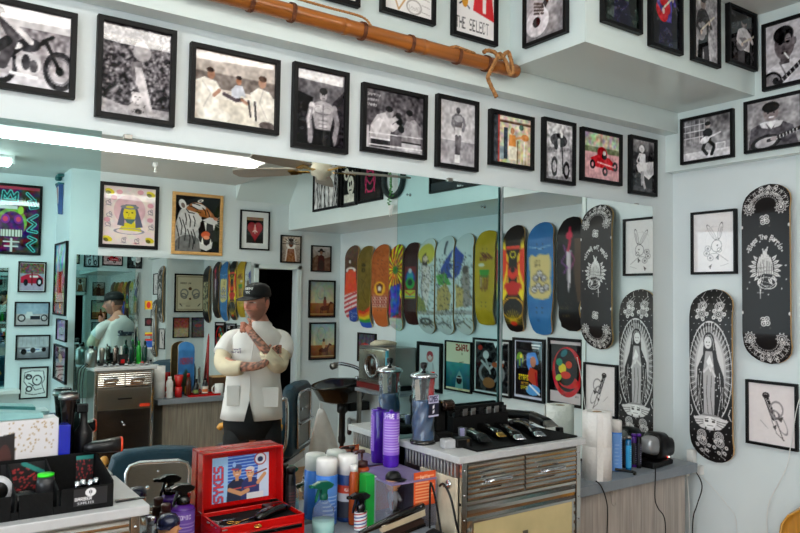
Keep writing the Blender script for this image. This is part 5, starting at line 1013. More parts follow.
cabinet((1.515, YC+0.20, 0), PI, 0.50, 0.335, 1.085, 'steel tool cabinet on the opposite wall, seen in the mirror', plain=True)

# ------------------------------------------------------------------ bottles and cans
def pm(name, col, **k): return mat(name, col, **k)
M_PURP = mat('purple_liquid_plastic', (0.36, 0.12, 0.78), 0.12, var=0.05, trans=0.35, coat=0.3)
M_DPURP = mat('deep_purple_plastic', (0.30, 0.12, 0.50), 0.25, var=0.05)
M_CAP = mat('white_cap', (0.92, 0.91, 0.90), 0.35, var=0.01)
M_BROWN = mat('brown_plastic', (0.22, 0.10, 0.08), 0.3); M_AMBER = mat('amber_plastic', (0.62, 0.26, 0.09), 0.25, var=0.05)
M_TEALP = mat('teal_trigger_plastic', (0.03, 0.34, 0.26), 0.3); M_MILK = mat('pale_aqua_liquid', (0.68, 0.86, 0.84), 0.2, trans=0.2)
M_SMOKE = mat('clear_plastic', (0.92, 0.94, 0.95), 0.05, trans=0.92, ior=1.08, var=0.0)
def bottle(name, label, loc, r, h, body, top, topm, cat='bottle', grp=None, cv=None, lz=(0.1, 0.8), base=None, shoulder=0.12, n=26, capr=None, caph=None, ang=(-200, 20), low=None):
    t = thing(name, label, cat, loc, 0, grp); sh = shoulder*h
    nr = capr or r*0.45
    if top == 'can':
        MB().lathe([(r*.9, 0), (r, 0.004), (r, h), (r*.96, h+0.004), (0, h+0.004)], n).build('body', body, t); ch = caph or h*0.3
        MB().lathe([(r*.97, h+0.003), (r*.97, h+ch-0.006), (r*.9, h+ch), (0, h+ch)], n).build('cap', topm, t)
    else:
        MB().lathe([(r*.92, 0), (r, 0.006), (r, h-sh), (r*.93, h-sh*.5), (nr*1.1, h-0.003), (nr, h), (0, h)], n).build('body', body, t)
        if low: MB().lathe([(r*.9, 0.004), (r*1.012, 0.008), (r*1.012, h*low), (0, h*low+0.001)], n).build('liquid', M_MILK, t)
        if top == 'cap': MB().lathe([(nr*1.15, h), (nr*1.15, h+(caph or .03)-0.003), (nr, h+(caph or .03)), (0, h+(caph or .03))], n).build('cap', topm, t)
        if top == 'pump':
            mb = MB().lathe([(nr*1.2, h), (nr*1.2, h+0.018), (nr*.5, h+0.02), (0.004, h+0.022), (0.004, h+0.045), (0.011, h+0.046), (0.011, h+0.056), (0, h+0.057)], 16); mb.tube([(0, 0, h+0.051), (-0.028, -0.012, h+0.052), (-0.036, -0.016, h+0.046)], 0.0048, 8); mb.build('pump', topm, t)
        if top == 'trigger':
            g_ = .78; T = lambda L_: [(x*g_, h+z*g_) for x, z in L_]
            mb = MB().lathe([(nr*1.25, h), (nr*1.25, h+0.014), (nr*.8, h+0.024), (0, h+0.026)], 16)
            mb.prism(T([(-0.052, 0.052), (-0.05, 0.064), (-0.02, 0.076), (0.02, 0.072), (0.042, 0.058), (0.034, 0.046), (0.012, 0.040), (0.010, 0.020), (-0.012, 0.020), (-0.016, 0.046)]), -0.010, 0.010, 'xz')
            mb.prism(T([(-0.026, 0.048), (-0.016, 0.048), (-0.024, 0.022), (-0.034, -0.004), (-0.041, -0.008), (-0.038, 0.012)]), -0.005, 0.005, 'xz')
            mb.box(-0.052, -0.04, -0.006, 0.006, h+.041, h+.051)
            mb.build('trigger', topm, t, bevel=0.002)
    if cv is not None: wrap('label', cv, r+0.0006, h*lz[0], h*lz[1], ang[0], ang[1], parent=t)
    return t
def lab(bg, fn, w_=44, h_=60):
    c = Cv(w_, h_, bg); fn(c); return c
def lines(c, x0, x1, y0, y1, n, col, w=.02):
    for k in range(n):
        y = y0+(y1-y0)*k/max(1, n-1); c.line([(x0, y), (x1-(x1-x0)*.3*((k*7) % 3)/2, y)], w, col)
GBT = 'bottles and cans on the middle counter'
def up(px, py, y): return onY(px, py, y)
def stand(name, label, px, ptop, y, r, body, top, topm, extra, base=ZS, **k):
    p = up(px, ptop, y); H_ = p.z-base-extra; return bottle(name, label, (p.x, y, base), r, H_, body, top, topm, grp=GBT, **k)
M_BLUEC = mat('blue_can', (0.25, 0.50, 0.86), 0.35, var=0.04); M_NAVY = mat('navy_can', (0.10, 0.22, 0.45), 0.35, var=0.06)
stand('spray_can', 'tall white capped blue spray can behind the green trigger bottle', 327, 458, 2.112, .036, M_BLUEC, 'can', M_CAP, .055, cv=lab('5f93dc', lambda c: (c.grad(0, 1, '5f93dc', '2f5aa8'), lines(c, .3, .7, .3, .8, 6, 'dfe8f4'))), caph=.055)
stand('spray_can', 'tall white capped spray can with an orange and grey label', 348, 454.5, 2.113, .036, M_NAVY, 'can', M_CAP, .065, cv=lab('b8341c', lambda c: (c.rect(0, .25, 1, .5, 'b9bcc8'), c.rect(0, .5, 1, 1, '2a2c3a'), c.text('GO', .3, .08, .1, 'f0e6e0'))), caph=.065)
stand('spray_bottle', 'clear spray bottle with a green trigger and pale aqua liquid', 324, 480, 2.028, .035, M_SMOKE, 'trigger', M_TEALP, .061, low=.42, shoulder=.5, capr=.011)
stand('hair_bottle', 'tall black bottle with faint red print beside the red toolbox lid', 291, 467, 2.128, .0165, M_BLACK, 'cap', M_BLACK, .02, capr=.0125, caph=.02, cv=lab('1a1416', lambda c: lines(c, .3, .7, .2, .8, 9, '6e2836')))
def barber_lab(c):
    c.rect(0, 0, 1, 1, 'd9dadc')
    for k in range(-3, 8): c.poly([(0, .14*k*1.3), (1, .14*k*1.3-.34), (1, .14*k*1.3-.27), (0, .14*k*1.3+.07)], 'b03038' if k % 2 else '28448a')
stand('spray_bottle', 'silver spray bottle with barber stripes and a black trigger head', 361, 491, 2.0, .0205, M_ALU, 'trigger', M_BGLOSS, .061, cv=lab('d9dadc', barber_lab), lz=(.02, .94), shoulder=.12, capr=.012, ang=(-250, 70))
stand('soap_bottle', 'brown pump bottle of amber lotion standing behind the green box', 362, 449.5, 2.118, .027, M_AMBER, 'pump', M_BROWN, .057, shoulder=.06, capr=.018)
stand('jar', 'small round white capped jar beside the brown pump bottle', 354, 465, 2.06, .016, M_AMBER, 'cap', M_CAP, .02, capr=.011, caph=.02)
def boxed(name, label, cat, x0, x1, y0, y1, z0, z1, m, grp=None, bevel=0.002):
    return tag(MB().box(x0, x1, y0, y1, z0, z1).build(name, m, bevel=bevel), label, cat, grp)
p = up(367, 473, 2.04)
t = thing('carton', 'upright green and white carton standing between barber stripes and amber bottle', 'box', (p.x-.004, 2.03, ZS))
MB().box(-.018, .014, -.022, .022, 0, p.z-ZS).build('carton_body', mat('green_carton', (.08, .62, .22), .5), t, bevel=.001)
MB().box(.0141, .022, -.021, .021, 0, p.z-ZS-.006).build('carton_side', mat('pale_carton', (.8, .82, .78), .5), t)
# purple bottles on the clear case
def purp_lab(c):
    c.rect(0, 0, 1, 1, '8a5ac8'); c.rect(0, 0, 1, .14, '5a2aa8'); c.text('SHAVE GEL', .1, .02, .12, 'e8e2f4', wf=.5, bold=.25); lines(c, .12, .9, .22, .9, 12, 'c8b4e8', .025); c.rect(.6, .55, .8, .7, 'e8e2f4')
M_CASE = mat('clear_acrylic', (0.86, 0.86, 0.92), 0.06, trans=0.85, ior=1.1, var=0.0)
CX, CY = up(399, 466, 1.9).x, 1.90
zc_ = up(391, 467, 2.1).z
def case():
    t = thing('display_case', 'clear acrylic display case holding a figurine, left of the steel cabinet', 'display case', (1.395, 1.995, ZS)); h = zc_-ZS
    MB().box(-.085, .095, -.09, .145, h-.006, h).build('lid', mat('lilac_acrylic', (.62, .56, .74), .12, trans=.3), t)
    MB().box(-.085, -.081, -.09, .145, 0, h-.006).build('side_pane', M_CASE, t); MB().box(.091, .095, -.09, .145, 0, h-.006).build('side_pane', M_CASE, t)
    MB().box(-.081, .091, .141, .145, 0, h-.006).build('back_pane', mat('orange_card', (.82, .26, .05), .5), t)
    MB().box(-.081, .091, -.09, .145, 0, .004).build('base', M_CASE, t)
    c = Cv(50, 50, 'd8501a'); lines(c, .1, .9, .15, .85, 9, 'f2a878', .04); c.text('Hello', .3, .1, .14, 'f6d2b4', bold=.1); o = sheet('card', c, .09, .11, M_SHEET, t, (.048, -.086, .125))
case()
for px, py, y, lb in ((391.5, 410, 2.113, 'purple gel bottle with white print standing on the display case'),):
    q = up(px, py, y); bottle('gel_bottle', lb, (q.x, y, zc_), 0.029, q.z-zc_-.004, M_PURP, 'cap', M_DPURP, grp='purple gel bottles on the display case', cv=lab('8a5ac8', purp_lab), lz=(.22, .98), shoulder=.04, capr=.008, caph=.004)
def bobble(name, label, loc, hat, shirt, s=1.0, face=-PI/2+.5):
    t = thing(name, label, 'figurine', loc); f = lambda pr: [(a*s, b*s) for a, b in pr]
    MB().lathe(f([(.02, 0), (.021, .006), (.018, .01), (0, .01)]), 18).build('stand', M_BLACK, t)
    MB().lathe(f([(.009, .01), (.012, .03), (.016, .045), (.014, .058), (.006, .064), (0, .065)]), 16).tube([(-.014*s, 0, .055*s), (-.022*s, -.006*s, .04*s), (-.012*s, -.016*s, .036*s)], .0045*s, 8).tube([(.014*s, 0, .055*s), (.022*s, -.006*s, .04*s), (.012*s, -.016*s, .036*s)], .0045*s, 8).build('body', shirt, t)
    hd = MB().lathe(f([(0, .062), (.012, .064), (.02, .076), (.022, .09), (.018, .102), (0, .108)]), 20); hd.lathe([(.004*s, 0), (.003*s, .006*s), (0, .008*s)], 8, (0, -.02*s, .085*s), axis='y'); hd.lathe([(0, -.003*s), (.006*s, 0), (0, .003*s)], 8, (.023*s, 0, .087*s)); hd.lathe([(0, -.003*s), (.006*s, 0), (0, .003*s)], 8, (-.023*s, 0, .087*s)); h = hd.build('head', mat('painted_skin', (.83, .60, .42), .4), t)
    MB().box(-.010*s, -.005*s, -.0235*s, -.019*s, .09*s, .093*s).box(.005*s, .010*s, -.0235*s, -.019*s, .09*s, .093*s).box(-.006*s, .006*s, -.0225*s, -.018*s, .073*s, .0755*s).build('face_paint', M_BLACK, h)
    MB().lathe(f([(.0235, .096), (.0225, .106), (.015, .116), (0, .119)]), 20).prism([(-.018*s, -.012*s), (.018*s, -.012*s), (.015*s, -.036*s), (0, -.041*s), (-.015*s, -.036*s)], .096*s, .099*s, 'xy').build('cap', hat, t)
    t.rotation_euler = (0, 0, face+PI/2); return t
bobble('bobblehead', 'small baseball bobblehead in a dark cap inside the display case', (1.345, 1.95, ZS+.05), M_BLACK, mat('grey_cloth', (.5, .5, .52), .6), 1.15, -PI/2+.3)
boxed('figurine_riser', 'small clear riser under the bobblehead in the display case', 'riser', 1.322, 1.368, 1.927, 1.973, ZS+.005, ZS+.05, M_SMOKE)
# left end of the middle counter
q = up(169, 513, 1.99); bobble('bobblehead', 'bobblehead with a navy baseball cap beside the purple trigger bottle', (q.x, 1.99, q.z-.119*1.3), mat('navy_gloss', (.10, .12, .24), .2, coat=.5), mat('white_cloth', (.8, .8, .8), .6), 1.3, -PI/2-.6)
boxed('plinth', 'low dark plinth raising the navy capped bobblehead', 'plinth', q.x-.035, q.x+.035, 1.955, 2.025, ZS, q.z-.119*1.3, M_BLACK)
q = up(186, 503, 2.09); bottle('spray_bottle', 'purple spray bottle with a black trigger left of the red toolbox', (q.x-.008, 2.09, ZS), .033, q.z-ZS, M_DPURP, 'trigger', M_BGLOSS, grp=GBT, cv=lab('5a3a98', lambda c: (c.rect(0, .05, 1, .95, '6a48a8'), c.text('TONIC', .3, .1, .1, 'e8e4f2', bold=.2), lines(c, .25, .8, .3, .9, 9, 'b8a8d8')), 60, 60), lz=(.05, .9), shoulder=.1, capr=.016)
for px, py, y in ((166, 503.5, 2.115),):
    q = up(px, py, y); bottle('brown_bottle', 'dark brown round bottle behind the navy capped bobblehead', (q.x, y, ZS), .017, q.z-ZS-.02, M_BROWN, 'cap', M_BROWN, grp=GBT, shoulder=.05, capr=.012, caph=.02)
for px, py, y in ((152, 516, 2.11),):
    q = up(px, py, y); bottle('shaker_bottle', 'chrome capped purple bottle at the corner of the left cabinet' if px < 150 else 'chrome capped glass shaker left of the navy cap', (q.x, y, ZS), .0125 if px > 150 else .015, q.z-ZS-.02, M_SMOKE if px > 150 else M_DPURP, 'cap', M_CHROME, grp=GBT, shoulder=.05, capr=.0115, caph=.02)

# ------------------------------------------------------------------ red toolbox
def toolbox():
    a, b = up(202, 514.5, 2.10), up(283, 501, 2.10); zt = (a.z+b.z)/2; W2 = (b.x-a.x)/2; cx = (a.x+b.x)/2; yf, yb = 1.95, 2.11
    h = zt-ZS; D = (yb-yf)/2
    t = thing('toolbox', 'open red metal toolbox with a baseball photo inside its lid', 'toolbox', (cx, (yf+yb)/2, ZS))
    mb = MB().box(-W2, W2, -D, D, 0, h-.03); mb.box(-W2, -W2+.006, -D, D, h-.03, h).box(W2-.006, W2, -D, D, h-.03, h).box(-W2, W2, -D, -D+.006, h-.03, h).box(-W2, W2, D-.006, D, h-.03, h); mb.build('body', M_RED, t, bevel=.002)
    MB().box(-W2+.007, W2-.007, -D+.007, D-.007, h-.029, h-.012).build('tray_liner', M_BLACKM, t)
    for k in range(2):
        z1 = h-.022-.042*k; d_ = MB().box(-W2+.012, W2-.012, -D-.004, -D+.002, z1-.036, z1).build('drawer', M_RED, t, bevel=.002)
        MB().box(-W2+.014, W2-.014, -D-.012, -D-.004, z1-.014, z1-.003).build('drawer_pull', M_BGLOSS, d_, bevel=.002)
    zl = up(245, 453, 2.10).z-ZS; R = Matrix.Rotation(math.radians(-2), 3, 'X'); hinge = Vector((0, D, h))
    def L(mb, nm, m, par, bv=0): mb.v = [tuple(R @ Vector(v)+hinge) for v in mb.v]; return mb.build(nm, m, par, bevel=bv)
    lh = zl-h+.01
    lid = MB().box(-W2, W2, .03, .035, 0, lh).box(-W2, -W2+.006, -.012, .03, 0, lh).box(W2-.006, W2, -.012, .03, 0, lh).box(-W2, W2, -.012, .035, lh-.006, lh)
    lo = L(lid, 'lid', M_RED, t, .002)
    c = Cv(120, 96, '2c5cc0')
    for k in range(14): c.line([(0, .05+.07*k), (1, .02+.07*k)], .02, '9fc4f0')
    c.grad(.75, 1, 'c8ccd6', 'e4e4e8') if False else None
    c.poly([(.82, 0), (1, 0), (1, 1), (.75, 1)], 'c9d6ec'); c.ell(.84, .13, .1, .13, 'e4e8f0'); c.ell(.84, .13, .1, .13, 'a83a40', ring=.1); c.ell(.84, .14, .05, .06, '24305a')
    c.rect(0, 0, .27, 1, '9cc8ee'); c.text('SYKES', .03, .99, .2, '3a5aa8', wf=.95, bold=.5, rot=-90); c.text('SYKES', .03, .985, .2, 'd8323a', wf=.95, bold=.2, rot=-90)
    for x, y, s, cap, sh in ((.43, .36, 1.0, '3a4a80', '1c2440'), (.66, .42, .92, 'd8d4d4', '27306a')):
        c.poly([(x-.18*s, 1), (x-.16*s, .62), (x-.06, .52), (x+.08, .52), (x+.18*s, .64), (x+.18*s, 1)], sh); c.ell(x, y, .075*s, .13*s, 'd49a70'); c.ell(x, y-.09*s, .085*s, .07*s, cap); c.line([(x-.09*s, y-.06), (x+.02, y-.05)], .03, 'b8303a'); c.rect(x-.03, y+.1, x+.03, y+.2, 'c88c62'); c.line([(x-.1, .74), (x+.1, .72)], .03, 'c04a4a'); c.ell(x-.025, y-.01, .01, .012, '3a2418'); c.ell(x+.03, y-.01, .01, .012, '3a2418'); c.line([(x-.025, y+.06), (x+.03, y+.06)], .012, 'f2e6e0')
    c.line([(.3, .74), (.5, .86), (.62, .8)], .09, 'cf9468'); c.line([(.8, .66), (.92, .48)], .08, 'cf9468'); c.line([(.95, .38), (.74, .46)], .035, '7a2a20'); c.rect(.6, .86, .9, 1, 'e4e2e6'); c.ell(.38, .2, .03, .06, '9fc4f0')
    o = sheet('team_photo', c, 1, 1, M_SHEET, lo); o.scale = (W2*1.42, 1, lh*.78); o.rotation_euler = (math.radians(-2), 0, 0); o.location = hinge+R @ Vector((.006, .0285, lh*.47))
    rv = MB()
    for k in range(15): rv.lathe([(.0024, 0), (.0018, .0015), (0, .002)], 6, (-W2*.9+k*W2*.128, 0, 0), axis='y')
    rv.v = [(v[0], v[1]-.0, v[2]+.012) for v in rv.v]; rv.v = [tuple(R @ Vector((v[0], v[1]+.029, v[2]))+hinge) for v in rv.v]; rv.build('rivets', M_RED, lo)
    zt2 = ZS+h-.012
    return cx, (yf+yb)/2, zt2, W2, D
tcx, tcy, tz, tW, tD = toolbox()
def loftx(sec, n=14):
    """sec: list of (x, cy, cz, hy, hz) rounded-rect rings along local x"""
    R = []
    for x, cy_, cz, hy, hz in sec:
        ring = []
        for k in range(n):
            a = 2*PI*k/n; c_, s_ = math.cos(a), math.sin(a); e = .62
            ring.append((x, cy_+hy*math.copysign(abs(c_)**e, c_), cz+hz*math.copysign(abs(s_)**e, s_)))
        R.append(ring)
    return R
GCL = 'clippers and trimmers on the black mat'
def clipper(label, p0, p1, z, m=None, hm=None, w_=.022, h=.019, cat='hair clipper', grp=GCL, name='hair_clipper', ring=None):
    """lies from p0 (tail) to p1 (head)"""
    d = Vector((p1[0]-p0[0], p1[1]-p0[1], 0)); L = d.length; t = thing(name, label, cat, (p0[0], p0[1], z), math.atan2(d.y, d.x), grp)
    MB().loft(loftx([(0, 0, h*.8, w_*.5, h*.5), (L*.06, 0, h*.9, w_*.8, h*.8), (L*.3, 0, h, w_*.95, h), (L*.55, 0, h*1.02, w_*.82, h*.98), (L*.75, 0, h, w_, h*.95), (L*.86, 0, h*.95, w_*.95, h*.8)])).build('body', m or M_BGLOSS, t)
    MB().loft(loftx([(L*.86, 0, h*.95, w_*.98, h*.72), (L*.9, 0, h*.93, w_*.95, h*.62), (L*.97, 0, h*.9, w_*1.05, h*.2), (L, 0, h*.88, w_*1.02, h*.06)])).build('blade', hm or M_CHROME, t)
    tb = MB()
    for k in range(9): tb.box(L-.001, L+.006, -w_*.9+k*w_*.2, -w_*.9+k*w_*.2+.0018, h*.84, h*.92)
    tb.build('blade_teeth', M_CHROME, t)
    MB().box(L*.36, L*.48, -.005, .005, h*1.9, h*2.12).build('switch', ring or M_STEEL, t, bevel=.001)
    return t
def pz(px, py, z): v = onZ(px, py, z); return (v.x, v.y)
clipper('long black shaver lying across the open tray of the red toolbox', (tcx-.01, tcy-.05), (tcx+.12, tcy+.02), tz, M_BGLOSS, M_BLACK, .018, .014, grp=None)
for k, (dx, dy, a, L) in enumerate(((-.09, -.055, .1, .1), (-.05, -.03, .25, .09), (-.1, .0, .05, .08), (-.01, -.075, .3, .07))):
    t = thing('scissors', ('thin barber scissors lying at the left of the toolbox tray', 'barber scissors with gold loops in the middle of the toolbox tray', 'dark barber scissors at the back left of the toolbox tray', 'short scissors lying near the front edge of the toolbox tray')[k], 'scissors', (tcx+dx, tcy+dy, tz+.002), a, 'scissors in the toolbox tray')
    MB().prism([(0, -.003), (L*.6, -.0006), (L*.62, 0), (0, .003)], 0, .002, 'xy').prism([(0, -.003), (L*.58, .004), (L*.6, .006), (0, .003)], .0022, .004, 'xy').build('blade', M_CHROME, t)
    hd = MB()
    for s in (-1, 1): hd.tube([(0, 0, .002), (-L*.2, s*.008, .002)], .0022, 6); hd.tube([(-L*.3+.011*math.cos(j*PI/6), s*.014+.009*math.sin(j*PI/6), .002) for j in range(13)], .002, 6)
    hd.build('handles', M_GOLD if k % 2 else M_STEEL, t)
boxed('blade_box', 'small flat black box with white print at the right of the toolbox tray', 'box', tcx+.06, tcx+.125, tcy+.035, tcy+.075, tz, tz+.012, M_BLACK)

# ------------------------------------------------------------------ on the clipper cabinet
def prism_top():
    c = [pz(448, 455, ZT), pz(566, 434, ZT), pz(556, 426, ZT)]
    tag(MB().box(1.60, 2.095, 1.83, 2.125, ZT, ZT+.006).build('rubber_mat', M_BLACKM, bevel=.001), 'thin black rubber mat covering the top of the clipper cabinet', 'mat')
prism_top(); ZM_ = ZT+.006
clipper('dark rounded clipper, first of the row lying on the black mat', pz(462, 429, ZM_+.02), pz(487, 443, ZM_+.01), ZM_, mat('dark_green_black', (.05, .07, .07), .2, coat=.5), M_BLACK, .02, .018)
clipper('black trimmer with a gold head on the black mat', pz(477, 424, ZM_+.02), pz(503, 438, ZM_+.01), ZM_, M_BGLOSS, M_GOLD, .017, .017)
clipper('black clipper with a bright steel blade, beside the gold headed one', pz(496, 424, ZM_+.02), pz(521, 441, ZM_+.01), ZM_, M_BGLOSS, M_CHROME, .02, .018)
clipper('black clipper with a steel blade and a silver switch, fourth in the row', pz(515, 422, ZM_+.02), pz(541, 438, ZM_+.01), ZM_, M_BGLOSS, M_CHROME, .021, .019)
clipper('large matt black clipper lying near the right edge of the mat', pz(522, 412, ZM_+.02), pz(553, 428, ZM_+.01), ZM_, M_BLACK, M_STEEL, .023, .02)
clipper('slim black trimmer behind the row, close to the mirror', (2.0, 2.10), (2.085, 2.06), ZM_, M_BLACK, M_STEEL, .016, .015)
clipper('small black trimmer lying behind the gold headed one', (1.70, 2.045), (1.775, 2.02), ZM_, M_BGLOSS, mat('blue_metal', (.2, .3, .7), .3, .6), .014, .013)
a = pz(455, 449, ZT); t = thing('hair_clipper', 'light grey and black boxy trimmer lying at the front left cabinet corner', 'hair clipper', (a[0]+.01, a[1]+.02, ZT), -.22)
MB().box(-.045, .0, -.02, .02, 0, .032).build('grey_body', mat('light_grey_plastic', (.68, .68, .69), .3), t, bevel=.006); MB().box(.001, .062, -.021, .021, 0, .034).build('black_body', M_BLACK, t, bevel=.006)
MB().box(.04, .05, -.0215, -.0205, .004, .03).build('stripe', M_CHROME, t)
a = pz(432, 441, ZT); t = thing('shaver_head', 'low black dome shaped shaver head at the left of the cabinet top', 'shaver', (a[0], a[1]+.01, ZT)); MB().lathe([(.034, 0), (.036, .006), (.03, .018), (.015, .026), (0, .027)], 24).build('body', M_BLACKM, t)
def jar():
    t = thing('disinfectant_jar', 'tall twisted glass jar of combs in blue liquid with a chrome lid', 'jar', (1.535, 2.045, ZT)); h = .225; n = 40; rings = []; inner = []
    for i in range(60):
        z = .008+h*i/59; rings.append([((.039+.0022*math.cos(5*a-z*95))*math.cos(a), (.039+.0022*math.cos(5*a-z*95))*math.sin(a), z) for a in [2*PI*k/n for k in range(n)]])
        if z < .15: inner.append([((.036+.002*math.cos(5*a-z*95))*math.cos(a), (.036+.002*math.cos(5*a-z*95))*math.sin(a), z+.002) for a in [2*PI*k/n for k in range(n)]])
    MB().lathe([(.046, 0), (.047, .008), (.042, .014), (0, .014)], 30).build('foot', M_BGLOSS, t)
    MB().loft(rings, cap=False).build('glass', M_SMOKE, t)
    MB().loft(inner).build('liquid', mat('blue_disinfectant', (.0, .26, .46), .08, trans=.25, coat=.5, var=.15, scale=30), t)
    lid = MB().lathe([(.049, h+.006), (.05, h+.012), (.046, h+.018), (.02, h+.026), (.008, h+.03), (.006, h+.036), (0, h+.036)], 30).build('lid', M_CHROME, t); MB().lathe([(.006, h+.034), (.012, h+.042), (.013, h+.054), (.009, h+.058), (0, h+.059)], 14).build('knob', M_BLACK, t)
    c = Cv(60, 60, '10122c'); c.rect(.0, .0, 1, .38, 'c8c4e0'); c.text('COMBS', .08, .05, .26, '20224a', wf=.75, bold=.3); c.poly([(.4, .5), (.58, .44), (.58, .6), (.4, .66)], 'e8e8f4'); c.poly([(.4, .72), (.58, .66), (.58, .8), (.4, .86)], 'e8e8f4'); c.rect(0, .92, 1, 1, 'c8c4e0')
    sheet('label', c, .052, .075, M_SHEET, t, (.012, -.0445, .135), (0, 0, .18))
jar()
for i, (dx, dy, a, m, lb) in enumerate(((.02, -.006, .1, M_RED, 'red comb standing in the glass jar'), (-.012, .004, -.08, mat('bone_plastic', (.82, .78, .72), .4), 'bone white comb standing in the glass jar'), (0.004, .012, .04, M_BLACK, 'black comb standing in the glass jar'))):
    mb = MB().box(-.009, .009, -.002, .002, .0, .19, R=Matrix.Rotation(a, 3, 'Y')); 
    for k in range(28): mb.box(-.013, -.009, -.0014, .0014, .01+k*.006, .0126+k*.006, R=Matrix.Rotation(a, 3, 'Y'))
    tag(mb.build('comb', m, loc=(1.535+dx*.8, 2.045+dy, ZT+.03+(.03 if i == 0 else .005)), bevel=.001), lb, 'comb', 'combs in the glass jar')
t = thing('clipper_stand', 'upright black clipper stand with a bronze cylinder beside the glass jar', 'stand', (1.635, 2.07, ZM_)); MB().box(-.035, .035, -.03, .03, 0, .02).box(-.022, .022, -.0, .03, .02, .13).build('stand_body', M_BLACKM, t, bevel=.006); MB().lathe([(.02, -.022), (.021, -.018), (.021, .018), (.018, .022)], 22, (.02, -.012, .115), axis='x').build('cylinder', mat('bronze_metal', (.32, .25, .22), .2, .9), t)
t = thing('shot_glass', 'small clear glass with violet paper in it on the mat', 'glass', (1.665, 1.985, ZM_)); MB().lathe([(.012, 0), (.016, .045), (.0145, .045), (.011, .004), (0, .004)], 20).build('glass', M_SMOKE, t); MB().box(-.008, .008, -.004, .004, .005, .042).build('paper', mat('violet_paper', (.7, .64, .86), .6), t)
def guard_rack():
    t = thing('guard_rack', 'black two step rack of clipper guards against the mirror', 'rack', (1.855, 2.115, ZM_)); MB().box(-.14, .14, -.018, .02, 0, .06).box(-.14, .14, .005, .022, .06, .095).build('rack_body', M_BLACKM, t, bevel=.003)
    for k in range(7):
        g_ = MB().box(-.014, .014, -.012, .004, .0, .014).box(-.014, .014, -.012, -.009, .014, .026)
        tag(g_.build('clipper_guard', M_STEEL if k % 3 else M_BLACK, loc=(1.855-.12+.04*k, 2.115-.003, ZM_+.061), rot=(0, 0, .2), bevel=.0015), 'clipper guard %s on the black rack against the mirror' % ('at the end nearest the glass jar', 'second from the glass jar', 'third from the glass jar', 'in the middle', 'third from the paper towel end', 'second from the paper towel end', 'at the paper towel end')[k], 'clipper guard', 'clipper guards on the rack')
guard_rack()
q = onY(576, 445, 2.03)
t = thing('charging_stand', 'slanted black charging stand with a block base at the right of the steel cabinet', 'charging stand', (2.225, 2.03, ZS))
MB().box(-.045, .06, -.05, .05, 0, .035).build('base', M_BLACK, t, bevel=.006); MB().prism([(-.005, .035), (.03, .035), (.0, .235), (-.022, .235)], -.012, .012, 'xz').build('post', M_BLACK, t, bevel=.002); MB().lathe([(.02, .035), (.02, .04), (0, .041)], 20, (.02, -.01, 0)).build('charge_ring', M_BGLOSS, t)

# ------------------------------------------------------------------ right hand counter
def roll(label, loc, r=.061, h=.28):
    t = thing('paper_towel_roll', label, 'paper towel roll', loc); MB().lathe([(.021, 0), (r, 0), (r, h*.5-.0015), (r-.0008, h*.5), (r, h*.5+.0015), (r, h), (.021, h), (.021, 0)], 40).build('paper', M_PAPER, t)
    MB().lathe([(.021, .0005), (.021, h-.0005), (.019, h-.0005), (.019, .0005), (.021, .0005)], 24).build('cardboard_core', mat('cardboard', (.6, .48, .34), .8), t); MB().box(r-.0006, r+.0012, -.03, -.003, .002, h-.002).build('loose_edge', M_PAPER, t); t.rotation_euler = (0, 0, -2.0)
roll('tall white paper towel roll standing on the grey counter by the clear mirror', (2.445, 2.03, ZS))
q = up(616.5, 420, 2.075); bottle('spray_can', 'slim light blue spray can with a white cap beside the paper towel roll', (q.x, 2.075, ZS), .0235, q.z-ZS-.055, M_BLUEC, 'can', M_CAP, cv=lab('6ea0e4', lambda c: (lines(c, .55, .8, .08, .9, 14, 'e6eef8', .03), lines(c, .2, .4, .3, .8, 6, 'b8d0f4', .02))), lz=(.02, .98), caph=.055)
M_CYAN = mat('cyan_bottle', (.06, .50, .75), .12, trans=.3, coat=.5)
for px, pt, y, m, lb, r in ((624.5, 437, 2.09, M_BLACK, 'slim black bottle beside the light blue can', .0105), (628.5, 436, 2.045, M_CYAN, 'slim clear cyan bottle with a silver cap', .0125), (634, 433.5, 2.075, M_DPURP, 'slim dark bottle with a violet top beside the shaver', .0125), (639, 433.5, 2.05, M_BLACK, 'slim black bottle with a lilac stripe next to the grey shaver', .0105)):
    q = up(px, pt, y); bottle('gel_tube', lb, (q.x, y, ZS), r, q.z-ZS-.012, m, 'cap', M_DPURP if px > 630 else M_STEEL, grp='slim bottles beside the shaver', shoulder=.03, capr=r*.85, caph=.012, cv=lab('1a1a24' if m is not M_CYAN else '2a9ad0', lambda c: lines(c, .4, .6, .1, .9, 10, 'b8b4d4' if m is not M_CYAN else 'a8e0f4', .03)))
def shaver():
    t = thing('head_shaver', 'grey and black electric shaver sitting on a black charging cradle', 'shaver', (2.865, 2.055, ZS), .12)
    MB().prism([(-.085, 0), (.09, 0), (.095, .02), (.07, .028), (-.03, .024), (-.085, .03)], -.05, .05, 'xz').build('cradle', M_BLACK, t, bevel=.005)
    MB().loft(loftx([(-.08, 0, .1, .028, .022), (-.07, 0, .098, .038, .034), (-.02, 0, .092, .042, .044), (.0, 0, .09, .043, .05)], 18)).build('shell', mat('silver_plastic', (.6, .61, .62), .25, .4), t)
    MB().loft(loftx([(-.02, 0, .085, .046, .058), (.0, 0, .086, .05, .066), (.06, 0, .082, .05, .062), (.07, 0, .074, .044, .05), (.12, 0, .072, .042, .044), (.128, 0, .072, .03, .03)], 24)).build('head', M_BLACK, t)
    MB().box(.045, .05, -.0475, -.044, .034, .038).build('charge_light', mat('red_light', (1, .12, .05), .4, emit=2), t); MB().box(.058, .064, -.047, -.043, .033, .039).build('white_light', mat('white_light', (1, .95, .9), .4, emit=1.5), t)
shaver()
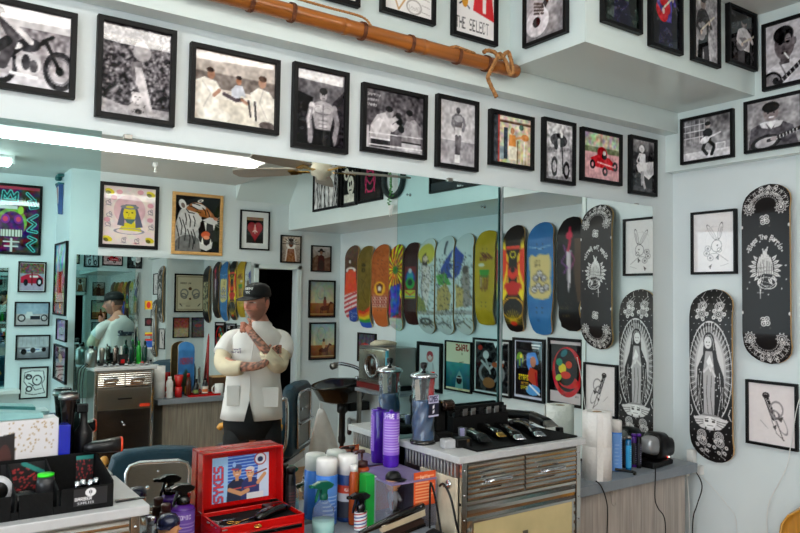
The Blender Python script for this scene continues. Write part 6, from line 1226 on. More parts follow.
tag(MB().tube(smooth([(2.60, 2.06, ZS+.012), (2.65, 2.0, ZS+.006), (2.62, 1.975, ZS+.006)]), .006, 8).lathe([(.02, 0), (.02, .02), (.012, .028), (0, .028)], 16, (2.57, 2.1, ZS)).build('charger_plug', M_BLACK), 'small black charger block among the slim bottles', 'charger')

# power strip and cables by the right wall
t = thing('power_strip', 'white power strip with plugs fixed to the right wall at counter height', 'power strip', (3.145, 2.06, 0.86)); pw_ = onX(690, 469, 3.13)
t.location = (XB-.001, pw_.y, pw_.z); MB().box(-.03, 0, -.05, .05, -.022, .022).build('strip_body', M_WHITE, t, bevel=.004)
MB().box(-.06, -.03, .005, .04, -.035, .0).build('plug', M_WHITE, t, bevel=.004); MB().box(-.055, -.03, -.03, -.005, -.012, .012).build('black_plug', M_BLACK, t, bevel=.004); MB().box(-.035, 0, -.012, .022, .025, .09).build('adapter', M_WHITE, t, bevel=.004)
tag(MB().box(3.085, 3.105, 2.07, 2.11, 0, .90).box(3.07, 3.105, 2.05, 2.07, .83, .87).box(3.07, 3.105, 2.05, 2.07, .70, .72).build('bracket_post', M_STEEL, bevel=.002), 'slotted steel bracket post at the right end of the grey counter', 'bracket')
def cable(label, pts, r, m, x=None, y=None, cat='cable', grp='cables'):
    P = [onX(a, b, x) if x else onY(a, b, y) for a, b in pts]; return tag(MB().tube(smooth(P, 8), r, 6).build('cable', m), label, cat, grp)
cable('white cable trailing down the right wall past the razor drawing', [(805, 380), (797, 408), (793, 432), (790, 450), (787, 466), (778, 485), (770, 500), (767, 516), (768, 545)], .0018, M_WHITE, x=XB-.03)
cable('thin white cable slanting down the right wall from the power strip', [(699, 474), (712, 487), (727, 505), (736, 520), (737, 560)], .0014, M_WHITE, x=XB-.006)
cable('black cable looping from the power strip', [(687, 469), (695, 471), (702, 486), (697, 505), (693, 520), (692, 560)], .0028, M_BLACK, x=XB-.06)
cable('thick white cable hanging from the power strip', [(686.5, 474), (688, 490), (689, 510), (690, 560)], .0034, M_WHITE, x=XB-.065)
cable('black cable hanging over the counter edge below the shaver', [(655, 466), (655.5, 474), (655, 498), (658, 508), (665, 521), (665, 560)], .0026, M_BLACK, y=1.957)
cable('black cable hanging down the oak panel beside the paper towel', [(596, 481), (601, 486), (606, 499), (607.5, 515), (606, 560)], .0026, M_BLACK, y=1.957)
mb = MB(); q = onY(610.5, 496, 1.99); mb.tube([(q.x+.009*math.cos(k*PI/8), 1.986, q.z+.012+.009*math.sin(k*PI/8)) for k in range(17)], .0013, 6); mb.tube(smooth([(q.x, 1.986, q.z+.003), (q.x-.001, 1.982, q.z-.03), (q.x+.012, 1.978, q.z-.04), (q.x+.022, 1.98, q.z-.028)]), .0013, 6); tag(mb.build('wire_hook', M_STEEL), 'small wire hook on the pale oak panel', 'hook')
# bag and cord on the clipper cabinet's side
M_CLOTH = mat('black_cloth', (.035, .035, .04), .85, var=.1, scale=60)
def bag():
    t = thing('cloth_bag', 'black cloth pouch hanging by its loop from the cabinet side hook', 'pouch', (1.455, 1.86, 0)); x = 0
    MB().prism([(-.075, .62), (.05, .62), (.055, .86), (.045, .91), (.01, .93), (-.06, .93), (-.08, .90)], -.014, .004, 'yz').build('pouch_body', M_CLOTH, t, bevel=.008)
    MB().tube(smooth([(-.004, -.03, .925), (-.006, -.004, 1.02), (-.012, .01, 1.068), (-.01, .022, 1.06), (-.004, .03, .925)]), .0035, 6).build('loop', M_CLOTH, t)
bag()
tag(MB().tube(smooth([(1.475, 1.87, 1.062), (1.468, 1.84, 1.075), (1.472, 1.81, 1.04), (1.478, 1.79, .97), (1.492, 1.785, .88), (1.488, 1.785, .6)]), .004, 8).build('cable', M_BLACK), 'black cable draped from the cabinet side hook', 'cable', 'cables')
# brush and comb in front of the display case
def brush():
    a = up(365, 531, 1.88); b = up(424, 508, 1.88); d = (b-a); L = d.length; t = thing('neck_brush', 'black handled comb brush with cream bristles slanting in front of the display case', 'brush', a, 0); t.rotation_euler = (0, -math.atan2(d.z, d.x), 0)
    MB().loft(loftx([(-.02, 0, 0, .006, .005), (0, 0, 0, .009, .007), (L*.25, 0, .002, .01, .009), (L*.5, 0, .006, .012, .012), (L*.98, 0, .008, .012, .012), (L, 0, .008, .008, .008)])).build('handle', M_BGLOSS, t)
    mb = MB()
    for k in range(34): mb.box(L*.25+k*L*.022, L*.25+k*L*.022+.0022, -.009, .009, -.022, -.002)
    mb.build('bristles', mat('cream_bristle', (.82, .76, .64), .7), t)
    MB().box(L*.24, L*.99, -.010, .010, -.003, .0).build('comb_spine', mat('cream_spine', (.86, .82, .74), .5), t)
    mb = MB()
    for k in range(30): mb.box(L*.3+k*L*.022, L*.3+k*L*.022+.0022, -.009, .009, -.046, -.03)
    mb.build('dark_bristles', mat('brown_bristle', (.22, .14, .1), .7), t); MB().box(L*.28, L*.97, -.011, .011, -.055, -.045).build('lower_case', M_BGLOSS, t, bevel=.002)
brush()

# ------------------------------------------------------------------ on the left cabinet
def organiser():
    fy, by = 1.835, 2.02; xr = onY(113, 500, fy).x; xl = -.08; z = ZT; hf = .055; hb = .098
    t = thing('organiser_tray', 'black desk organiser with a white emblem on its front, on the left cabinet', 'organiser', (0, 0, z))
    fr = MB(); zx = lambda px: onY(px, 500, fy).x
    segs = [(xl, zx(-28)), (zx(-20), zx(11)), (zx(19), zx(53)), (zx(61), xr)]
    for a, b in segs: fr.box(a, b, fy-.004, fy, 0, hf)
    for a, b in ((zx(-28), zx(-20)), (zx(11), zx(19)), (zx(53), zx(61))): fr.box(a, b, fy-.004, fy, 0, .018)
    fr.build('front', M_BLACKM, t, bevel=.0015)
    MB().box(xl, xr, by-.004, by, 0, hb).build('back', M_BLACKM, t, bevel=.0015); MB().box(xl, xr, fy, by, 0, .006).build('base', M_BLACKM, t)
    for k, x in enumerate((xl, zx(15), zx(57), xr-.004)): MB().prism([(fy, .006), (by-.004, .006), (by-.004, hb-.005), (fy, hf if k < 3 else .062)], x, x+.004, 'yz').build('divider', M_BLACKM, t)
    c = Cv(64, 40, '1c1b1e'); c.ell(.5, .26, .16, .24, 'e4e2e4'); c.ell(.5, .24, .05, .1, '1c1b1e'); c.line([(.5, .08), (.5, .45)], .04, 'b8b6b8'); c.text('BARBER', .04, .5, .2, 'e4e2e4', wf=.8, bold=.2); c.text('SUPPLIES', .12, .76, .15, 'e4e2e4', wf=.75, bold=.1)
    sheet('emblem', c, .075, .04, M_SHEET, t, (onY(90, 500, fy).x, fy-.0052, .032))
    return fy, by, xl, xr, zx
ofy, oby, oxl, oxr, ozx = organiser()
M_REDFLECK = attr_mat('sticker_print', .5)
c = Cv(40, 40, '141214')
for _ in range(60): c.ell(RNG.rand(), RNG.rand(), .04, .03, 'a02a30', RNG.rand()*180)
c.rect(.0, .0, 1, .14, '2a8a80'); o = sheet('sticker_sheet', c, .042, .082, M_SHEET, None, (oxr-.03, oby-.0062, ZT+.05)); tag(o, 'black card with red flecks and a teal strip at the right end of the organiser', 'card', 'printed cards in the organiser')
c = Cv(50, 40, '141214')
for _ in range(70): c.ell(.1+.7*RNG.rand(), .2+.7*RNG.rand(), .03, .03, 'b03034', RNG.rand()*180)
c.line([(.5, .05), (.95, .4)], .14, '2a8a80'); o = sheet('sticker_sheet', c, .10, .075, M_SHEET, None, (ozx(34), oby-.0062, ZT+.052)); tag(o, 'black card with a red rose pattern and slanting teal strip in the organiser', 'card', 'printed cards in the organiser')
# things standing in the organiser
t = thing('capped_bottle', 'grey capped bottle with a bright green disc in the middle bay of the organiser', 'bottle', (ozx(50), 1.90, ZT+.006)); MB().lathe([(.02, 0), (.022, .05), (.018, .07), (0, .07)], 20).build('body', mat('dark_grey_plastic', (.16, .16, .17), .3), t); MB().lathe([(.0185, .07), (.0185, .076), (0, .077)], 20).build('green_cap', mat('bright_green', (.2, .85, .12), .4), t)
for k in range(4): tag(MB().lathe([(.006, 0), (.0075, .03), (.005, .034), (.0085, .04), (.006, .055), (0, .056)], 12).build('clipper_lever', M_CHROME, loc=(ozx(80)+k*.015, 1.87+.012*(k % 2), ZT+.006)), ('short chrome topped hair clip nearest the emblem bay edge in the organiser', 'second chrome hair clip in the right bay, standing a little further back', 'third chrome hair clip in the right bay of the organiser', 'last chrome hair clip in the right bay, close to the red flecked card')[k], 'hair clip', 'chrome clips in the organiser')
clipper('matt grey clipper standing in the second bay of the organiser', (ozx(14)+.0, 1.88), (ozx(40), 1.93), ZT+.008, mat('charcoal_plastic', (.10, .10, .11), .45), M_BLACK, .018, .018, grp=None)
t = thing('roll_tin', 'white edged dark round tin at the left bay of the organiser', 'tin', (ozx(0), 1.90, ZT+.006)); MB().lathe([(.0, -.012), (.03, -.012), (.033, -.006), (.033, .006), (.03, .012), (0, .012)], 26, (0, 0, .05), axis='y').build('tin_body', mat('white_rim', (.8, .8, .82), .3), t); MB().lathe([(.022, .012), (.02, .0135), (0, .014)], 20, (0, 0, .05), axis='y').build('tin_face', M_BLACK, t)
MB().box(-.02, .02, -.011, .011, 0, .02).build('tin_foot', M_BLACK, t)
a = up(0, 460, 2.06); b = up(56, 455, 2.06); tp = up(28, 419, 2.06)
def whitebox():
    t = thing('gift_box', 'white box scattered with small gold dots and a dark window, behind the organiser', 'box', ((a.x-.08+b.x)/2, 2.075, ZT)); W2 = (b.x-a.x+.08)/2; h = tp.z-ZT
    MB().box(-W2, W2, -.035, .035, 0, h).build('box_body', mat('white_card', (.88, .86, .86), .5), t, bevel=.001)
    c = Cv(90, 70, 'dcd7d8')
    for _ in range(70):
        u = RNG.rand(); c.ell(.45+.5*u, .03+.4*RNG.rand()**1.5, .009, .011, 'a8885a')
    c.poly([(.3, .2), (.52, .16), (.54, .9), (.32, .95)], '1a1414'); c.ell(.42, .5, .07, .2, '4a2420')
    sheet('box_print', c, W2*2, h, M_SHEET, t, (0, -.0358, h/2))
whitebox()
q = up(62, 440, 2.10); boxed('blue_box', 'glossy blue box beside the white gold dotted box', 'box', q.x-.02, q.x+.008, 2.03, 2.07, ZT, up(62, 424, 2.05).z, mat('blue_gloss', (.08, .12, .62), .2, coat=.4))
q = up(100, 447, 1.96)
t = thing('hair_clipper', 'black clipper with an orange end lying across the organiser top right', 'hair clipper', (up(84, 446, 2.0).x, 2.0, ZT+.100), -.12)
MB().loft(loftx([(0, 0, .012, .008, .008), (.02, 0, .014, .016, .014), (.05, 0, .014, .02, .016), (.088, 0, .016, .021, .019)])).build('body', mat('charcoal_gloss', (.06, .06, .065), .3), t); MB().loft(loftx([(.088, 0, .016, .0212, .0195), (.093, 0, .016, .02, .018)])).build('orange_end', mat('orange_plastic', (.85, .25, .1), .4), t)
t = thing('hair_dryer', 'dark slim hair dryer standing on its nozzle behind the organiser', 'hair dryer', (up(68, 440, 2.09).x, 2.10, ZT)); zt_ = up(68, 392, 2.09).z-ZT
MB().lathe([(.010, 0), (.011, zt_*.4), (.018, zt_*.8), (.022, zt_-.02), (.024, zt_-.004), (.02, zt_), (0, zt_)], 20).build('barrel', mat('dark_chrome', (.22, .20, .20), .15, .9), t); MB().lathe([(.0255, zt_-.02), (.0255, zt_-.006)], 20).build('rim', M_STEEL, t)
t = thing('black_bottle_cluster', 'squat black bottle standing beside the dark hair dryer', 'bottle', (up(84, 440, 2.08).x, 2.09, ZT)); MB().lathe([(.022, 0), (.023, .14), (.01, .16), (.009, .19), (0, .19)], 20).build('body', M_BLACK, t); MB().box(-.02, .01, -.008, .008, .19, .215).build('nozzle', M_BGLOSS, t, bevel=.004)
tag(MB().prism([(0, 0), (.07, 0), (.0705, .002), (0, .006)], -.006, .006, 'xz').build('razor', M_BGLOSS, loc=(oxr+.012, 1.86, ZT), rot=(0, 0, .05)), 'folded black razor lying on the white cabinet top beside the organiser', 'razor')
q = up(18, 412, 2.12); tag(MB().prism([(-.09, 0), (.06, 0), (.06, .012), (-.09, -.002+.03)], -.03, .03, 'xz').build('tissue_pack', mat('pale_teal_plastic', (.5, .68, .68), .4), loc=(q.x-.01, 2.08, tp.z+.001), bevel=.002), 'pale teal packet lying on the white gold dotted box', 'packet')

# yellow chair
def shell_chair():
    p = onZ(786, 508, .84); t = thing('chair', 'yellow bent wood chair whose rounded back shows near the right wall', 'chair', (p.x+.02, p.y-.26, 0), -.55)
    M_Y = mat('honey_wood', (.80, .56, .16), .35, var=.08, stretch=(6, 1, 1), coat=.3)
    rows = []
    for i in range(13):
        u = i/12; z = .46+.38*u; w_ = .20*(1-.0*u)*(1 if u < .75 else math.sqrt(max(.02, 1-((u-.75)/.25)**2*.85)))
        rows.append([(w_*math.sin(v*1.0), .22+.05*u-.10*(1-math.cos(v*1.0)), z) for v in np.linspace(-1.2, 1.2, 17)])
    mb = MB(); n = 17; vs = [q for r_ in rows for q in r_]; o_ = [(x, y+.012, z) for x, y, z in vs]
    fs = []; N = len(vs)
    for i in range(12):
        for k in range(16): a_ = i*n+k; fs += [(a_, a_+1, a_+n+1, a_+n), (a_+N, a_+n+N, a_+n+1+N, a_+1+N)]
    bd = list(range(n))+[i*n+16 for i in range(1, 13)]+[12*n+k for k in range(15, -1, -1)]+[i*n for i in range(11, 0, -1)]
    for i in range(len(bd)): a_, b_ = bd[i], bd[(i+1) % len(bd)]; fs.append((a_, a_+N, b_+N, b_))
    mb.add(vs+o_, fs, 0, True); mb.build('backrest', M_Y, t)
    MB().prism([(-.2, -.2), (.2, -.2), (.21, .1), (.17, .22), (-.17, .22), (-.21, .1)], .44, .465, 'xy').build('seat', M_Y, t, bevel=.008)
    for x in (-1, 1):
        for y in (-1, 1): MB().tube([(x*.16, y*.16, .44), (x*.2, y*.2, 0)], [.014, .010], 10).build('leg', M_Y, t)
shell_chair()

# ------------------------------------------------------------------ things on the opposite wall's cabinet and shelf
def C(px, py, yr):  # a point seen in the mirror at real depth yr
    return vir(onY(px, py, 2*YA-yr))
GO = 'things on the opposite steel cabinet'; ZC2 = 1.085
cy1 = YC+.15
q = C(91, 345, cy1+.08); t = bottle('flask', 'fat brushed aluminium flask at the end of the opposite cabinet', (q.x, cy1+.08, ZC2), .047, .15, M_STEEL, 'cap', M_BLACK, grp=GO, shoulder=.3, capr=.016, caph=.02)
for px, k, m in ((102, 0, M_STEEL), (115.5, 1, mat('rose_steel', (.55, .48, .44), .25, .9))):
    q = C(px, 355, cy1+.03); tt = thing('cordless_clipper', 'metal cordless clipper standing on its charger, %s on the opposite cabinet' % ('nearer the flask' if k == 0 else 'nearer the apron'), 'hair clipper', (q.x, cy1+.03, ZC2), 0, GO)
    MB().box(-.03, .03, -.025, .025, 0, .02).build('charger', M_BLACK, tt, bevel=.004); MB().lathe([(.016, .02), (.018, .06), (.022, .1), (.024, .13), (.018, .145), (0, .147)], 18).build('body', m, tt)
for px, k in ((132, 0), (139, 1), (145, 0)):
    q = C(px, 345, cy1); c_ = mat('green_tonic', (.10, .62, .16), .15, trans=.25, coat=.4) if k else mat('dark_green_bottle', (.02, .20, .16), .15, coat=.4)
    bottle('tonic_bottle', ('bright green tonic bottle between two dark ones on the opposite cabinet', ) [0] if k else ('dark green bottle %s of the bright green one on the opposite cabinet' % ('ahead' if px < 135 else 'on the far side')), (q.x, cy1, ZC2), .021, .16, c_, 'cap', c_, grp=GO, shoulder=.25, capr=.009, caph=.035)
q = C(123, 350, cy1+.06)
def pouch():
    t = thing('tool_pouch', 'black and red tool pouch with white combs standing on the opposite cabinet', 'pouch', (q.x, cy1+.06, ZC2)); MB().prism([(-.03, 0), (.03, 0), (.045, .09), (-.045, .09)], -.02, .02, 'xz').build('pouch_body', M_CLOTH, t, bevel=.006)
    MB().box(-.02, .01, .0205, .022, .02, .05).build('red_patch', M_RED, t)
    for k in range(4): MB().box(-.03+.017*k, -.022+.017*k, -.004, .004, .05, .17-.012*k, R=Matrix.Rotation(.1*(k-1.5), 3, 'Y')).build('comb', M_WHITE if k == 1 else M_BLACK, t)
pouch()
for i, px in enumerate((106, 112, 118, 127, 134, 142, 147)):
    q = C(px, 364, cy1+.1); clipper(('small trimmer with a violet light on the opposite cabinet', 'flat silver trimmer on the opposite cabinet', 'black trimmer with a blue tip on the opposite cabinet', 'short black clipper beneath the tool pouch', 'worn black clipper in front of the green bottles', 'black clipper with a red body at the cabinet end', 'stubby black trimmer at the very end of the opposite cabinet')[i], (q.x+.02, cy1+.06), (q.x-.02, cy1+.15), ZC2, M_RED if i == 5 else M_BGLOSS, M_CHROME, .014, .015, grp=GO)
mb = MB()
for k, (px, w_) in enumerate(((80, .004), (83, .004), (86, .003))):
    P = [C(px+8, 363, YC+.25), C(px+1, 366, YC+.28), C(px-3, 374, YC+.28), C(px-4, 400, YC+.28), C(px-1, 428, YC+.27)]
    tag(MB().tube(smooth(P, 6), w_, 6).build('cable', M_BLACK), ('black cable hanging outermost beside the opposite cabinet', 'black cable hanging between two others beside the opposite cabinet', 'thin black cable hanging closest to the opposite cabinet')[k], 'cable', 'cables beside the opposite cabinet')
roll('white paper towel roll on the opposite counter beside the steel cabinet', (C(157, 398, YC+.16).x+.02, YC+.15, .79), .045, .27)
GP = 'bottles on the opposite counter'; ZP = .79
M_KRED = mat('ketchup_red', (.72, .05, .06), .25, coat=.3)
t = thing('serving_tray', 'shallow red tray under the small bottles on the opposite counter', 'tray', (C(202, 398, YC+.17).x, YC+.18, ZP)); MB().box(-.14, .14, -.07, .07, 0, .008).box(-.14, .14, -.07, -.064, .008, .018).box(-.14, .14, .064, .07, .008, .018).box(-.14, -.134, -.07, .07, .008, .018).box(.134, .14, -.07, .07, .008, .018).build('tray_body', M_KRED, t)
def ob(name, lb, px, y, r, h, body, top, tm, z=ZP, **k): return bottle(name, lb, (C(px, 390, y).x, y, z), r, h, body, top, tm, grp=GP, **k)
ob('sauce_bottle', 'white bottle with an orange band at the roll end of the opposite counter', 169.5, YC+.2, .03, .16, M_CAP, 'cap', M_CAP, shoulder=.3, capr=.014, caph=.02, cv=lab('d8501c', lambda c: (c.rect(0, .4, 1, .6, 'e8e0da'),)), lz=(.05, .6))
t = thing('cup_stack', 'red plastic cup standing on a red tin on the opposite counter', 'cup', (C(178.5, 390, YC+.2).x, YC+.2, ZP)); MB().lathe([(.03, 0), (.03, .09), (0, .09)], 22).build('tin', M_KRED, t); MB().lathe([(.022, .09), (.04, .19), (.037, .19), (.02, .094), (0, .094)], 22).build('cup', M_KRED, t)
ob('sauce_bottle', 'amber glass bottle with a red cap on the red tray', 188, YC+.18, .026, .16, mat('dark_amber_glass', (.35, .14, .05), .12, trans=.2, coat=.4), 'cap', M_KRED, z=ZP+.009, shoulder=.45, capr=.012, caph=.03, cv=lab('d89a28', lambda c: lines(c, .2, .8, .3, .8, 4, '6a2a18')), lz=(.1, .5))
ob('sauce_bottle', 'short black bottle with a green band in the middle of the red tray', 196, YC+.2, .024, .11, M_BGLOSS, 'cap', M_BLACK, z=ZP+.009, shoulder=.45, capr=.011, caph=.03, cv=lab('2a2a24', lambda c: c.ell(.5, .5, .3, .3, '8a9a4a')), lz=(.1, .5), ang=(0, 220))
ob('sauce_bottle', 'short dark bottle with a white and orange label at the end of the red tray', 205, YC+.19, .025, .12, M_BGLOSS, 'cap', M_BLACK, z=ZP+.009, shoulder=.4, capr=.011, caph=.02, cv=lab('e4ddd0', lambda c: c.rect(.2, .4, .8, .8, 'd8702c')), lz=(.1, .6), ang=(0, 220))
t = thing('mug', 'white printed mug on the opposite counter behind the man', 'mug', (C(219, 388, YC+.2).x, YC+.2, ZP)); MB().lathe([(.034, 0), (.038, .004), (.038, .095), (.035, .095), (.034, .006), (0, .006)], 26).build('cup', M_WHITE, t); MB().tube([(-.038-.026*math.sin(k*PI/8), 0, .05-.032*math.cos(k*PI/8)) for k in range(9)], .005, 8).build('handle', M_WHITE, t)
t = thing('wooden_box', 'small open wooden box behind the red tray', 'box', (C(219, 375, YC+.08).x+.02, YC+.07, ZP)); MB().box(-.09, .09, -.04, .04, 0, .14).build('box_body', mat('dark_walnut', (.30, .19, .11), .5), t, bevel=.003); MB().box(-.09, .09, -.04, .045, .14, .15).build('lid', M_PLY, t, bevel=.002)
q = C(208, 345, YC+.03); tag(MB().tube([(q.x-.02, YC+.10, .80), (q.x, YC+.03, 1.33)], .011, 12).build('red_pole', mat('dull_red_pole', (.55, .12, .12), .4)), 'thin dull red pole leaning on the opposite wall by the mirror edge', 'pole')
# stickers up the seam of the far mirror
for i, (py, h, cl_, fn) in enumerate(((305, .075, 'e0b020', lambda c: c.ell(.5, .5, .28, .36, 'c0281c')), (322, .07, '1c1618', lambda c: c.ell(.5, .5, .3, .3, '6a2028')), (334, .03, 'e8c838', lambda c: c.rect(0, .5, 1, 1, 'c83020')), (344, .09, '2860c0', lambda c: (c.rect(0, 0, 1, .2, 'd83828'), c.rect(0, .8, 1, 1, 'e8e8ec')))), ):
    q = C(148.5, py, YC+.05); c = Cv(24, 30, cl_); fn(c); t0 = tag(sheet('sticker', c, .06, h, M_SHEET, None, (q.x, YC+.0560, q.z), (0, 0, PI)), ('yellow sticker with a red figure, topmost on the far mirror seam', 'dark red and black sticker, second down the far mirror seam', 'narrow yellow and red sticker on the far mirror seam', 'blue sticker with red and white bands, lowest on the far mirror seam')[i], 'sticker', 'stickers on the far mirror')
# wall phone shaped white thing beside the certificate is a small camera
t = thing('barber_pole_sign', 'folding blue and red barber pole sign mounted on the side of the pier', 'sign', (1.13-.002, -2.25, 0))
a_ = vir(onX(62, 176, 1.13)); t.location = (1.13, a_.y, 0); zt_ = vir(onX(60, 176, 1.13)).z
MB().box(-.05, 0, -.03, .1, zt_-.03, zt_-.015).box(-.05, 0, -.03, .1, zt_-.10, zt_-.085).lathe([(.02, -.06), (.028, -.05), (.028, -.03), (.02, -.02)], 16, (-.03, .0, zt_)).build('bracket', mat('teal_enamel', (.10, .38, .38), .3), t)
c = Cv(20, 60, 'e8e8ec')
for k in range(-2, 9): c.poly([(0, .16*k), (1, .16*k-.12), (1, .16*k-.05), (0, .16*k+.07)], 'b03038' if k % 2 else '28509a')
MB().prism([(-.05, zt_-.1), (.09, zt_-.1), (.10, zt_-.36)], -.04, -.005, 'yz').build('pennant', mat('pennant_blue', (.16, .28, .5), .4), t)
for k in range(3): MB().prism([(-.02+.04*k, zt_-.12), (0+.04*k, zt_-.12), (.056+.02*k, zt_-.27), (.046+.02*k, zt_-.25)], -.0425, -.0405, 'yz').build('stripe', M_RED if k == 1 else M_WHITE, t)

# wreath and fittings on the soffit
q = vir(onX(399, 192, XS)); t = thing('wreath', 'round dark wreath with a green bow on the soffit over the skateboards', 'wreath', (XS-.02, q.y-.05, q.z+.10), -PI/2)
MB().tube([(.13*math.cos(k*PI/16), 0, .13*math.sin(k*PI/16)) for k in range(33)], .022, 8, cap=False).build('ring', mat('dark_teal_wreath', (.10, .16, .16), .6, var=.3, scale=50, bump=.5), t)
mb = MB()
for k in range(26): a = RNG.rand()*.5-.25; mb.box(-.012, .012, -.026, -.02, -.2+.012*k, -.19+.012*k, R=Matrix.Rotation(a, 3, 'Y'))
mb.build('leaf_bow', mat('leaf_green', (.16, .46, .14), .5), t); MB().prism([(-.03, -.2), (-.01, -.28), (.0, -.22), (.012, -.29), (.03, -.2)], -.024, -.018, 'xz').build('ribbon', M_WHITE, t)
for px, py, xx, lb in ((410.5, 195, XS, 'small steel hook on the soffit below the wreath'), (485, 203.5, 3.25, 'small steel spot fitting under the soffit')):
    q = vir(onX(px, py, xx)); tag(MB().lathe([(.012, 0), (.012, .006), (.004, .01), (.004, .024), (.009, .03), (0, .032)], 14, axis='x', R=Matrix.Rotation(PI, 3, 'Z')).build('hook', M_CHROME, loc=(XS-.0 if xx == XS else xx, q.y, q.z if xx == XS else 2.30)), lb, 'fitting')
q = C(169, 163, -1.0); tag(MB().lathe([(.02, 0), (.02, -.03), (.008, -.035), (.008, -.06), (.014, -.07), (.010, -.08), (0, -.08)], 14, (q.x, -1.35, 2.70)).build('ceiling_hook', M_WHITE), 'white hook hanging from the low ceiling behind the fluorescent light', 'hook')

# ------------------------------------------------------------------ shampoo bowl and towel warmer in the recess
def sink():
    q = vir(onX(346, 384, 3.42)); t = thing('shampoo_bowl', 'black shampoo bowl with a chrome tap on the recessed wall', 'basin', (3.42, q.y-.06, q.z+.02), 0)
    R_ = []
    for sx, sy, z in ((.12, .10, -.20), (.2, .17, -.17), (.26, .22, -.06), (.29, .25, .0), (.28, .24, .005), (.25, .21, -.01), (.18, .15, -.10), (.05, .05, -.13)):
        R_.append([(sx*math.cos(a)*(1.15 if math.cos(a) < 0 else .95), sy*math.sin(a), z+(-.05*max(0, -math.cos(a)))*(z > -.03)) for a in [2*PI*k/28 for k in range(28)]])
    MB().loft(R_).build('bowl', M_BGLOSS, t)
    MB().tube(smooth([(.20, 0, 0), (.20, 0, .08), (.12, .0, .13), (-.06, .05, .17), (-.13, .08, .155)]), [.022]*8+[.017]*17, 12).lathe([(.018, 0), (.024, .01), (.02, .03), (0, .032)], 14, (.2, .07, .0)).lathe([(.018, 0), (.024, .01), (.02, .03), (0, .032)], 14, (.2, -.07, .0)).build('tap', M_CHROME, t)
    MB().tube([(-.12, .075, .16), (-.17, .09, .15)], .03, 14).build('spray_nozzle', M_STEEL, t)
    MB().lathe([(.05, -.20), (.05, -.28), (.03, -.30), (.03, -.5), (.035, -.52), (.035, -.56), (.02, -.58), (.02, -.80)], 18).build('drain_pipe', mat('dark_pipe', (.1, .08, .07), .4), t)
    MB().box(.05, .27, -.05, .05, -.28, -.2).build('wall_bracket', M_BLACK, t, bevel=.005)
    MB().tube([(-.1, .3, -.42), (.26, -.3, -.42)], .02, 10).build('cross_pipe', M_BROWN, t)
sink()
def warmer():
    a, b = vir(onX(363, 345, 3.42)), vir(onX(392, 392, 3.42)); yw = abs(a.y-b.y)/2; t = thing('towel_warmer', 'steel towel warmer box with a round window and a folded towel on top', 'towel warmer', (3.50, (a.y+b.y)/2, b.z))
    h = a.z-b.z; MB().box(-.12, .17, -yw, yw, .04, h).build('housing', M_STEEL, t, bevel=.008)
    MB().box(-.135, -.12, -yw+.02, yw-.01, .07, h-.02).build('door', M_ALU, t, bevel=.006)
    MB().lathe([(.10, .0), (.105, .01), (.09, .014), (.088, .004), (.088, 0)], 30, (-.135, 0, h*.55), axis='x', R=Matrix.Rotation(PI, 3, 'Z')).build('window_rim', M_CHROME, t); MB().lathe([(.088, 0), (.06, .006), (0, .008)], 26, (-.136, 0, h*.55), axis='x', R=Matrix.Rotation(PI, 3, 'Z')).build('window_glass', mat('amber_glass_dark', (.16, .10, .07), .1, coat=.6), t)
    MB().box(-.14, -.13, -yw-.0, yw, 0.0, .05).build('red_plinth', mat('dark_red', (.4, .06, .05), .4), t); MB().box(-.13, .17, -yw, yw, 0, .04).build('base', M_BLACK, t)
    MB().box(-.14, -.122, yw-.018, yw+.004, .08, h-.02).build('blue_tag_strip', mat('sky_blue_strip', (.25, .62, .72), .4), t)
    tag(MB().loft(loftx([(-.1, 0, .02, .06, .012), (-.05, .0, .03, .08, .022), (.02, 0, .03, .09, .024), (.1, 0, .022, .07, .018)])).build('folded_towel', mat('cream_towel', (.84, .80, .70), .9, bump=.4, scale=80), loc=(3.50, (a.y+b.y)/2-.03, b.z+h)), 'cream folded towel lying on top of the towel warmer', 'towel')
    tb = thing('side_table', 'grey topped stand carrying the towel warmer in the recess', 'table', (3.50, (a.y+b.y)/2+.07, 0)); MB().box(-.19, .19, -yw-.02, yw+.06, b.z-.03, b.z).build('table_top', M_COUNTER, tb, bevel=.003)
    for x in (-.16, .16):
        for y in (-1, 1): MB().box(x-.015, x+.015, y*(yw-.01)-.015, y*(yw-.01)+.015, 0, b.z-.03).build('leg', M_STEEL, tb)
    MB().box(-.17, .17, -yw, yw, .25, .27).build('shelf', M_COUNTER, tb)
warmer()

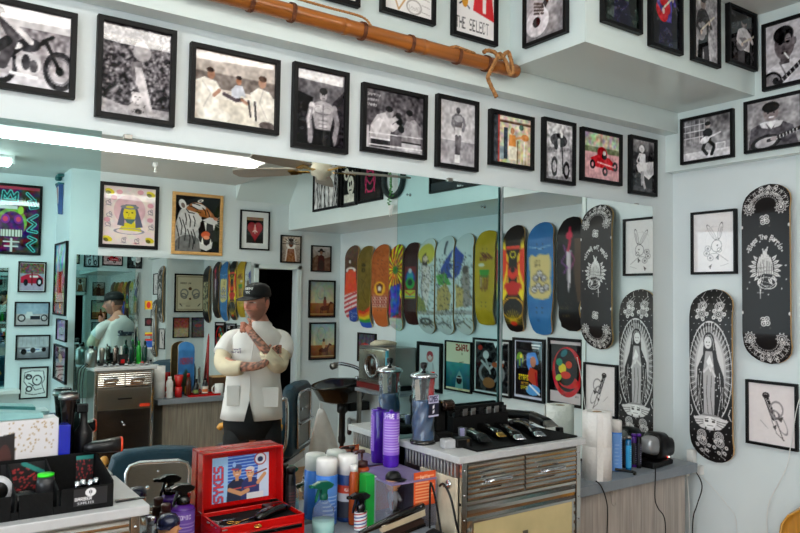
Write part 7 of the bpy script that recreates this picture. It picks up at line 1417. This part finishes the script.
# ------------------------------------------------------------------ barber chairs
def barber_chair(loc, rz, label, grp):
    """faces local +Y, back panel toward -Y"""
    t = thing('barber_chair', label, 'barber chair', loc, rz, grp)
    MB().lathe([(.33, 0), (.33, .02), (.30, .035), (.08, .055), (.06, .08), (.06, .36), (.09, .40), (0, .40)], 36).build('pedestal', M_CHROME, t)
    MB().box(-.27, .27, -.24, .30, .40, .46).build('seat_frame', M_CHROME, t, bevel=.01); MB().box(-.26, .26, -.23, .31, .46, .57).build('seat_cushion', M_VINYL, t, bevel=.035, seg=4)
    bw, z0, z1 = .245, .50, loc_top[0]
    def sh(w_, dz, y): return [(-w_, z0), (w_, z0), (w_, z1-.10-dz), (w_*.93, z1-.04-dz), (w_*.7, z1-.012-dz), (0, z1-dz), (-w_*.7, z1-.012-dz), (-w_*.93, z1-.04-dz), (-w_, z1-.10-dz)]
    MB().prism(sh(bw, 0, 0), -.30, -.21, 'xz').build('backrest', M_VINYL, t, bevel=.03, seg=4)
    w2 = .155; P = [(-w2, z0+.06), (w2, z0+.06), (w2, z1-.12), (w2*.9, z1-.085), (w2*.6, z1-.07), (-w2*.6, z1-.07), (-w2*.9, z1-.085), (-w2, z1-.12)]
    MB().prism(P, -.306, -.298, 'xz').build('steel_back_panel', M_STEEL, t, bevel=.003)
    Q = [Vector((x, -.312, z)) for x, z in P]; Q = Q+[Q[0]]
    MB().tube(Q, .012, 8, cap=False).build('chrome_rim', M_CHROME, t)
    MB().box(-.16, .16, -.345, -.305, z1-.30, z1-.285).lathe([(.009, .30), (.012, .315), (0, .318)], 12, (-.04, 0, z1-.2), axis='y').lathe([(.009, .30), (.012, .315), (0, .318)], 12, (.05, 0, z1-.2), axis='y').lathe([(.006, .305), (.008, .312), (0, .313)], 10, (.0, 0, z1-.12), axis='y').build('back_ledge', M_CHROME, t, bevel=.004)
    for s in (-1, 1):
        MB().tube(smooth([(s*.30, -.24, z1-.10), (s*.285, -.27, z1-.12), (s*.29, -.27, .62), (s*.29, -.2, .50)]), .013, 10).build('side_rail', M_CHROME, t)
        MB().box(s*.265, s*.315, -.23, .20, .44, .69).build('arm_panel', M_YWOOD, t, bevel=.01)
        MB().tube(smooth([(s*.29, -.24, .73), (s*.29, 0, .74), (s*.29, .2, .73), (s*.29, .24, .70)]), [.022]*18+[.018], 12).build('armrest', M_YWOOD, t)
        MB().tube([(s*.29, -.2, .69), (s*.29, -.2, .73)], .012, 8).tube([(s*.29, .17, .69), (s*.29, .17, .73)], .012, 8).build('arm_post', M_CHROME, t)
    MB().box(-.2, .2, .34, .5, .14, .155).tube([(-.18, .30, .42), (-.18, .42, .15)], .012, 8).tube([(.18, .30, .42), (.18, .42, .15)], .012, 8).build('footrest', M_CHROME, t)
    return t
M_YWOOD = mat('honey_wood', (0.80, 0.56, 0.16), 0.35, var=.08, stretch=(6, 1, 1), coat=.3)
loc_top = [0.95]
yv_ = .50; top_ = C(160, 446, yv_); loc_top[0] = top_.z
ch1 = barber_chair((top_.x+.07, yv_-.26, 0), PI+.28, 'blue vinyl barber chair with a steel back panel, its back to the mirror counter', 'blue barber chairs')
loc_top[0] = 1.03
ch2 = barber_chair((2.32, -.80, 0), 2.35, 'blue vinyl barber chair in profile standing behind the man in white', 'blue barber chairs')
# cape hanging on the chair back
def cape():
    t = thing('cape', 'pale barber cape hanging from the back of the chair beside the man', 'cape', (0, 0, 0)); tp = C(321, 409, -.92); R_ = []
    for i in range(14):
        u = i/13; w_ = .025+.17*u**.8; z = tp.z-.62*u; ring = []
        for k in range(30): a = 2*PI*k/30; f = 1+.22*math.sin(a*5+u*2)*u; ring.append((tp.x+.02*u+w_*f*math.cos(a), tp.y+.06*u+.5*w_*f*math.sin(a), z))
        R_.append(ring)
    MB().loft(R_).build('cloth', mat('pale_cape', (.90, .88, .87), .75, var=.05), t)
    tt = t; MB().box(tp.x-.012, tp.x+.012, tp.y-.005, tp.y+.005, tp.z-.01, tp.z+.05).build('neck_tie', M_WHITE, tt)
cape()
# ------------------------------------------------------------------ the man
S_ = .00683; MO = Vector((2.03, -.25, 0)); RR = Vector((.912, .41, 0)); FF = Vector((-.41, .912, 0))
def V(px, py, b): return MO+RR*((px-262)*S_)+FF*b+Vector((0, 0, 1.765-(py-283)*S_))
def skin_mesh(verts, edges, rad, lev=2):
    me = bpy.data.meshes.new('tmp'); me.from_pydata([tuple(v) for v in verts], edges, []); o = bpy.data.objects.new('tmp', me); COL.objects.link(o)
    s = o.modifiers.new('s', 'SKIN'); s.use_smooth_shade = True
    for i, r_ in enumerate(rad): me.skin_vertices[0].data[i].radius = (r_, r_) if not isinstance(r_, tuple) else r_
    me.skin_vertices[0].data[0].use_root = True
    ss = o.modifiers.new('ss', 'SUBSURF'); ss.levels = lev; ss.render_levels = lev
    dg = bpy.context.evaluated_depsgraph_get(); em = bpy.data.meshes.new_from_object(o.evaluated_get(dg))
    vs = [v.co.copy() for v in em.vertices]; fs = [list(p.vertices) for p in em.polygons]
    bpy.data.objects.remove(o); bpy.data.meshes.remove(me); bpy.data.meshes.remove(em); return vs, fs
def chain(*groups):
    """groups of [(point, radius), ...]; a group's first item may be an int index of an earlier vertex"""
    v, e, r_ = [], [], []
    for gp in groups:
        prev = None
        for it in gp:
            if isinstance(it, int): prev = it; continue
            v.append(it[0]); r_.append(it[1]); i = len(v)-1
            if prev is not None: e.append((prev, i))
            prev = i
    return skin_mesh(v, e, r_)
def head_mesh(c, yaw, pitch, s=1.0):
    """returns verts, faces, colours; local front +y"""
    nt, np_ = 64, 56; vs = []; cols = []; fs = []
    Rz = Matrix.Rotation(yaw, 3, 'Z') @ Matrix.Rotation(pitch, 3, 'X')
    def gs(x, z, x0, z0, sx, sz): return math.exp(-((x-x0)/sx)**2-((z-z0)/sz)**2)
    for i in range(np_+1):
        ph = PI*i/np_; 
        for k in range(nt):
            th = 2*PI*k/nt; x = math.sin(ph)*math.sin(th); y = math.sin(ph)*math.cos(th); z = math.cos(ph)
            X = x*.076; Y = y*.095; Z = z*.120
            if z < 0:
                tt = -z; X *= 1-.30*tt**1.6; Y *= (1-.10*tt) if y > 0 else (1-.42*tt); 
                if y > 0: Y += .012*tt*y
            if y > .1:
                f = min(1, (y-.1)/.4); m = 0
                m += .026*gs(X, Z, 0, -.022, .0125, .012)+.014*gs(X, Z, 0, .0, .010, .022)
                for sx in (-1, 1):
                    m -= .011*gs(X, Z, sx*.031, .008, .016, .012); m += .006*gs(X, Z, sx*.03, .03, .025, .008); m += .005*gs(X, Z, sx*.042, -.022, .018, .018); m += .006*gs(X, Z, sx*.011, -.030, .006, .006)
                    m += .0045*gs(X, Z, sx*.031, .006, .010, .0075)
                m += .007*gs(X, Z, 0, -.052, .02, .006)+.006*gs(X, Z, 0, -.064, .017, .006)-.004*gs(X, Z, 0, -.058, .02, .002)+.010*gs(X, Z, 0, -.090, .022, .014)-.004*gs(X, Z, 0, -.076, .02, .006)
                Y += m*f
            p = Vector((X, Y, Z)); col = np.array((.78, .53, .44))
            if y > .0:
                col = col+np.array((.05, -.02, -.01))*gs(X, Z, 0, -.022, .02, .02)
                for sx in (-1, 1): col = col+np.array((.05, -.03, -.02))*gs(X, Z, sx*.045, -.02, .02, .02)
                bd = 1/(1+math.exp((Z+.046-.25*max(0, abs(X)-.03)*1.0)/.004)); bd *= 1-.75*gs(X, Z, 0, -.058, .013, .006)
                if abs(X) > .05: bd = 1/(1+math.exp((Z-.005)/.004))*.9
                col = col*(1-bd*.34)+np.array((.20, .16, .15))*bd*.34
                mo = gs(X, Z, 0, -.046, .026, .0045); col = col*(1-.6*mo)+np.array((.17, .13, .12))*.6*mo
                for sx in (-1, 1):
                    eb = gs(X, Z, sx*.031, .026, .018, .0045); col = col*(1-.8*eb)+np.array((.14, .10, .09))*.8*eb
                    if y > .3:
                        ee = ((X-sx*.031)/.0135)**2+((Z-.007)/.0052)**2
                        if ee < 1: col = np.array((.80, .76, .73)); 
                        if ee < 1 and ((X-sx*.031+.004)/.0052)**2+((Z-.007)/.0058)**2 < 1: col = np.array((.12, .08, .06))
                        ld = abs(ee-1.1); 
                        if ld < .35 and Z > .006: col = np.array((.25, .15, .12))
                lp = gs(X, Z, 0, -.058, .019, .0055); col = col*(1-.6*lp)+np.array((.62, .33, .30))*.6*lp
            if (y < .1 and Z > -.055) and Z > -.02+.25*max(0, y): 
                col = col*.35+np.array((.15, .12, .11))*.65
            vs.append(Rz @ (p*s)+c); cols.append(np.clip(col, 0, 1))
    for i in range(np_):
        for k in range(nt): a = i*nt+k; b = i*nt+(k+1) % nt; fs.append((a, a+nt, b+nt, b))
    for sx in (-1, 1):   # ears
        o = len(vs)
        for i in range(9):
            for k in range(14):
                ph = PI*i/8; th = 2*PI*k/14; q = Vector((math.sin(ph)*math.cos(th)*.008, math.sin(ph)*math.sin(th)*.018, math.cos(ph)*.031)); 
                if math.cos(th)*sx > 0 and i not in (0, 8): q.x -= sx*.006*math.sin(ph)
                q = Vector((sx*.081+q.x, -.008+q.y+.15*q.z*-1*.3, -.006+q.z)); vs.append(Rz @ (q*s)+c); cols.append(np.array((.72, .44, .36)))
        for i in range(8):
            for k in range(14): a = o+i*14+k; b = o+i*14+(k+1) % 14; fs.append((a, a+14, b+14, b))
    return vs, fs, cols, Rz
def man():
    root = thing('person', 'man in a white barber smock and black cap, hand on chin, seen in the mirror', 'person', (0, 0, 0))
    hc = V(257.5, 303.5, .045); fyaw = math.atan2(-FF.x, FF.y)
    hv, hf, hcol, Rz = head_mesh(hc, fyaw+(-1)*math.radians(-36), math.radians(-3), 1.02)
    # one body: pelvis, torso, neck, arms and fingers
    G = []
    pel = V(256, 418, -.02); G.append([(pel, .13), (V(256, 390, -.01), .12), (V(256, 365, 0), .135), (V(257, 345, .0), .14), (V(259, 335, -.01), .08), (V(261, 322, .0), .056), (V(260, 312, .02), .05)])
    # idx: 0 pelvis 1 2 3 chest 4 upper 5 neck 6 head
    G.append([4, (V(240, 338, -.01), .05), (V(231, 345, .02), .048), (V(225, 360, .09), .046), (V(240, 364, .20), .040), (V(256, 363.5, .235), .030), (V(264, 362, .235), .027)])   # lower arm: 7..12
    G.append([4, (V(279, 338, -.01), .05), (V(284, 346, .02), .048), (V(281, 362, .12), .047), (V(271, 354, .20), .040), (V(260, 340, .205), .030), (V(254, 333, .185), .026)])   # raised arm: 13..18
    # palms
    G.append([12, (V(269, 358, .22), .026), (V(272, 352, .20), .025)])        # 19, 20
    G.append([18, (V(251, 329, .175), .026), (V(248.5, 325.5, .165), .026)])    # 21, 22
    G.append([0, (V(243, 432, -.02), .10), (V(242, 480, -.0), .075), (V(240, 520, -.02), .052), (V(240, 534, -.02), .045), (V(237, 539, .08), .035)])
    G.append([0, (V(270, 432, -.02), .10), (V(272, 480, -.0), .075), (V(274, 520, -.02), .052), (V(274, 534, -.02), .045), (V(271, 539, .08), .035)])
    bv, bf = chain(*G)
    parts = [(bv, bf)]
    # fingers: raised hand curled under the chin
    for i in range(4):
        o = i*1.9; P = [V(250.5-.9*i, 327.5+o*.9-1, .165), V(246-.5*i, 322.5+o*1.2, .17), V(243.2-.1*i, 322.8+o*1.3, .155), V(244.2, 325.3+o*1.2, .135)]
        parts.append(skin_mesh(P, [(0, 1), (1, 2), (2, 3)], [.0105, .0098, .0092, .0078]))
    parts.append(skin_mesh([V(252, 327, .16), V(252, 322.5, .155), V(250.5, 319.5, .15), V(249, 318, .148)], [(0, 1), (1, 2), (2, 3)], [.012, .0105, .0095, .008]))
    # tucked hand: fingers round the other sleeve
    for i in range(4):
        P = [V(272+.3*i, 351+i*2.0-3, .195), V(275, 347.5+i*2.1-2, .185), V(279, 346.5+i*2.1-2, .165), V(282, 347+i*2.0-2, .14)]
        parts.append(skin_mesh(P, [(0, 1), (1, 2), (2, 3)], [.0105, .0098, .0092, .008]))
    parts.append(skin_mesh([V(269, 355, .21), V(268, 349, .215), V(270, 345, .205), V(272, 343, .2)], [(0, 1), (1, 2), (2, 3)], [.011, .0105, .0095, .008]))
    vs, fs, cl_ = list(hv), list(hf), list(hcol)
    rg = np.random.RandomState(3); blobs = [(rg.rand()*1.0, rg.rand(3)) for _ in range(0)]
    for a, b in parts:
        o = len(vs); vs += a; fs += [[i+o for i in f] for f in b]
        for v in a:
            c = np.array((.78, .53, .44)); d = (v-V(256, 350, .2)).length; 
            n_ = math.sin(v.x*210+math.sin(v.z*170)*2)*math.sin(v.z*190+math.sin(v.y*150)*2)
            if d < .17 and n_ > -.05: c = c*(.42 if n_ > .25 else .62)+np.array((.02, .05, .06))
            if (v-V(248, 327, .165)).length < .05: c = np.array((.74, .47, .38))*(1 if n_ < .5 else .7)
            cl_.append(c)
    me = bpy.data.meshes.new('body'); me.from_pydata([tuple(v) for v in vs], [], fs); me.materials.append(attr_mat('skin', .5)); setcol(me, np.array(cl_)); me.polygons.foreach_set('use_smooth', [True]*len(me.polygons)); me.update()
    bo = bpy.data.objects.new('body', me); COL.objects.link(bo); bo.parent = root
    # smock
    M_SM = mat('white_smock', (.90, .88, .865), .75, var=.02, scale=9, bump=.25); M_SL = mat('cream_sleeve', (.86, .80, .69), .8, var=.04, scale=14, bump=.35); M_TR = mat('black_trousers', (.035, .035, .042), .8, bump=.2)
    R_ = []
    for py, hw, hd, cx in ((321.5, 9.2, .070, 262), (324.5, 10.5, .084, 261.5), (328, 16, .108, 261), (331, 22, .118, 260), (335, 26, .125, 259), (342, 26.5, .125, 257.5), (352, 25.5, .138, 257), (365, 25.5, .142, 256), (380, 26.6, .150, 255.5), (395, 28.3, .155, 255.5), (408, 29.4, .158, 255), (417, 30.5, .158, 255), (417, 29, .15, 255)):
        ring = []
        for k in range(48):
            a = 2*PI*k/48; wv = 1+.018*math.sin(7*a+py*.1)*max(0, (py-350)/70); ring.append(V(cx+hw*math.cos(a)*wv, py+(2 if abs(math.sin(a)) < .4 and py < 340 else 0), math.copysign(abs(math.sin(a))**.8, math.sin(a))*hd*wv-.005))
        R_.append(ring)
    sm = MB().loft(R_, cap=False); 
    smo = sm.build('smock', M_SM, root)
    def slv(pts, nm, m, n=20):
        P = [Vector(p[0]) for p in pts]; MB().tube(P, [p[1] for p in pts], n, cap=True).build(nm, m, root)
    def crv(pts, m=5):
        P = smooth([p[0] for p in pts], m); rr = np.interp(np.linspace(0, len(pts)-1, len(P)), range(len(pts)), [p[1] for p in pts]); return list(zip(P, rr))
    slv(crv([(V(243, 337, -.01), .055), (V(234, 340, .0), .063), (V(228.5, 347, .03), .062), (V(225.5, 353, .06), .062)]), 'short_sleeve', M_SM)
    slv(crv([(V(275, 337, -.01), .055), (V(282.5, 340, .0), .063), (V(285.5, 347, .03), .062), (V(284, 354, .07), .062)]), 'short_sleeve', M_SM)
    slv(crv([(V(227, 351, .05), .055), (V(226, 361, .10), .055), (V(232, 365.5, .165), .053), (V(243.5, 365, .205), .047), (V(244.2, 365, .207), .041)]), 'long_sleeve', M_SL)
    slv(crv([(V(283, 352, .07), .055), (V(280, 363, .135), .056), (V(275, 360, .18), .053), (V(268, 351.5, .205), .047), (V(267.2, 350.7, .207), .04)]), 'long_sleeve', M_SL)
    # collar, placket, pockets, print
    for s, pts in ((0, [V(262, 334, .10), V(257.5, 327, .085), V(263, 321, .045), V(269, 321, -.01), V(273, 325, -.03)]), (1, [V(262, 334, .10), V(268, 331, .09), V(272, 325, .04), V(272, 322.5, -.02)])):
        mb = MB(); P = smooth(pts, 5); n = len(P); vv = [p for p in P]+[p+Vector((0, 0, -.035))+(FF*.014 if i < n*.7 else Vector()) for i, p in enumerate(P)]
        mb.add(vv+[p-FF*.004 for p in vv], [(i, i+1, n+i+1, n+i) for i in range(n-1)]+[(2*n+i, 3*n+i, 3*n+i+1, 2*n+i+1) for i in range(n-1)]+[(i, 2*n+i, 2*n+i+1, i+1) for i in range(n-1)]+[(n+i, n+i+1, 3*n+i+1, 3*n+i) for i in range(n-1)], 0, True); mb.build('collar', M_SM, root)
    def patch(x0, y0, x1, y1, b, nm, m, th=.004):
        mb = MB(); vv = [V(x0, y1, b), V(x1, y1, b), V(x1, y0, b), V(x0, y0, b)]; mb.add(vv+[v-FF*th*4 for v in vv], [(0, 1, 2, 3), (4, 7, 6, 5), (0, 4, 5, 1), (1, 5, 6, 2), (2, 6, 7, 3), (3, 7, 4, 0)]); return mb.build(nm, m, root, bevel=.002)
    patch(231, 383, 243, 402, .142, 'pocket', M_SM); patch(263, 385, 280, 404, .140, 'pocket', M_SM)
    mb = MB().tube(smooth([V(255.5, 336, .137), V(253.5, 360, .150), V(252.5, 385, .153), V(252.5, 397, .158)], 8), .0035, 6); mb.build('placket', M_SM, root)
    mb = MB(); vv = [V(252.5, 397, .163), V(257.5, 418, .165), V(247.5, 418, .165)]; mb.add(vv+[v-FF*.006 for v in vv], [(0, 2, 1), (3, 4, 5), (0, 1, 4, 3), (1, 2, 5, 4), (2, 0, 3, 5)]); mb.build('hem_opening', M_TR, root)
    mb = MB()
    for r_, t_ in enumerate(('Shear', 'Barber')):
        for ci, ch in enumerate(t_[::-1] if False else t_):
            for yy, row in enumerate(G57.get(ch, [0]*7)):
                for xx in range(5):
                    if row >> (4-xx) & 1:
                        # real lettering reads from his right to left, so it shows reversed in the mirror
                        px = 243.5-(ci*6+xx)*.26; py = 347+r_*2.6+yy*.3; vv = [V(px, py, .150), V(px-.26, py, .150), V(px-.26, py+.3, .150), V(px, py+.3, .150)]; mb.add(vv+[v-FF*.012 for v in vv], [(0, 3, 2, 1), (4, 5, 6, 7), (0, 1, 5, 4), (1, 2, 6, 5), (2, 3, 7, 6), (3, 0, 4, 7)])
    mb.build('chest_print', mat('violet_print', (.22, .12, .36), .6), root)
    mb = MB()
    for ci, ch in enumerate('Shear'):
        for yy, row in enumerate(G57.get(ch, [0]*7)):
            for xx in range(5):
                if row >> (4-xx) & 1:
                    px = 244+(ci*6+xx)*.95; py = 345+yy*1.2; vv = [V(px, py, -.162), V(px+.95, py, -.162), V(px+.95, py+1.2, -.162), V(px, py+1.2, -.162)]; mb.add(vv+[v+FF*.03 for v in vv], [(0, 1, 2, 3), (4, 7, 6, 5), (0, 4, 5, 1), (1, 5, 6, 2), (2, 6, 7, 3), (3, 7, 4, 0)])
    mb.build('back_print', mat('grey_print', (.25, .27, .33), .6), root)
    # trousers and shoes
    G = [[(V(256, 412, -.02), .15), (V(256, 420, -.02), .145)]]
    R_ = [[V(255+27*math.cos(2*PI*k/40), 402, .13*math.sin(2*PI*k/40)-.01) for k in range(40)], [V(255+28*math.cos(2*PI*k/40), 425, .135*math.sin(2*PI*k/40)-.01) for k in range(40)], [V(255+25*math.cos(2*PI*k/40), 436, .12*math.sin(2*PI*k/40)-.01) for k in range(40)]]
    mb = MB().loft(R_)
    for s, x in ((-1, 243), (1, 269)):
        Q = []
        for py, r1, dx, b in ((420, 14.5, 0, -.01), (440, 14.8, s*1, -.01), (470, 13, s*1.5, 0), (500, 11.5, s*2, -.01), (530, 11, s*2, -.02)): Q.append([V(x+dx+r1*math.cos(2*PI*k/28), py, b+r1*S_*1.05*math.sin(2*PI*k/28)) for k in range(28)])
        mb.loft(Q)
    mb.build('trousers', M_TR, root)
    for x in (241, 272):
        mb = MB(); Q = []
        for u, w_, h in ((-.08, .03, .05), (-.06, .042, .075), (.02, .046, .08), (.10, .048, .05), (.17, .042, .035), (.20, .02, .02)):
            cc = MO+RR*((x-262)*S_)+FF*(u-.02); Q.append([cc+RR*(w_*math.cos(a))+Vector((0, 0, max(0, h*.5+h*.5*math.sin(a)))) for a in [2*PI*k/18 for k in range(18)]])
        mb.loft(Q).build('shoe', M_BLACK, root)
    # cap
    M_CAPB = mat('black_cap_cloth', (.03, .03, .035), .75, bump=.2); Q = []; hs = 1.02
    for z, w_, d in ((.040, .081, .099), (.052, .086, .104), (.080, .084, .100), (.108, .074, .086), (.126, .050, .058), (.135, .02, .024), (.1365, .002, .002)):
        Q.append([Rz @ (Vector((w_*math.cos(a), d*math.sin(a)-.004, z))*hs)+hc for a in [2*PI*k/36 for k in range(36)]])
    mb = MB().loft(Q, cap=False); cp = mb.build('cap', M_CAPB, root)
    out = [(.083*math.cos(a), .098*math.sin(a)) for a in np.linspace(.35, PI-.35, 15)]; tip = [(.074*math.cos(a), .085+.092*math.sin(a)) for a in np.linspace(PI-.25, .25, 19)]
    pl = out+tip; mb = MB(); n = len(pl); vv = [Rz @ (Vector((x, y, .048-.9*x*x*2.6-.30*max(0, y-.09)))*hs)+hc for x, y in pl]; mb.add(vv+[v+Vector((0, 0, .004)) for v in vv], [tuple(range(n))[::-1], tuple(range(n, 2*n))]+[(k, (k+1) % n, (k+1) % n+n, k+n) for k in range(n)]); mb.build('brim', M_CAPB, cp)
    mb = MB()
    for r_, (t_, w_) in enumerate((('BARBER', .0017), ('SHOP', .0014))):
        L = len(t_)*6*w_
        for ci, ch in enumerate(t_):
            for yy, row in enumerate(G57[ch]):
                for xx in range(5):
                    if row >> (4-xx) & 1:
                        u = L/2-(ci*6+xx)*w_; z = .106-.024*r_-yy*.0022; yf = lambda u, z: .003+math.sqrt(max(0, 1-(u/.088)**2))*np.interp(z, [.052, .08, .108], [.101, .097, .083])
                        vv = [Rz @ (Vector((uu, yf(uu, zz)-.001, zz))*hs)+hc for uu, zz in ((u, z), (u-w_, z), (u-w_, z-.0022), (u, z-.0022))]; mb.add(vv, [(0, 1, 2, 3)])
    mb.build('cap_lettering', mat('white_thread', (.85, .85, .83), .7), cp)
    return root
man()
